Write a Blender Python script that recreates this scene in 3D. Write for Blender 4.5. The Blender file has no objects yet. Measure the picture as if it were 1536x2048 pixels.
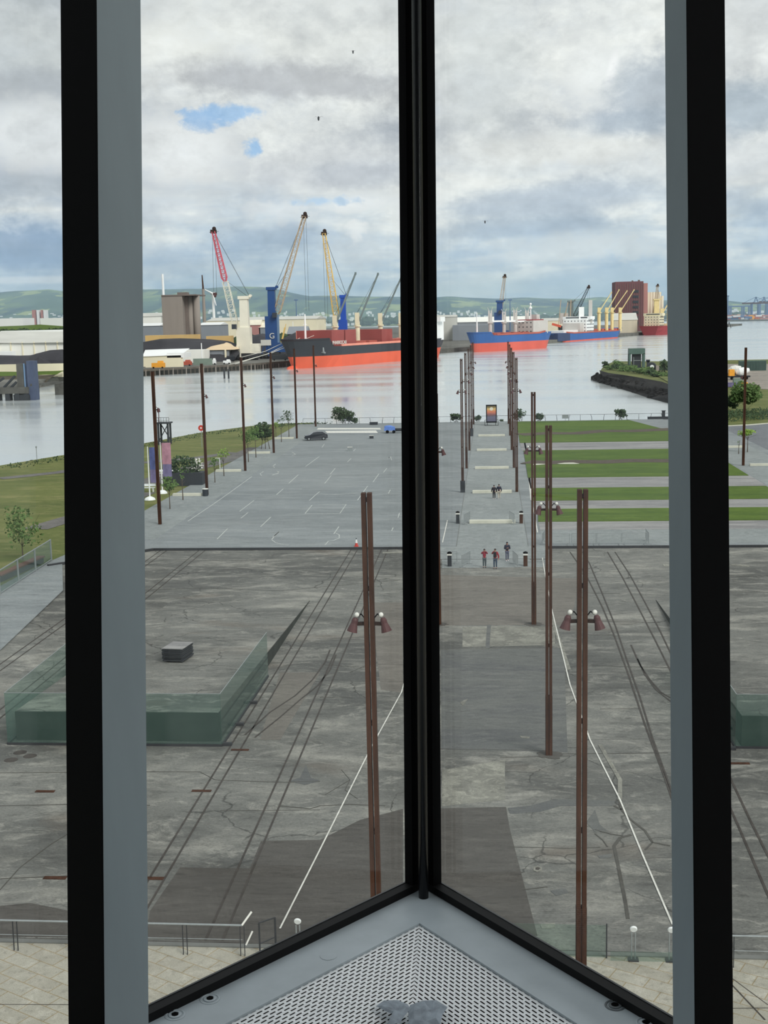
import bpy, bmesh, math, random
from mathutils import Vector, Matrix
random.seed(7)
HAZE = True
R = math.radians; PI = math.pi
V = Vector
COL = bpy.context.scene.collection
sc = bpy.context.scene

# ------------------------------------------------------------ camera
FPX = 2480.0; EYE = V((0, 0, 21.0))
_yaw = R(5.05); _roll = R(1.24)
_pitch = math.atan((1024 - 638.0) * math.cos(_roll) / FPX)
CF = V((-math.sin(_yaw) * math.cos(_pitch), math.cos(_yaw) * math.cos(_pitch), -math.sin(_pitch)))
_r = V((math.cos(_yaw), math.sin(_yaw), 0)); _u = _r.cross(CF)
CX = _r * math.cos(_roll) - _u * math.sin(_roll)
CU = _u * math.cos(_roll) + _r * math.sin(_roll)
cam = bpy.data.cameras.new('camera'); cam_o = bpy.data.objects.new('camera', cam); COL.objects.link(cam_o)
cam.sensor_fit = 'HORIZONTAL'; cam.sensor_width = 36.0; cam.lens = FPX / 1536 * 36.0
cam.clip_start = 0.05; cam.clip_end = 20000
m = Matrix.Identity(4)
for i in range(3):
    m[i][0] = CX[i]; m[i][1] = CU[i]; m[i][2] = -CF[i]; m[i][3] = EYE[i]
cam_o.matrix_world = m
sc.camera = cam_o
sc.cycles.volume_bounces = 1
sc.view_settings.view_transform = 'Standard'; sc.view_settings.look = 'None'
sc.view_settings.gamma = 1; sc.view_settings.exposure = 0.0; sc.view_settings.use_curve_mapping = False

def ray(px, py):
    return CF + CX * ((px - 768) / FPX) - CU * ((py - 1024) / FPX)
def G(px, py, z=0.0):
    d = ray(px, py); return EYE + d * ((z - EYE.z) / d.z)
def at(px, py, Y):
    d = ray(px, py); return EYE + d * (Y / d.y)

# ------------------------------------------------------------ sky and sun
def nd(nt, t, **kw):
    n = nt.nodes.new(t)
    for k, v in kw.items():
        if k.startswith('i_'):
            k2 = k[2:]; k2 = int(k2) if k2.isdigit() else k2
            n.inputs[k2].default_value = v
        else: setattr(n, k, v)
    return n
def s2l(c):
    c = c / 255.0
    return c / 12.92 if c <= 0.04045 else ((c + 0.055) / 1.055) ** 2.4
def RGB(r, g, b, k=1.0): return (s2l(r) * k, s2l(g) * k, s2l(b) * k, 1)

w = bpy.data.worlds.new('World'); sc.world = w; w.use_nodes = True
nt = w.node_tree; nt.nodes.clear(); L = nt.links.new
out = nd(nt, 'ShaderNodeOutputWorld'); bg = nd(nt, 'ShaderNodeBackground'); L(bg.outputs[0], out.inputs[0])
bg.inputs[1].default_value = 1.0
tc = nd(nt, 'ShaderNodeTexCoord'); DIR = tc.outputs['Generated']
def M(op, a, b=None, clamp=False):
    n = nd(nt, 'ShaderNodeMath', operation=op, use_clamp=clamp)
    for i, x in enumerate((a, b)):
        if x is None: continue
        if hasattr(x, 'links') or hasattr(x, 'is_linked'): L(x, n.inputs[i])
        else: n.inputs[i].default_value = x
    return n.outputs[0]
def mixc(f, a, b):
    n = nd(nt, 'ShaderNodeMix', data_type='RGBA'); n.clamp_factor = True
    for i, x in ((0, f), (6, a), (7, b)):
        if hasattr(x, 'is_linked'): L(x, n.inputs[i])
        else: n.inputs[i].default_value = x
    return n.outputs[2]
sep = nd(nt, 'ShaderNodeSeparateXYZ'); L(DIR, sep.inputs[0])
def cloud_noise(sc3, scale, detail, rough, dist, off=(0, 0, 0)):
    mp = nd(nt, 'ShaderNodeMapping'); L(DIR, mp.inputs[0]); mp.inputs['Scale'].default_value = sc3; mp.inputs['Location'].default_value = off
    n = nd(nt, 'ShaderNodeTexNoise', i_Scale=scale, i_Detail=detail, i_Roughness=rough, i_Distortion=dist); L(mp.outputs[0], n.inputs['Vector'])
    return n.outputs[0]
nA = cloud_noise((1, 1, 2.0), 7.0, 9, 0.56, 0.25, (3.1, 0, 0))      # billows
nB = cloud_noise((1, 1, 3.4), 3.2, 4, 0.5, 0.2, (0.3, 1.7, 0.2))    # broad banks
nC = cloud_noise((1, 1, 1.4), 22.0, 8, 0.6, 0.1, (1, 5, 2))         # edges
nD = cloud_noise((1, 1, 1.5), 62.0, 7, 0.62, 0.2, (2, 3, 1))     # fine wisps
nE = cloud_noise((1, 1, 5.0), 9.0, 6, 0.55, 0.3, (4, 2, 2))         # stretched low cloud
def blob(px, py, rx, ry, edge=0.5, tilt=0.0):
    d = ray(px, py).normalized()
    h = V((d.y, -d.x, 0)).normalized(); v = h.cross(d)
    h2 = h * math.cos(tilt) + v * math.sin(tilt); v2 = v * math.cos(tilt) - h * math.sin(tilt)
    res = []
    for ax, r in ((h2, rx / FPX), (v2, ry / FPX)):
        n = nd(nt, 'ShaderNodeVectorMath', operation='DOT_PRODUCT'); L(DIR, n.inputs[0]); n.inputs[1].default_value = ax / r
        res.append(M('SUBTRACT', n.outputs['Value'], d.dot(ax) / r))
    q = M('ADD', M('MULTIPLY', res[0], res[0]), M('MULTIPLY', res[1], res[1]))
    q = M('SQRT', q)
    q = M('ADD', q, M('MULTIPLY', M('SUBTRACT', nC, 0.5), edge * 3.0))
    q = M('ADD', q, M('MULTIPLY', M('SUBTRACT', nA, 0.5), edge * 2.5))
    q = M('ADD', q, M('MULTIPLY', M('SUBTRACT', nD, 0.5), edge * 3.2))
    q = M('SUBTRACT', 1.15, q)
    n = nd(nt, 'ShaderNodeMapRange', interpolation_type='SMOOTHSTEP'); L(q, n.inputs[0]); n.inputs[1].default_value = 0; n.inputs[2].default_value = 0.75
    return n.outputs[0]
def ramp(f, stops):
    n = nd(nt, 'ShaderNodeValToRGB'); L(f, n.inputs[0]); cr = n.color_ramp
    cr.elements[0].position = stops[0][0]; cr.elements[0].color = stops[0][1]
    cr.elements[1].position = stops[-1][0]; cr.elements[1].color = stops[-1][1]
    for p, c in stops[1:-1]:
        e = cr.elements.new(p); e.color = c
    return n.outputs[0]
# general cloud cover
bil = M('ABSOLUTE', M('SUBTRACT', nC, 0.5))
g0 = M('ADD', M('ADD', M('MULTIPLY', nA, 0.62), M('MULTIPLY', nB, 0.38)), M('MULTIPLY', M('SUBTRACT', 0.09, bil), 0.42))
g0 = M('ADD', g0, M('MULTIPLY', M('SUBTRACT', nD, 0.5), 0.12))
cover = ramp(g0, [(0.34, RGB(168, 178, 190)), (0.44, RGB(196, 203, 209)), (0.52, RGB(217, 222, 223)), (0.60, RGB(232, 236, 234)), (0.68, RGB(243, 246, 242))])
# low sky: bluer and layered
low = ramp(M('ADD', M('MULTIPLY', nE, 0.7), M('MULTIPLY', nC, 0.3)), [(0.40, RGB(158, 183, 208)), (0.475, RGB(188, 206, 221)), (0.53, RGB(210, 221, 227)), (0.585, RGB(236, 241, 239))])
mr = nd(nt, 'ShaderNodeMapRange', interpolation_type='SMOOTHSTEP'); L(sep.outputs[2], mr.inputs[0]); mr.inputs[1].default_value = 0.03; mr.inputs[2].default_value = 0.14
c = mixc(mr.outputs[0], low, cover)
def put(c, px, py, rx, ry, col, k, edge=0.35, tilt=0.0):
    return mixc(M('MULTIPLY', blob(px, py, rx, ry, edge, tilt), k), c, RGB(*col))
for a in [
    (560, 40, 330, 90, (240, 243, 238), 0.55, 0.3),
    (330, 110, 110, 60, (240, 243, 238), 0.7, 0.3),
    (600, 165, 330, 42, (186, 190, 194), 0.85, 0.25, R(-4)),
    (40, 90, 150, 110, (196, 203, 204), 0.7, 0.2),
    (60, 175, 140, 40, (176, 183, 189), 0.75, 0.2),
    (90, 270, 150, 70, (232, 237, 238), 0.8, 0.3),
    (60, 372, 150, 22, (183, 194, 203), 0.7, 0.2),
    (60, 500, 190, 60, (146, 172, 201), 0.85, 0.25),
    (60, 560, 200, 9, (224, 231, 236), 0.7, 0.1),
    (300, 520, 160, 45, (176, 194, 212), 0.6, 0.25),
    (360, 300, 140, 75, (236, 240, 240), 0.85, 0.35),
    (620, 330, 180, 60, (212, 217, 221), 0.6, 0.3),
    (720, 350, 120, 28, (186, 194, 203), 0.55, 0.25),
    (700, 408, 110, 20, (238, 242, 242), 0.8, 0.8), (560, 420, 70, 26, (232, 237, 239), 0.6, 0.8), (340, 420, 90, 30, (224, 230, 234), 0.5, 0.7), (1180, 500, 110, 22, (236, 241, 240), 0.6, 0.9), (1010, 515, 90, 14, (228, 235, 238), 0.5, 0.8),
    (710, 500, 90, 40, (214, 221, 224), 0.6, 0.3),
    (715, 465, 24, 30, (245, 248, 247), 0.75, 1.1),
    (470, 228, 92, 21, (172, 204, 236), 1.0, 0.75),
    (405, 236, 40, 24, (160, 196, 233), 0.8, 0.8),
    (512, 300, 24, 26, (168, 203, 237), 1.0, 0.9),
    (650, 403, 70, 12, (184, 211, 235), 0.85, 0.9),
    (640, 560, 150, 14, (190, 208, 224), 0.5, 0.2),
    (960, 120, 110, 150, (216, 222, 222), 0.7, 0.25),
    (1180, 140, 70, 80, (238, 242, 241), 0.75, 0.4),
    (1225, 135, 14, 45, (247, 249, 249), 0.7, 0.3, R(-15)),
    (1290, 190, 90, 90, (184, 195, 205), 0.85, 0.3),
    (1260, 245, 130, 34, (172, 186, 199), 0.75, 0.25),
    (1490, 220, 90, 60, (176, 191, 203), 0.8, 0.25),
    (1490, 60, 90, 80, (214, 219, 221), 0.6, 0.25),
    (1130, 300, 210, 34, (232, 235, 232), 0.7, 0.35),
    (1090, 400, 250, 42, (186, 199, 212), 0.75, 0.25, R(4)),
    (1020, 455, 220, 22, (172, 189, 206), 0.65, 0.2, R(3)),
    (1460, 330, 120, 40, (224, 229, 231), 0.6, 0.3),
    (1150, 492, 220, 30, (222, 229, 231), 0.6, 0.35),
    (960, 575, 150, 26, (222, 230, 228), 0.65, 0.3, R(6)),
    (1200, 560, 180, 30, (184, 204, 222), 0.7, 0.2),
    (1480, 560, 120, 40, (192, 208, 222), 0.7, 0.2)]:
    c = put(c, *a)
dt = M('ADD', M('MULTIPLY', M('SUBTRACT', nC, 0.5), 0.50), M('MULTIPLY', M('SUBTRACT', nD, 0.5), 0.34))
vm = nd(nt, 'ShaderNodeVectorMath', operation='SCALE'); L(c, vm.inputs[0]); L(M('ADD', dt, 1.0), vm.inputs['Scale'])
L(vm.outputs[0], bg.inputs[0])
sun = bpy.data.lights.new('sun', 'SUN'); sun.energy = 2.3; sun.angle = R(26); sun.color = (1.0, 0.97, 0.93)
so = bpy.data.objects.new('sun', sun); COL.objects.link(so)
so.rotation_euler = V((-0.55, 0.60, -0.70)).to_track_quat('-Z', 'Y').to_euler()

# ------------------------------------------------------------ materials
MATS = {}
def mat(name, col, rough=0.7, metal=0.0, var=0.12, scale=3.0, spec=0.3, bump=0.0, stretch=None):
    if name in MATS: return MATS[name]
    m = bpy.data.materials.new(name); m.use_nodes = True; nt = m.node_tree; b = nt.nodes['Principled BSDF']
    b.inputs['Roughness'].default_value = rough; b.inputs['Metallic'].default_value = metal
    b.inputs['Specular IOR Level'].default_value = spec
    lc = RGB(*col)
    if var > 0:
        t = nd(nt, 'ShaderNodeTexCoord'); n = nd(nt, 'ShaderNodeTexNoise', i_Scale=scale, i_Detail=5, i_Roughness=0.6)
        mp = nd(nt, 'ShaderNodeMapping'); nt.links.new(t.outputs['Object'], mp.inputs[0]); nt.links.new(mp.outputs[0], n.inputs['Vector'])
        if stretch: mp.inputs['Scale'].default_value = stretch
        cr = nd(nt, 'ShaderNodeValToRGB'); nt.links.new(n.outputs[0], cr.inputs[0])
        cr.color_ramp.elements[0].position = 0.3; cr.color_ramp.elements[1].position = 0.7
        cr.color_ramp.elements[0].color = (lc[0] * (1 - var), lc[1] * (1 - var), lc[2] * (1 - var), 1)
        cr.color_ramp.elements[1].color = (min(1, lc[0] * (1 + var)), min(1, lc[1] * (1 + var)), min(1, lc[2] * (1 + var)), 1)
        nt.links.new(cr.outputs[0], b.inputs['Base Color'])
        if bump:
            bp = nd(nt, 'ShaderNodeBump', i_Strength=bump, i_Distance=0.02); nt.links.new(n.outputs[0], bp.inputs['Height']); nt.links.new(bp.outputs[0], b.inputs['Normal'])
    else: b.inputs['Base Color'].default_value = lc
    MATS[name] = m; return m

def ground_mat(name, base, dark, light, crack=0.0, big=0.06, streak=(1, 1, 1), fine=1.2, grid=None, gridcol=None, rust=None):
    m = bpy.data.materials.new(name); m.use_nodes = True; nt = m.node_tree; b = nt.nodes['Principled BSDF']; l = nt.links.new
    b.inputs['Roughness'].default_value = 0.9; b.inputs['Specular IOR Level'].default_value = 0.15
    t = nd(nt, 'ShaderNodeTexCoord'); mp = nd(nt, 'ShaderNodeMapping'); l(t.outputs['Object'], mp.inputs[0]); mp.inputs['Scale'].default_value = streak
    def noise(s, d=6, r=0.6, di=0.0, src=None):
        n = nd(nt, 'ShaderNodeTexNoise', i_Scale=s, i_Detail=d, i_Roughness=r, i_Distortion=di); l((src or mp).outputs[0], n.inputs['Vector']); return n.outputs[0]
    def mx(f, a, b_, blend='MIX'):
        n = nd(nt, 'ShaderNodeMix', data_type='RGBA', blend_type=blend)
        for i, x in ((0, f), (6, a), (7, b_)):
            if hasattr(x, 'is_linked'): l(x, n.inputs[i])
            else: n.inputs[i].default_value = x
        return n.outputs[2]
    def rng(f, a, b_, c0=0.0, c1=1.0):
        n = nd(nt, 'ShaderNodeMapRange', interpolation_type='SMOOTHSTEP'); l(f, n.inputs[0])
        for i, x in enumerate((a, b_, c0, c1)): n.inputs[i + 1].default_value = x
        return n.outputs[0]
    c = mx(rng(noise(big, 5, 0.55, 0.4), 0.38, 0.62), RGB(*dark), RGB(*base))
    c = mx(rng(noise(big * 4.3, 6, 0.62, 0.5), 0.47, 0.75, 0, 0.8), c, RGB(*light))
    c = mx(rng(noise(big * 9, 6, 0.7, 0.3), 0.52, 0.68, 0, 0.45), c, RGB(*dark))
    c = mx(rng(noise(fine * 4, 6, 0.75), 0.55, 0.8, 0, 0.55), c, RGB(*[min(255, v * 1.25) for v in light]))
    c = mx(rng(noise(fine, 8, 0.75), 0.5, 0.7, 0, 0.6), c, RGB(*[v * 0.70 for v in dark]))
    c = mx(rng(noise(fine * 0.35, 8, 0.8, 0.8), 0.50, 0.66, 0, 0.5), c, RGB(*[min(255, v * 1.08) for v in light]))
    c = mx(rng(noise(fine * 9, 5, 0.8), 0.48, 0.62, 0, 0.42), c, RGB(*[v * 0.6 for v in dark]))
    if rust: c = mx(rng(noise(0.11, 4, 0.5), 0.6, 0.75, 0, 0.5), c, RGB(*rust))
    if crack > 0:
        wv = nd(nt, 'ShaderNodeTexNoise', i_Scale=0.5, i_Detail=5); l(t.outputs['Object'], wv.inputs['Vector'])
        ad = nd(nt, 'ShaderNodeVectorMath', operation='MULTIPLY_ADD'); l(wv.outputs['Color'], ad.inputs[0]); ad.inputs[1].default_value = (2.2, 2.2, 0); l(t.outputs['Object'], ad.inputs[2])
        vo = nd(nt, 'ShaderNodeTexVoronoi', feature='DISTANCE_TO_EDGE', i_Scale=0.14); l(ad.outputs[0], vo.inputs['Vector'])
        f = nd(nt, 'ShaderNodeMath', operation='MULTIPLY'); l(rng(vo.outputs[0], 0.002, 0.008, crack, 0.0), f.inputs[0]); l(rng(noise(0.09, 2), 0.47, 0.56), f.inputs[1])
        c = mx(f.outputs[0], c, RGB(*[v * 0.5 for v in dark]))
    if grid:
        br = nd(nt, 'ShaderNodeTexBrick', i_Scale=1.0); mg = nd(nt, 'ShaderNodeMapping'); l(t.outputs['Object'], mg.inputs[0])
        mg.inputs['Rotation'].default_value = (0, 0, grid[3]); l(mg.outputs[0], br.inputs['Vector'])
        br.offset = grid[4] if len(grid) > 4 else 0.0
        br.inputs['Brick Width'].default_value = grid[0]; br.inputs['Row Height'].default_value = grid[1]; br.inputs['Mortar Size'].default_value = grid[2]
        br.inputs['Color1'].default_value = (1, 1, 1, 1); br.inputs['Color2'].default_value = (0.86, 0.85, 0.84, 1); br.inputs['Mortar'].default_value = RGB(*gridcol)
        c = mx(1.0, c, br.outputs['Color'], 'MULTIPLY')
    l(c, b.inputs['Base Color'])
    bp = nd(nt, 'ShaderNodeBump', i_Strength=0.25, i_Distance=0.03); l(noise(fine * 2, 6, 0.7), bp.inputs['Height']); l(bp.outputs[0], b.inputs['Normal'])
    MATS[name] = m; return m

# ------------------------------------------------------------ mesh builder
def wloc(o):
    v = V((0, 0, 0))
    while o: v += o.location; o = o.parent
    return v
class MB:
    def __init__(s): s.v = []; s.f = []
    def add(s, vs, fs):
        k = len(s.v); s.v += [V(v) for v in vs]; s.f += [[i + k for i in f] for f in fs]; return s
    def box(s, c, d, rz=0.0, rx=0.0, ry=0.0, taper=1.0):
        mm = Matrix.Rotation(rz, 3, 'Z') @ Matrix.Rotation(ry, 3, 'Y') @ Matrix.Rotation(rx, 3, 'X'); vs = []
        for z in (-1, 1):
            t = taper if z > 0 else 1
            for x, y in ((-1, -1), (1, -1), (1, 1), (-1, 1)):
                vs.append(V(c) + mm @ V((x * d[0] / 2 * t, y * d[1] / 2 * t, z * d[2] / 2)))
        return s.add(vs, [(0, 3, 2, 1), (4, 5, 6, 7), (0, 1, 5, 4), (1, 2, 6, 5), (2, 3, 7, 6), (3, 0, 4, 7)])
    def bb(s, x0, x1, y0, y1, z0, z1): return s.box(((x0 + x1) / 2, (y0 + y1) / 2, (z0 + z1) / 2), (abs(x1 - x0), abs(y1 - y0), abs(z1 - z0)))
    def bar(s, p, q, w, h=None, up=(0, 0, 1)):
        p = V(p); q = V(q); h = h or w; d = (q - p)
        if d.length < 1e-6: return s
        d.normalize(); a = d.cross(V(up))
        if a.length < 1e-3: a = d.cross(V((0, 1, 0)))
        a.normalize(); b = a.cross(d); vs = []
        for e in (p, q):
            for x, y in ((-1, -1), (1, -1), (1, 1), (-1, 1)): vs.append(e + a * x * w / 2 + b * y * h / 2)
        return s.add(vs, [(0, 3, 2, 1), (4, 5, 6, 7), (0, 1, 5, 4), (1, 2, 6, 5), (2, 3, 7, 6), (3, 0, 4, 7)])
    def tube(s, p, q, r, r2=None, n=8):
        p = V(p); q = V(q); r2 = r if r2 is None else r2; d = (q - p).normalized(); a = d.orthogonal().normalized(); b = d.cross(a); vs = []
        for e, rr in ((p, r), (q, r2)):
            for i in range(n): t = 2 * PI * i / n; vs.append(e + (a * math.cos(t) + b * math.sin(t)) * rr)
        fs = [(i, (i + 1) % n, n + (i + 1) % n, n + i) for i in range(n)] + [tuple(range(n))[::-1], tuple(range(n, 2 * n))]
        return s.add(vs, fs)
    def path(s, pts, r, n=6):
        for i in range(len(pts) - 1): s.tube(pts[i], pts[i + 1], r, n=n)
        return s
    def lathe(s, c, prof, n=16, ax=None):
        c = V(c); a = (V(ax).normalized() if ax else V((0, 0, 1))); e = a.orthogonal().normalized(); g = a.cross(e); vs = []
        for r, z in prof:
            for i in range(n): t = 2 * PI * i / n; vs.append(c + a * z + (e * math.cos(t) + g * math.sin(t)) * r)
        fs = []
        for k in range(len(prof) - 1):
            for i in range(n): j = (i + 1) % n; fs.append((k * n + i, k * n + j, (k + 1) * n + j, (k + 1) * n + i))
        fs += [tuple(range(n))[::-1], tuple(range((len(prof) - 1) * n, len(prof) * n))]
        return s.add(vs, fs)
    def ball(s, c, r, n=8, sq=(1, 1, 1), jit=0.0):
        vs = []; c = V(c); m_ = n // 2 + 1
        for k in range(m_ + 1):
            ph = PI * k / m_
            for i in range(n):
                t = 2 * PI * i / n; q = 1 + random.uniform(-jit, jit)
                vs.append(c + V((math.sin(ph) * math.cos(t) * sq[0], math.sin(ph) * math.sin(t) * sq[1], math.cos(ph) * sq[2])) * r * q)
        fs = []
        for k in range(m_):
            for i in range(n): j = (i + 1) % n; fs.append((k * n + i, (k + 1) * n + i, (k + 1) * n + j, k * n + j))
        return s.add(vs, fs)
    def prism(s, poly, z0, z1):
        n = len(poly); vs = [(p[0], p[1], z0) for p in poly] + [(p[0], p[1], z1) for p in poly]
        ar = sum(poly[i][0] * poly[(i + 1) % n][1] - poly[(i + 1) % n][0] * poly[i][1] for i in range(n))
        fs = [tuple(range(n))[::-1], tuple(range(n, 2 * n))] + [(i, (i + 1) % n, n + (i + 1) % n, n + i) for i in range(n)]
        if ar < 0: fs = [tuple(reversed(f)) for f in fs]
        return s.add(vs, fs)
    def strip(s, pts, w, z0, z1):
        pts = [V((p[0], p[1])) for p in pts]; n = len(pts); Lp = []; Rp = []
        for i in range(n):
            d = (pts[min(i + 1, n - 1)] - pts[max(i - 1, 0)]).normalized(); nn = V((-d.y, d.x)) * w / 2
            Lp.append(pts[i] + nn); Rp.append(pts[i] - nn)
        for i in range(n - 1): s.prism([Rp[i], Rp[i + 1], Lp[i + 1], Lp[i]], z0, z1)
        return s
    def leaves(s, c, rad, n, size, sq=(1, 1, 1), shell=0.5):
        c = V(c)
        for _ in range(n):
            while True:
                d = V((random.uniform(-1, 1), random.uniform(-1, 1), random.uniform(-1, 1)))
                if shell ** 3 < d.length ** 3 <= 1: break
            p = c + V((d.x * rad * sq[0], d.y * rad * sq[1], d.z * rad * sq[2]))
            a = V((random.gauss(0, 1), random.gauss(0, 1), random.gauss(0, 1))).normalized(); b = a.orthogonal().normalized(); q = size * random.uniform(0.6, 1.3)
            s.add([p - a * q, p - b * q * 0.6, p + a * q, p + b * q * 0.6], [(0, 1, 2, 3)])
        return s
    def build(s, name, material, parent=None, loc=None, smooth=False):
        off = wloc(parent) if parent else V((0, 0, 0))
        me = bpy.data.meshes.new(name); o = bpy.data.objects.new(name, me); COL.objects.link(o)
        if parent: o.parent = parent
        elif loc is not None: o.location = loc; off = V(loc)
        me.from_pydata([v - off for v in s.v], [], s.f); me.update()
        if isinstance(material, str): material = MATS[material]
        me.materials.append(material)
        if smooth:
            for p in me.polygons: p.use_smooth = True
        return o
def tag(o, label=None, cat=None, group=None, kind=None):
    if label: o['label'] = label
    if cat: o['category'] = cat
    if group: o['group'] = group
    if kind: o['kind'] = kind
    return o
def thing(name, label, cat, loc=(0, 0, 0), rz=0.0, group=None, kind=None):
    o = bpy.data.objects.new(name, None); COL.objects.link(o); o.location = loc; o.rotation_euler.z = rz; o.empty_display_size = 0.2
    return tag(o, label, cat, group, kind)
def struct(name, loc=(0, 0, 0)):
    o = bpy.data.objects.new(name, None); COL.objects.link(o); o.location = loc; o['kind'] = 'structure'; return o
def dup(o, loc=None, rz=None, label=None, group=None, parent=None, scale=None):
    c_ = o.copy(); COL.objects.link(c_); c_.parent = parent
    for ch in o.children: dup(ch, parent=c_)
    if loc is not None: c_.location = loc
    if rz is not None: c_.rotation_euler.z = rz
    if scale is not None: c_.scale = (scale,) * 3
    if label: c_['label'] = label
    if group: c_['group'] = group
    return c_
def text_mesh(txt, size, mtl, name, parent, pos, xdir, updir, thick=0.02):
    cu = bpy.data.curves.new(name, 'FONT'); cu.body = txt; cu.size = size; cu.extrude = thick; cu.align_x = 'CENTER'; cu.align_y = 'CENTER'
    to = bpy.data.objects.new(name, cu); COL.objects.link(to)
    dg = bpy.context.evaluated_depsgraph_get(); me = bpy.data.meshes.new_from_object(to.evaluated_get(dg)); bpy.data.objects.remove(to)
    o = bpy.data.objects.new(name, me); COL.objects.link(o); me.materials.clear(); me.materials.append(MATS[mtl] if isinstance(mtl, str) else mtl)
    x = V(xdir).normalized(); u = V(updir).normalized(); z = x.cross(u); off = wloc(parent) if parent else V((0, 0, 0))
    mm = Matrix((x, u, z)).transposed()
    for v in me.vertices: v.co = mm @ v.co + V(pos) - off
    if parent: o.parent = parent
    return o
def glass(name, tint, refl=0.06, rough=0.0, alpha=0.0, col=(120, 150, 140)):
    m = bpy.data.materials.new(name); m.use_nodes = True; nt = m.node_tree; nt.nodes.clear(); l = nt.links.new
    o = nd(nt, 'ShaderNodeOutputMaterial'); tr = nd(nt, 'ShaderNodeBsdfTransparent'); tr.inputs[0].default_value = tint
    gl = nd(nt, 'ShaderNodeBsdfGlossy', i_Roughness=rough); fr = nd(nt, 'ShaderNodeLayerWeight', i_Blend=0.5)
    pw = nd(nt, 'ShaderNodeMath', operation='POWER'); l(fr.outputs['Facing'], pw.inputs[0]); pw.inputs[1].default_value = 4.0
    mu = nd(nt, 'ShaderNodeMath', operation='MULTIPLY_ADD'); l(pw.outputs[0], mu.inputs[0]); mu.inputs[1].default_value = 0.6; mu.inputs[2].default_value = refl
    mx = nd(nt, 'ShaderNodeMixShader'); l(mu.outputs[0], mx.inputs[0]); l(tr.outputs[0], mx.inputs[1]); l(gl.outputs[0], mx.inputs[2])
    last = mx.outputs[0]
    if alpha > 0:
        df = nd(nt, 'ShaderNodeBsdfDiffuse'); df.inputs[0].default_value = RGB(*col); m2 = nd(nt, 'ShaderNodeMixShader'); m2.inputs[0].default_value = alpha
        l(last, m2.inputs[1]); l(df.outputs[0], m2.inputs[2]); last = m2.outputs[0]
    l(last, o.inputs[0]); MATS[name] = m; return m

mat('grey_paint', (168, 178, 184), 0.38, 0.0, 0.10, 9, 0.5)
mat('column_grey', (144, 156, 161), 0.45, 0.0, 0.06, 14, 0.4, stretch=(1, 1, 0.15))
mat('black_paint', (9, 9, 10), 0.8, 0, 0, spec=0.06)
mat('black_gloss', (22, 23, 26), 0.28, 0, 0, spec=0.5)
mat('black_rubber', (10, 10, 11), 0.6, 0, 0, spec=0.2)
mat('aluminium', (240, 244, 246), 0.4, 0.0, 0.04, 40)
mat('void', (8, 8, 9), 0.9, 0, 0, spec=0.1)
mat('steel_dark', (92, 98, 102), 0.4, 0.0, 0.2, 60)
mat('room_dark', (120, 120, 122), 0.9, 0, 0.1, 2)
mat('room_floor', (90, 90, 90), 0.7, 0, 0.1, 2)
mat('scrap_grey', (140, 150, 160), 0.6, 0, 0.3, 60)
glass('window_glass', (0.985, 0.99, 0.988, 1), 0.012)
glass('balustrade_glass', (0.87, 0.92, 0.90, 1), 0.02, alpha=0.10, col=(120, 150, 142))
glass('balustrade_clear', (0.88, 0.93, 0.91, 1), 0.03, alpha=0.08, col=(120, 140, 130))
mat('rust', (66, 43, 31), 0.9, 0.0, 0.45, 1.6, 0.2, stretch=(2, 2, 0.35))
mat('rust_dark', (50, 35, 29), 0.85, 0.1, 0.3, 1.4, 0.2)
mat('maroon_shade', (80, 52, 52), 0.6, 0, 0.15, 4)
mat('off_white', (216, 216, 208), 0.6, 0, 0.06, 3)
mat('white_line', (206, 206, 198), 0.9, 0, 0.2, 3)
mat('court_line', (176, 180, 176), 0.9, 0, 0.3, 2)
mat('groove', (66, 62, 58), 0.9, 0, 0.3, 2)
mat('crack_fill', (78, 77, 72), 0.95, 0, 0.2, 2)
mat('cream_stone', (196, 196, 180), 0.8, 0, 0.1, 1)
mat('galv', (150, 156, 156), 0.5, 0.4, 0.1, 5)
mat('dark_steel', (62, 64, 66), 0.6, 0.3, 0.1, 3)
mat('charcoal', (52, 56, 60), 0.7, 0, 0.15, 3)
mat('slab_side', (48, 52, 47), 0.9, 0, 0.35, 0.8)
mat('soil', (84, 76, 66), 1.0, 0, 0.3, 1.5)
mat('kerb', (112, 114, 110), 0.9, 0, 0.2, 0.6)
mat('leaf', (84, 108, 60), 0.9, 0, 0.35, 0.7)
mat('leaf_dark', (58, 76, 50), 0.9, 0, 0.35, 0.5)
mat('leaf_bright', (120, 148, 66), 0.9, 0, 0.25, 1)
mat('bark', (84, 76, 66), 0.9, 0, 0.2, 6)
mat('white_paint', (226, 230, 228), 0.5, 0, 0.05, 1)
mat('cream_paint', (222, 216, 196), 0.6, 0, 0.1, 0.2)
mat('red_paint', (190, 60, 50), 0.6, 0, 0.1, 1)
# ============================================================ STRUCTURE: the leaning window bay
LEAN = 0.157
ZS = 20.0                                     # sill level
C0 = V((-0.127, 2.092)); uL = V((-0.643, -0.766)); nL = V((0.766, -0.643)); uR = V((0.643, -0.766)); nR = V((-0.766, -0.643))
def wp(u, n, a, d, z):                        # a along the wall, d into the room, height z
    p = C0 + u * a + n * d
    return V((p.x, p.y + LEAN * (z - ZS), z))
def wbox(mb, u, n, a0, a1, d0, d1, z0, z1):
    vs = [wp(u, n, a, d, z) for z in (z0, z1) for a, d in ((a0, d0), (a1, d0), (a1, d1), (a0, d1))]
    f = [(0, 3, 2, 1), (4, 5, 6, 7), (0, 1, 5, 4), (1, 2, 6, 5), (2, 3, 7, 6), (3, 0, 4, 7)]
    if u is uL: f = [tuple(reversed(q)) for q in f]
    return mb.add(vs, f)
ZT = 26.5; WL = 3.1
k = 0
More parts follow.
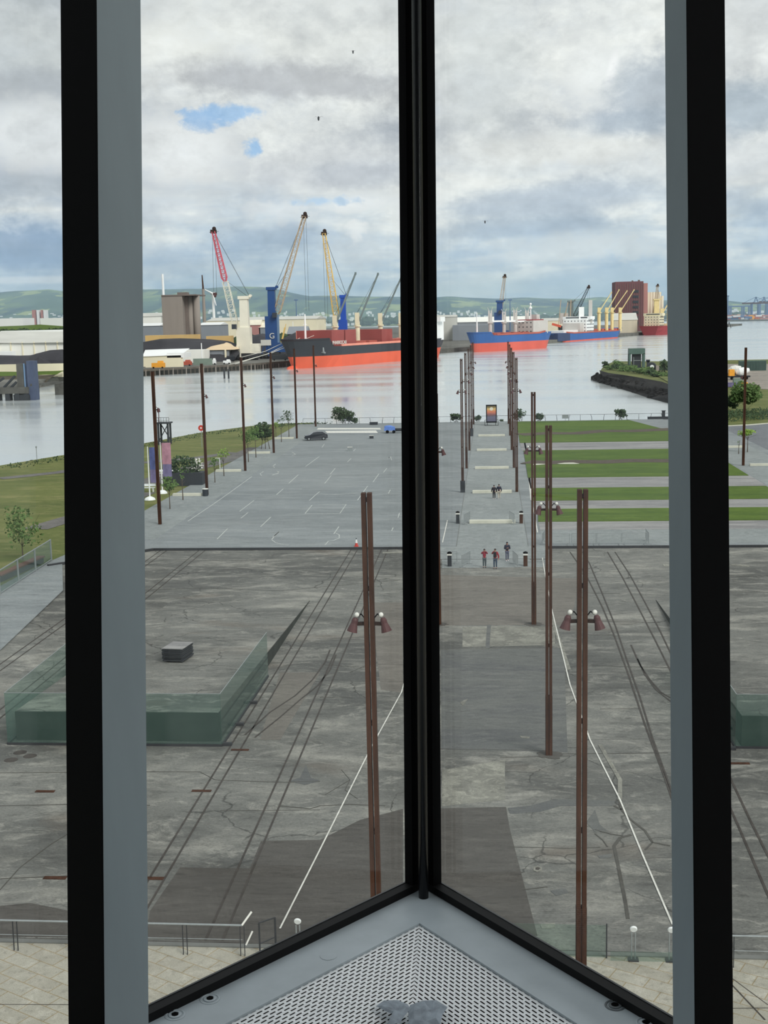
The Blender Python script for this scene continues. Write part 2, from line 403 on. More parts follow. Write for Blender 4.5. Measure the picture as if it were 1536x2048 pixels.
for (u, n, E1a, E2a, D) in ((uL, nL, 0.6506, 0.7220, 0.0890), (uR, nR, 0.6513, 0.6900, 0.0743)):
    for (a0, a1) in ((0.03, E1a + 0.01), (E2a - 0.01, WL)):
        k += 1
        wn = struct('window_%d' % k)
        wbox(MB(), u, n, a0, a1, -0.004, 0.004, ZS + 0.006, ZT).build('glass_pane', 'window_glass', wn)
        wbox(MB(), u, n, a0, a1, -0.004, 0.014, ZS - 0.002, ZS + 0.0125).build('bottom_gasket', 'black_rubber', wn)
        wbox(MB(), u, n, a0 + 0.004, a1, -0.008, -0.0045, ZS - 0.002, ZS + 0.0135).build('gasket_lip', 'black_gloss', wn)
        wbox(MB(), u, n, a0, a1, -0.01, 0.02, ZT - 0.03, ZT).build('head_rail', 'black_paint', wn)
    tr = struct('trim_%d' % (1 if u is uL else 2))
    wbox(MB(), u, n, E1a, E2a - 0.0015, 0.004, D, ZS - 0.001, ZT).build('mullion_fin', 'column_grey', tr)
    wbox(MB(), u, n, E2a - 0.0014, E2a + 0.0, 0.0, D + 0.0004, ZS - 0.001, ZT).build('black_side_strip', 'black_paint', tr)
tr = struct('trim_3')
for (u, n) in ((uL, nL), (uR, nR)):
    wbox(MB(), u, n, 0.022, 0.043, -0.006, 0.012, ZS - 0.002, ZT).build('corner_bar', 'black_paint', tr)
    wbox(MB(), u, n, 0.004, 0.022, 0.000, 0.020, ZS - 0.002, ZT).build('corner_bar', 'black_gloss', tr)
    wbox(MB(), u, n, 0.0215, 0.0235, 0.0118, 0.016, ZS - 0.002, ZT).build('highlight_bar', 'dark_steel', tr)  # greyer thin bars, highlight lines of the black corner put into colour
rc = V((-0.125, 2.035))
MB().tube((rc.x, rc.y, ZS - 0.002), (rc.x, rc.y + LEAN * (ZT - ZS), ZT), 0.0088, n=20).build('corner_rod', 'black_gloss', tr, smooth=True)
# sill: flange round the tray, tray of slotted sheet, front apron
sill = struct('trim_4')
fl = MB(); FD = 0.097
def P2(u, n, a, d): p = C0 + u * a + n * d; return (p.x, p.y)
inner = C0 + V((0, -FD / 0.643))
fl.prism([P2(uL, nL, 0, -0.012), P2(uL, nL, WL, -0.012), P2(uL, nL, WL, FD), (inner.x, inner.y), P2(uR, nR, WL, FD), P2(uR, nR, WL, -0.012)][::-1], ZS - 0.006, ZS)
fl.build('sill_flange', 'grey_paint', sill)
YF = 1.12                                     # front edge of the tray
for (u, n, sx) in ((uL, nL, -1), (uR, nR, 1)):
    px_, row = 0.0148, 0.0062; sl, sw = 0.0115, 0.0023; mb = MB(); slope = 0.2
    for j in range(-1, 95):
        for i in range(0, 75):
            a = (i + (0.5 if j % 2 else 0)) * px_; d = FD - 0.003 + (j + 0.5) * row
            c2 = C0 + u * a + n * d
            if (c2.x - inner.x) * sx < 0 or c2.y < YF: continue
            def q(da, dd):
                p = C0 + u * (a + da) + n * (d + dd)
                if (p.x - inner.x) * sx < 0: p.x = inner.x
                return (p.x, p.y, ZS - 0.004 - max(0, (d + dd - FD)) * slope)
            o4 = [q(-px_ / 2, -row / 2), q(0, -row / 2), q(px_ / 2, -row / 2), q(px_ / 2, row / 2), q(0, row / 2), q(-px_ / 2, row / 2)]
            i4 = [q(-sl / 2, 0), q(-sl / 2 + 0.0013, -sw / 2), q(sl / 2 - 0.0013, -sw / 2), q(sl / 2, 0), q(sl / 2 - 0.0013, sw / 2), q(-sl / 2 + 0.0013, sw / 2)]
            f = [(0, 1, 8, 7), (1, 2, 9, 8), (2, 3, 9), (3, 10, 9), (3, 4, 11, 10)[:4], (4, 5, 11), (4, 11, 10), (5, 6, 11), (5, 0, 6), (0, 7, 6)]
            f = [(0, 1, 8, 7), (1, 2, 9, 8), (2, 3, 10, 9), (3, 4, 11, 10), (4, 5, 11), (5, 6, 11), (5, 0, 6), (0, 7, 6)]
            f[3] = (3, 4, 11, 10)
            mb.add(o4 + i4, f if sx > 0 else [tuple(reversed(z)) for z in f])
    mb.build('perforated_panel', 'aluminium', sill)
vd = MB(); vd.prism([(inner.x, inner.y + 0.01), (inner.x - 0.9, YF - 0.02), (inner.x + 0.9, YF - 0.02)], ZS - 0.16, ZS - 0.15); vd.build('dark_void_sheet', 'void', sill)  # near-black sheet, the shade below the slots put into its colour
vd = MB(); vd.bb(-1.2, 1.0, YF - 0.03, YF, ZS - 0.5, ZS - 0.09); vd.build('tray_front', 'grey_paint', sill)
for (bx, by, dk) in ((350, 2030, 0), (420, 1998, 0), (657, 1912, 2), (1230, 2011, 1), (1292, 2046, 0)):
    p = G(bx, by, ZS)
    if dk == 2: MB().lathe(p - V((0, 0, 0.001)), [(0.0135, 0), (0.0135, 0.0016), (0.002, 0.0022)], 24).build('screw_cap', 'grey_paint', sill, smooth=False); continue
    bo = MB().lathe(p - V((0, 0, 0.001)), [(0.0155, 0), (0.0152, 0.0016), (0.0125, 0.0022), (0.0115, 0.0012), (0.0115, 0.0004)], 28).build('screw_washer', 'steel_dark' if dk else 'grey_paint', sill)
    MB().lathe(p, [(0.0095, 0), (0.0095, 0.0014), (0.006, 0.0018), (0.006, 0.001)], 24).build('screw_head', 'grey_paint' if dk != 1 else 'steel_dark', bo)
    MB().lathe(p, [(0.0055, 0.0), (0.0055, 0.0021)], 6).build('socket', 'black_paint', bo)
# the room behind (dark)
RY = -3.6
bk = [P2(uL, nL, WL, 0), P2(uR, nR, WL, 0)]
fp = [(C0.x, C0.y), bk[0], (bk[0][0], RY), (bk[1][0], RY), bk[1]]
o = MB().prism(fp, 19.3, 19.4).build('floor', 'room_floor'); o['kind'] = 'structure'
fpc = [(C0.x, C0.y + LEAN * 6.5), (bk[0][0], bk[0][1] + LEAN * 6.5), (bk[0][0], RY), (bk[1][0], RY), (bk[1][0], bk[1][1] + LEAN * 6.5)]
o = MB().prism(fpc, ZT, ZT + 0.1).build('ceiling', 'room_dark'); o['kind'] = 'structure'
for nm, p, q in (('wall_left', bk[0], (bk[0][0], RY)), ('wall_right', bk[1], (bk[1][0], RY)), ('wall_back', (bk[0][0], RY), (bk[1][0], RY))):
    o = MB().bar((p[0], p[1], 22.95), (q[0], q[1], 22.95), 0.08, 7.1).build(nm, 'room_dark'); o['kind'] = 'structure'
for nm, u, n in (('wall_sill_left', uL, nL), ('wall_sill_right', uR, nR)):
    mb = MB(); vs = []
    p = P2(u, n, 0, 0); q = P2(u, n, WL, 0)
    mb.bar((p[0], p[1] - 0.02, 19.69), (q[0], q[1] - 0.02, 19.69), 0.02, 0.59); o = mb.build(nm, 'room_dark'); o['kind'] = 'structure'

# two crumpled scraps lying on the slotted tray
def scrap(label, pts, zt, seedv):
    random.seed(seedv); mb = MB(); c = V((0, 0, 0))
    P_ = [G(x, y, ZS - 0.012) for x, y in pts]; c = sum(P_, V((0, 0, 0))) / len(P_); n = len(P_)
    vs = [p + V((0, 0, 0.0)) for p in P_] + [p.lerp(c, 0.3) + V((0, 0, zt * random.uniform(0.6, 1.2))) for p in P_] + [p.lerp(c, 0.7) + V((0, 0, zt * random.uniform(0.3, 1.1))) for p in P_] + [c + V((0, 0, zt * 0.8))]
    fs = [tuple(range(n))]
    for r in range(2):
        for i in range(n): j = (i + 1) % n; fs.append((r * n + i, r * n + j, (r + 1) * n + j, (r + 1) * n + i))
    fs += [(2 * n + i, 2 * n + (i + 1) % n, 3 * n) for i in range(n)]
    o = mb.add(vs, fs).build('crumpled_scrap', 'scrap_grey', loc=(c.x, c.y, c.z)); tag(o, label, 'scrap')
scrap('crumpled grey scrap lying left of the crease on the slotted metal tray', [(752, 2012), (768, 2001), (795, 2000), (815, 2008), (822, 2018), (810, 2030), (800, 2046), (775, 2050), (790, 2030), (770, 2022)], 0.0035, 3)
scrap('larger crumpled grey scrap lying right of the crease on the slotted metal tray', [(820, 2010), (845, 2001), (872, 2000), (895, 2014), (885, 2030), (880, 2050), (850, 2056), (818, 2052), (816, 2030)], 0.005, 5)

# ============================================================ GROUND
random.seed(11)
ZL = -0.2
ground_mat('slab_concrete', (118, 119, 114), (88, 89, 86), (158, 157, 148), crack=0.6, big=0.05, streak=(0.75, 1.5, 1), fine=1.4, rust=(104, 92, 80))
ground_mat('plaza_paving', (135, 141, 142), (125, 131, 132), (148, 153, 152), big=0.06, streak=(0.5, 2.2, 1), fine=0.9)
ground_mat('path_paving', (140, 146, 145), (132, 138, 137), (149, 154, 152), big=0.12, fine=1.5)
ground_mat('cream_paving', (171, 169, 156), (160, 158, 145), (184, 181, 169), big=0.2, fine=3, grid=(1.15, 0.62, 0.018, R(28), 0.5), gridcol=(222, 206, 180))
ground_mat('grass', (84, 106, 42), (72, 94, 40), (104, 124, 56), big=0.08, streak=(0.4, 2.0, 1), fine=2.5)
ground_mat('rough_grass', (106, 113, 64), (90, 100, 55), (136, 132, 88), big=0.045, streak=(0.6, 1.4, 1), fine=1.0)
ground_mat('gravel_path', (114, 112, 108), (102, 100, 98), (126, 124, 120), big=0.2, fine=2)
ground_mat('strip_concrete', (150, 150, 148), (126, 126, 126), (172, 170, 166), big=0.12, streak=(0.35, 3, 1), fine=1.5)
ground_mat('asphalt_patch', (86, 84, 80), (80, 78, 74), (94, 92, 87), big=0.3, streak=(0.4, 1.6, 1), fine=3)
ground_mat('patch_warm', (116, 113, 106), (108, 105, 99), (126, 122, 115), big=0.3, streak=(0.5, 1.6, 1), fine=2.5)
ground_mat('patch_cool', (102, 104, 101), (92, 94, 94), (114, 115, 111), big=0.2, streak=(0.5, 1.6, 1), fine=2.5)
ground_mat('patch_pale', (134, 134, 125), (112, 112, 105), (160, 160, 148), big=0.5, fine=2.5)
ground_mat('yard_sand', (152, 144, 134), (138, 132, 124), (164, 156, 146), big=0.05, fine=0.6)
ground_mat('road_asphalt', (116, 120, 124), (109, 113, 117), (126, 128, 130), big=0.1, fine=2)
ground_mat('quay_ground', (112, 112, 106), (92, 92, 88), (132, 130, 122), big=0.012, fine=0.1)
ground_mat('mud', (84, 78, 66), (66, 62, 54), (104, 100, 84), big=0.05, fine=0.3)
ground_mat('rock', (40, 39, 38), (30, 30, 31), (58, 56, 53), big=0.1, fine=0.4)

def slab(name, poly, z, thick, m_, parent=None, kind='structure', label=None, cat=None):
    o = MB().prism([(p[0], p[1]) for p in poly], z - thick, z).build(name, m_, parent)
    if parent is None:
        o['kind'] = kind
        if label: o['label'] = label; o['category'] = cat
    return o
def gp(pts, z=0.0): return [G(x, y, z) for x, y in pts]
# lower slipway slab, upper plaza, building forecourt
low_ = slab('floor_slipway', [(-40, 38.9), (40, 38.9), (40, 113.2), (-40, 113.2)], ZL, 4, 'slab_concrete')
up_ = slab('floor_plaza', [(-39.5, 113.2), (-39.5, 131), (-39.5, 252.2), (42, 252.2), (42, 113.2)], 0, 4.5, 'plaza_paving')
fc_ = slab('floor_forecourt', [(-60, -8), (60, -8), (60, 38.75), (-60, 38.75)], 0, 2, 'cream_paving')
MB().bb(-60, 60, 38.75, 38.98, -1.5, 0.04).build('coping', 'kerb', fc_)
MB().bb(-17.5, 5.3, 39.0, 39.25, ZL, ZL + 0.12).build('drain_kerb', 'groove', fc_)
for xa, xb in ((-32, -4.9), (4.85, 42)): MB().bb(xa, xb, 113.08, 113.24, ZL, 0.03).build('step_edge', 'dark_steel', up_)
MB().add([(-4.9, 108.2, ZL + 0.014), (4.85, 108.2, ZL + 0.014), (4.85, 113.25, 0.012), (-4.9, 113.25, 0.012), (-4.9, 108.2, ZL), (4.85, 108.2, ZL), (4.85, 113.25, ZL), (-4.9, 113.25, ZL)], [(0, 1, 2, 3), (0, 4, 5, 1), (1, 5, 6, 2), (0, 3, 7, 4)]).build('ramp', 'path_paving', up_)
MB().bb(-4.9, 4.85, 108.14, 108.2, ZL, ZL + 0.02).build('ramp_joint', 'groove', up_)
MB().bar((-32, 113.1, -0.08), (-39.5, 105.5, -0.08), 0.2, 0.24).build('step_edge', 'dark_steel', up_)
slab('plaza_wing', [(-32, 113.2), (-39.6, 113.3), (-39.6, 105.6)], 0.0, 0.19, 'plaza_paving', up_)
# forecourt joints
for a, b in (((1380, 1880), (1445, 2000)), ((1455, 1950), (1536, 2010)), ((0, 2009), (300, 2010)), ((1380, 2018), (1536, 2016))):
    MB().strip(gp([a, b]), 0.03, 0.002, 0.006).build('paving_joint', 'groove', fc_)
MB().strip(gp([(1445, 1950), (1530, 2040)]), 0.05, 0.004, 0.008).build('paving_joint', 'groove', fc_)
# patches on the slipway slab
for pts, m_ in (
    ([(300, 1822), (360, 1735), (500, 1737), (522, 1682), (640, 1680), (720, 1640), (806, 1618), (806, 1780), (700, 1900), (290, 1875)], 'asphalt_patch'),
    ([(0, 1812), (60, 1806), (140, 1822), (290, 1845), (290, 1874), (0, 1874)], 'asphalt_patch'),
    ([(880, 1617), (1012, 1614), (1020, 1660), (1075, 1872), (990, 1872), (880, 1770)], 'asphalt_patch'),
    ([(882, 1300), (1128, 1296), (1135, 1504), (883, 1499)], 'patch_cool'),
    ([(880, 1150), (1160, 1157), (1140, 1250), (880, 1251)], 'patch_warm'),
    ([(884, 1104), (1092, 1104), (1094, 1134), (884, 1136)], 'path_paving'),
    ([(740, 1205), (806, 1205), (806, 1385), (762, 1380)], 'patch_warm'),
    ([(925, 1254), (1000, 1252), (1110, 1254), (1110, 1290), (925, 1294)], 'patch_pale'),
    ([(884, 1540), (1010, 1520), (1010, 1600), (884, 1612)], 'patch_pale'),
    ([(520, 1480), (560, 1345), (640, 1345), (560, 1480)], 'patch_warm'),
    ([(578, 1562), (600, 1556), (612, 1530), (622, 1556), (640, 1562), (610, 1570)], 'patch_cool'),
    ([(1016, 1616), (1060, 1612), (1110, 1598), (1230, 1602), (1226, 1612), (1120, 1612), (1080, 1624), (1020, 1628)], 'patch_cool'),
    ([(1172, 1645), (1190, 1620), (1200, 1650), (1215, 1662), (1190, 1664)], 'patch_cool'),
    ([(1100, 1782), (1130, 1776), (1138, 1786), (1112, 1792)], 'patch_cool'),
    ([(1195, 1712), (1225, 1708), (1222, 1716), (1200, 1717)], 'patch_cool'),
    ([(974, 1250), (982, 1250), (979, 1296), (971, 1296)], 'patch_cool'),
    ([(1055, 1114), (1095, 1114), (1095, 1120), (1060, 1120)], 'patch_cool')):
    PZ = globals().get('PZ', 0.004) + 0.0006
    slab('repair_patch', gp(pts, ZL), ZL + PZ, 0.02, m_, low_)
# cracks and joints
for pts, wd in (
    ([(1237, 1600), (1243, 1620), (1262, 1640), (1290, 1662), (1305, 1685), (1340, 1692)], 0.10),
    ([(1243, 1620), (1228, 1612)], 0.12),
    ([(1262, 1670), (1240, 1676), (1228, 1692), (1236, 1730), (1242, 1760), (1250, 1800), (1256, 1838)], 0.13),
    ([(1190, 1668), (1205, 1680), (1215, 1694)], 0.05), ([(1190, 1660), (1220, 1668), (1245, 1672)], 0.07), ([(1305, 1685), (1290, 1700)], 0.07),
    ([(1020, 1694), (1140, 1697), (1200, 1695)], 0.03), ([(1045, 1780), (1095, 1774)], 0.04),
    ([(0, 1546), (240, 1544), (400, 1544), (430, 1560), (560, 1565), (640, 1563)], 0.04),
    ([(0, 1612), (140, 1609), (300, 1611)], 0.05), ([(560, 1612), (620, 1618), (640, 1612), (700, 1609), (770, 1612)], 0.06),
    ([(0, 1758), (60, 1755), (140, 1752)], 0.05), ([(0, 1780), (40, 1735), (100, 1690), (140, 1665)], 0.04),
    ([(440, 1622), (640, 1620)], 0.02), ([(1000, 1515), (1140, 1512)], 0.03), ([(880, 1498), (1100, 1501)], 0.04),
    ([(1160, 1186), (1240, 1187)], 0.05), ([(1150, 1270), (1230, 1270)], 0.05), ([(1170, 1331), (1340, 1336)], 0.03),
    ([(1200, 1418), (1280, 1418)], 0.03), ([(1120, 1508), (1336, 1506)], 0.04), ([(1130, 1240), (1320, 1246)], 0.04),
    ([(300, 1250), (370, 1255), (550, 1252)], 0.04), ([(290, 1180), (420, 1176), (560, 1182), (800, 1160)], 0.04),
    ([(290, 1120), (520, 1122)], 0.03), ([(700, 1345), (740, 1328), (808, 1330)], 0.03), ([(640, 1395), (700, 1395)], 0.03),
    ([(1460, 1153), (1536, 1152)], 0.05), ([(1460, 1204), (1536, 1203)], 0.05), ([(1460, 1184), (1536, 1184)], 0.03), ([(650, 1330), (730, 1335)], 0.02),
    ([(683, 1540), (700, 1560), (690, 1580), (715, 1598)], 0.025), ([(700, 1560), (650, 1590)], 0.02)):
    MB().strip(gp(pts, ZL), wd, ZL + 0.002, ZL + 0.016).build('crack', 'crack_fill', low_)
# pale spots and boxes of paint
for pts in (([(1067, 1735), (1075, 1732), (1084, 1735), (1084, 1742), (1073, 1744), (1067, 1741)]), ([(765, 1104), (806, 1103), (806, 1106), (765, 1107)]), ([(920, 1405), (930, 1400), (936, 1398), (926, 1412)]),
            ([(1325, 1129), (1342, 1128), (1342, 1132), (1328, 1133)]), ([(1463, 1128), (1500, 1130), (1498, 1134), (1463, 1131)]), ([(395, 1254), (415, 1254), (414, 1257), (396, 1256)]),
            ([(1080, 1850), (1110, 1846), (1110, 1856), (1084, 1858)]), ([(1040, 1472), (1060, 1474), (1058, 1478), (1042, 1476)])):
    slab('pale_mark', gp(pts, ZL), ZL + 0.018, 0.015, 'patch_pale', low_)
slab('drain_hole', gp([(1071, 1736), (1076, 1735), (1081, 1737), (1077, 1741), (1071, 1740)], ZL), ZL + 0.022, 0.01, 'groove', low_)
for x, y in ((90, 1583), (403, 1582), (110, 1756), (305, 1757), (480, 1500), (1480, 1527)):
    a = G(x, y, ZL); MB().bb(a.x - 0.45, a.x + 0.45, a.y - 0.12, a.y + 0.12, ZL, ZL + 0.02).build('rusty_plate', 'rust', low_)
for x, y in ((40, 1505), (60, 1512), (22, 1520)):
    a = G(x, y, ZL); MB().lathe((a.x, a.y, ZL), [(0.35, 0), (0.3, 0.02)], 12).build('tar_spot', 'groove', low_)
# rails let into the slab
def rails(pts, straight=False):
    for p in pts:
        MB().strip(gp(p, ZL), 0.10, ZL + 0.004, ZL + 0.017).build('rail_groove', 'groove', low_)
for x0, x1 in ((-13.35, -13.15), (-12.75, -12.55), (-10.05, -10.3), (-9.45, -9.7), (-27.6, -27.6), (-27.0, -27.0), (-31.3, -31.3), (-30.7, -30.7)):
    MB().strip([(x0, 39.6), ((x0 + x1) / 2, 75), (x1, 113.0)], 0.085, ZL + 0.004, ZL + 0.017).build('rail_groove', 'groove', low_)
rails([[(1165, 1104), (1179, 1127), (1204, 1186), (1232, 1255), (1257, 1330), (1279, 1392), (1304, 1474), (1340, 1575), (1380, 1680), (1440, 1850)],
       [(1140, 1104), (1172, 1150), (1205, 1215), (1228, 1270), (1257, 1350), (1290, 1450), (1332, 1562), (1375, 1690), (1430, 1868)],
       [(1230, 1104), (1260, 1150), (1290, 1205), (1320, 1262), (1350, 1325), (1420, 1470), (1500, 1640), (1560, 1760)],
       [(1215, 1104), (1245, 1155), (1275, 1212), (1310, 1280), (1340, 1340), (1400, 1480), (1480, 1660), (1540, 1800)],
       [(1262, 1290), (1280, 1330), (1300, 1360), (1322, 1385), (1345, 1398)],
       [(1275, 1318), (1290, 1350), (1312, 1380), (1345, 1406)],
       [(490, 1470), (540, 1425), (590, 1392), (625, 1360), (650, 1325), (660, 1300)],
       [(510, 1475), (560, 1435), (600, 1400), (635, 1372), (660, 1340), (672, 1310)]])
# outline of the hull marked by white lines
for pts, wd in (([(1063, 1000), (1070, 1035), (1075, 1065), (1082, 1100), (1092, 1160), (1105, 1225), (1140, 1370), (1180, 1480), (1240, 1600), (1285, 1710), (1345, 1850)], 0.07),
                ([(895, 1040), (885, 1085), (850, 1210), (803, 1385), (740, 1500), (700, 1580), (630, 1720), (560, 1858)], 0.06)):
    q = gp(pts, ZL)
    MB().strip([p for p in q if p.y < 113.0], wd, ZL + 0.02, ZL + 0.03).build('white_outline', 'white_line', low_)
    q = gp(pts, 0); MB().strip([p for p in q if p.y > 113.3], wd * 1.6, 0.012, 0.02).build('white_outline', 'white_line', up_)
MB().strip(gp([(1043, 852), (1052, 900), (1058, 950), (1063, 1000)], 0), 0.25, 0.012, 0.02).build('white_outline', 'white_line', up_)
MB().strip(gp([(1100, 1225), (1118, 1280), (1138, 1340)], ZL), 0.25, ZL + 0.018, ZL + 0.022).build('pale_seam', 'patch_pale', low_)
MB().strip(gp([(1200, 1490), (1240, 1560), (1240, 1600)], ZL), 0.2, ZL + 0.018, ZL + 0.022).build('pale_seam', 'patch_pale', low_)

# plaza surfaces: central path, promenades, grass terraces
slab('central_path', [(-3.3, 113.3), (3.2, 113.3), (3.2, 251), (-3.3, 251)], 0.008, 0.02, 'path_paving', up_)
for x in (-3.35, 3.3): MB().bb(x - 0.025, x + 0.025, 113.3, 251, 0, 0.014).build('path_joint', 'kerb', up_)
slab('promenade', [(-39.4, 118), (-33.2, 118), (-33.2, 251), (-39.4, 251)], 0.006, 0.02, 'path_paving', up_)
slab('promenade', [(33.4, 114), (40.5, 114), (40.5, 200), (35, 240), (33.4, 251)], 0.006, 0.02, 'path_paving', up_)
slab('apron', [(4.7, 114.5), (33.4, 114.5), (33.4, 122), (4.7, 122)], 0.004, 0.02, 'path_paving', up_)
lawn = []
for i, (y0, y1, lab) in enumerate(((126.9, 135.2, 'bright mown grass strip nearest the crowd barriers'), (141.7, 152.0, 'bright mown grass strip, second from the crowd barriers'),
                    (162.3, 195.5, 'deep grass terrace with a bare soil furrow and pale puddles'), (208.0, 250.0, 'farthest grass terrace running up to the waterfront railing'))):
    x1 = 33.0
    o = MB().prism([(4.7, y0), (x1, y0), (x1, y1), (5.0, y1)], 0.0, 0.09).build('grass_strip', 'grass'); tag(o, lab, 'grass', kind='stuff'); lawn.append(o)
for y0, y1 in ((122.0, 126.9), (135.2, 141.7), (152.0, 162.3), (195.5, 208.0)):
    slab('concrete_strip', [(4.7, y0), (33.2, y0), (33.2, y1), (4.7, y1)], 0.02, 0.03, 'strip_concrete', up_)
MB().strip([(5, 180), (8, 178.5), (12, 179.4), (16, 178.6), (20, 180), (26, 179), (33, 179.6)], 4.2, 0.05, 0.11).build('soil_furrow', 'soil', lawn[2])
for x, y, w_ in ((6.5, 176.5, 2.6), (11, 177.2, 3.4), (27, 179.5, 1.6)): MB().prism([(x + w_ / 2 * math.cos(q * PI / 6) * random.uniform(0.6, 1), y + w_ / 3.4 * math.sin(q * PI / 6) * random.uniform(0.6, 1)) for q in range(12)], 0.1, 0.13).build('puddle', 'cream_stone', lawn[2])
MB().strip([(5, 222), (10, 224), (15, 223), (20, 227), (25, 226), (33, 229)], 4.5, 0.05, 0.11).build('soil_furrow', 'soil', lawn[3])
slab('corner_paving', [(31, 251), (27, 251.5), (34.0, 215), (34, 251)], 0.10, 0.1, 'plaza_paving', up_)

# court and parking lines painted on the plaza
def zpx(pts, x0, y0, s): return [(x0 + a * s, y0 + b * s) for a, b in pts]
s8 = 280 / 1536; s7 = 290 / 1536
ln = [zpx(p, 540, 760, s8) for p in ([(390, 950), (540, 840)], [(600, 1135), (670, 1050)], [(660, 1035), (715, 970)], [(205, 1135), (310, 1040)], [(70, 1260), (145, 1195)],
      [(430, 1325), (490, 1270), (545, 1225)], [(385, 1465), (460, 1375)], [(770, 1460), (835, 1365)], [(1130, 1120), (1195, 1030)], [(1245, 1015), (1280, 970)], [(960, 1320), (1010, 1250), (1070, 1165)],
      [(1290, 860), (1320, 838), (1335, 880)], [(1300, 1245), (1320, 1205)], [(1405, 1510), (1420, 1460)], [(1335, 1655), (1350, 1620)], [(915, 780), (940, 755)], [(850, 900), (890, 860)], [(570, 740), (595, 705)],
      [(385, 1468), (560, 1468), (770, 1466)], [(545, 1250), (700, 1260), (960, 1240)], [(530, 1368), (830, 1368)], [(200, 1195), (350, 1197)], [(700, 1690), (755, 1610)], [(605, 1810), (640, 1770), (700, 1760), (760, 1735), (760, 1700), (720, 1680)],
      [(20, 1755), (60, 1785), (120, 1802), (200, 1812)], [(20, 1750), (60, 1700), (100, 1665)], [(60, 1000), (100, 1005), (80, 1025), (20, 1040)], [(240, 790), (280, 815), (240, 830)], [(60, 930), (25, 945), (50, 962)])]
ln += [zpx(p, 270, 780, s7) for p in ([(1110, 1285), (1260, 1170)], [(1120, 1360), (1195, 1300)], [(1330, 1450), (1440, 1345)], [(870, 1580), (980, 1470)], [(1340, 910), (1325, 885), (1360, 865)], [(1340, 910), (1400, 912)], [(1450, 905), (1520, 885), (1510, 860)],
      [(1480, 820), (1455, 805), (1490, 785)], [(560, 1390), (800, 1230), (1000, 1090), (1240, 915)], [(1460, 1560), (1530, 1500)])]
for p in ln: MB().strip(gp(p, 0), 0.10, 0.004, 0.014).build('court_line', 'court_line', up_)
for pts in ([(636, 856), (760, 856), (762, 859), (634, 859)], [(650, 862), (752, 861), (756, 866), (654, 866)]): slab('white_road_marking', gp(pts, 0), 0.014, 0.01, 'white_line', up_)

# benches of cream stone on the post grid
PY = [127.2, 149.4, 173.6, 197.3, 221.5, 246.0]
for i, y in enumerate(PY[:5]):
    o = MB().bb(-2.35, 2.35, y - 1.1, y - 0.35, 0.02, 0.32).bb(-2.2, 2.2, y - 1.0, y - 0.45, 0, 0.05).build('stone_bench', 'cream_stone', loc=(0, y - 0.7, 0))
    tag(o, 'long low cream stone bench across the central path, %s' % ['nearest to the building', 'beside the two people walking away', 'third from the building', 'fourth from the building', 'fifth, just before the picture board'][i], 'bench', 'cream benches on the central path')
for i, y in enumerate(PY[1:5]):
    o = MB().bb(-39.2, -35.6, y - 1.0, y - 0.35, 0.0, 0.3).build('stone_bench', 'cream_stone', loc=(-37.4, y - 0.7, 0))
    tag(o, 'long low cream stone bench on the left promenade, %s' % ['beside the dark litter bin', 'second from the litter bin', 'third from the litter bin', 'by the dark clump of trees'][i], 'bench', 'cream benches on the left promenade')
for i, y in enumerate(PY[2:4]):
    o = MB().bb(35.3, 38.9, y - 0.9, y - 0.35, 0.0, 0.3).build('stone_bench', 'cream_stone', loc=(37.1, y - 0.7, 0))
    tag(o, 'low cream stone bench on the right promenade, %s' % ['at the foot of the right-hand rusty mast', 'behind the right-hand rusty mast'][i], 'bench', 'cream benches on the right promenade')

# ============================================================ left bank of grass, right land, river, far land
WZ = -4.0
o = MB().prism([(-9000, -200), (9000, -200), (9000, 12000), (-9000, 12000)], WZ - 1, WZ).build('river', 'room_dark'); tag(o, 'broad calm grey river between the plaza and the quays', 'water', kind='stuff')
wm = bpy.data.materials.new('water'); wm.use_nodes = True; nt = wm.node_tree; b = nt.nodes['Principled BSDF']; l = nt.links.new
b.inputs['Base Color'].default_value = RGB(198, 205, 204); b.inputs['Roughness'].default_value = 0.12; b.inputs['Metallic'].default_value = 0.35; b.inputs['Specular IOR Level'].default_value = 0.5
t = nd(nt, 'ShaderNodeTexCoord'); mp = nd(nt, 'ShaderNodeMapping'); mp.inputs['Scale'].default_value = (0.10, 0.32, 1); l(t.outputs['Object'], mp.inputs[0])
n1 = nd(nt, 'ShaderNodeTexNoise', i_Scale=1.0, i_Detail=7, i_Roughness=0.62); l(mp.outputs[0], n1.inputs['Vector'])
mp2 = nd(nt, 'ShaderNodeMapping'); mp2.inputs['Scale'].default_value = (0.006, 0.03, 1); l(t.outputs['Object'], mp2.inputs[0])
n2 = nd(nt, 'ShaderNodeTexNoise', i_Scale=1.0, i_Detail=3); l(mp2.outputs[0], n2.inputs['Vector'])
r2 = nd(nt, 'ShaderNodeMapRange'); l(n2.outputs[0], r2.inputs[0]); r2.inputs[1].default_value = 0.35; r2.inputs[2].default_value = 0.65; r2.inputs[3].default_value = 0.13; r2.inputs[4].default_value = 0.26
l(r2.outputs[0], b.inputs['Roughness'])
bp = nd(nt, 'ShaderNodeBump', i_Strength=0.06, i_Distance=0.2); l(n1.outputs[0], bp.inputs['Height']); l(bp.outputs[0], b.inputs['Normal'])
o.data.materials.clear(); o.data.materials.append(wm)
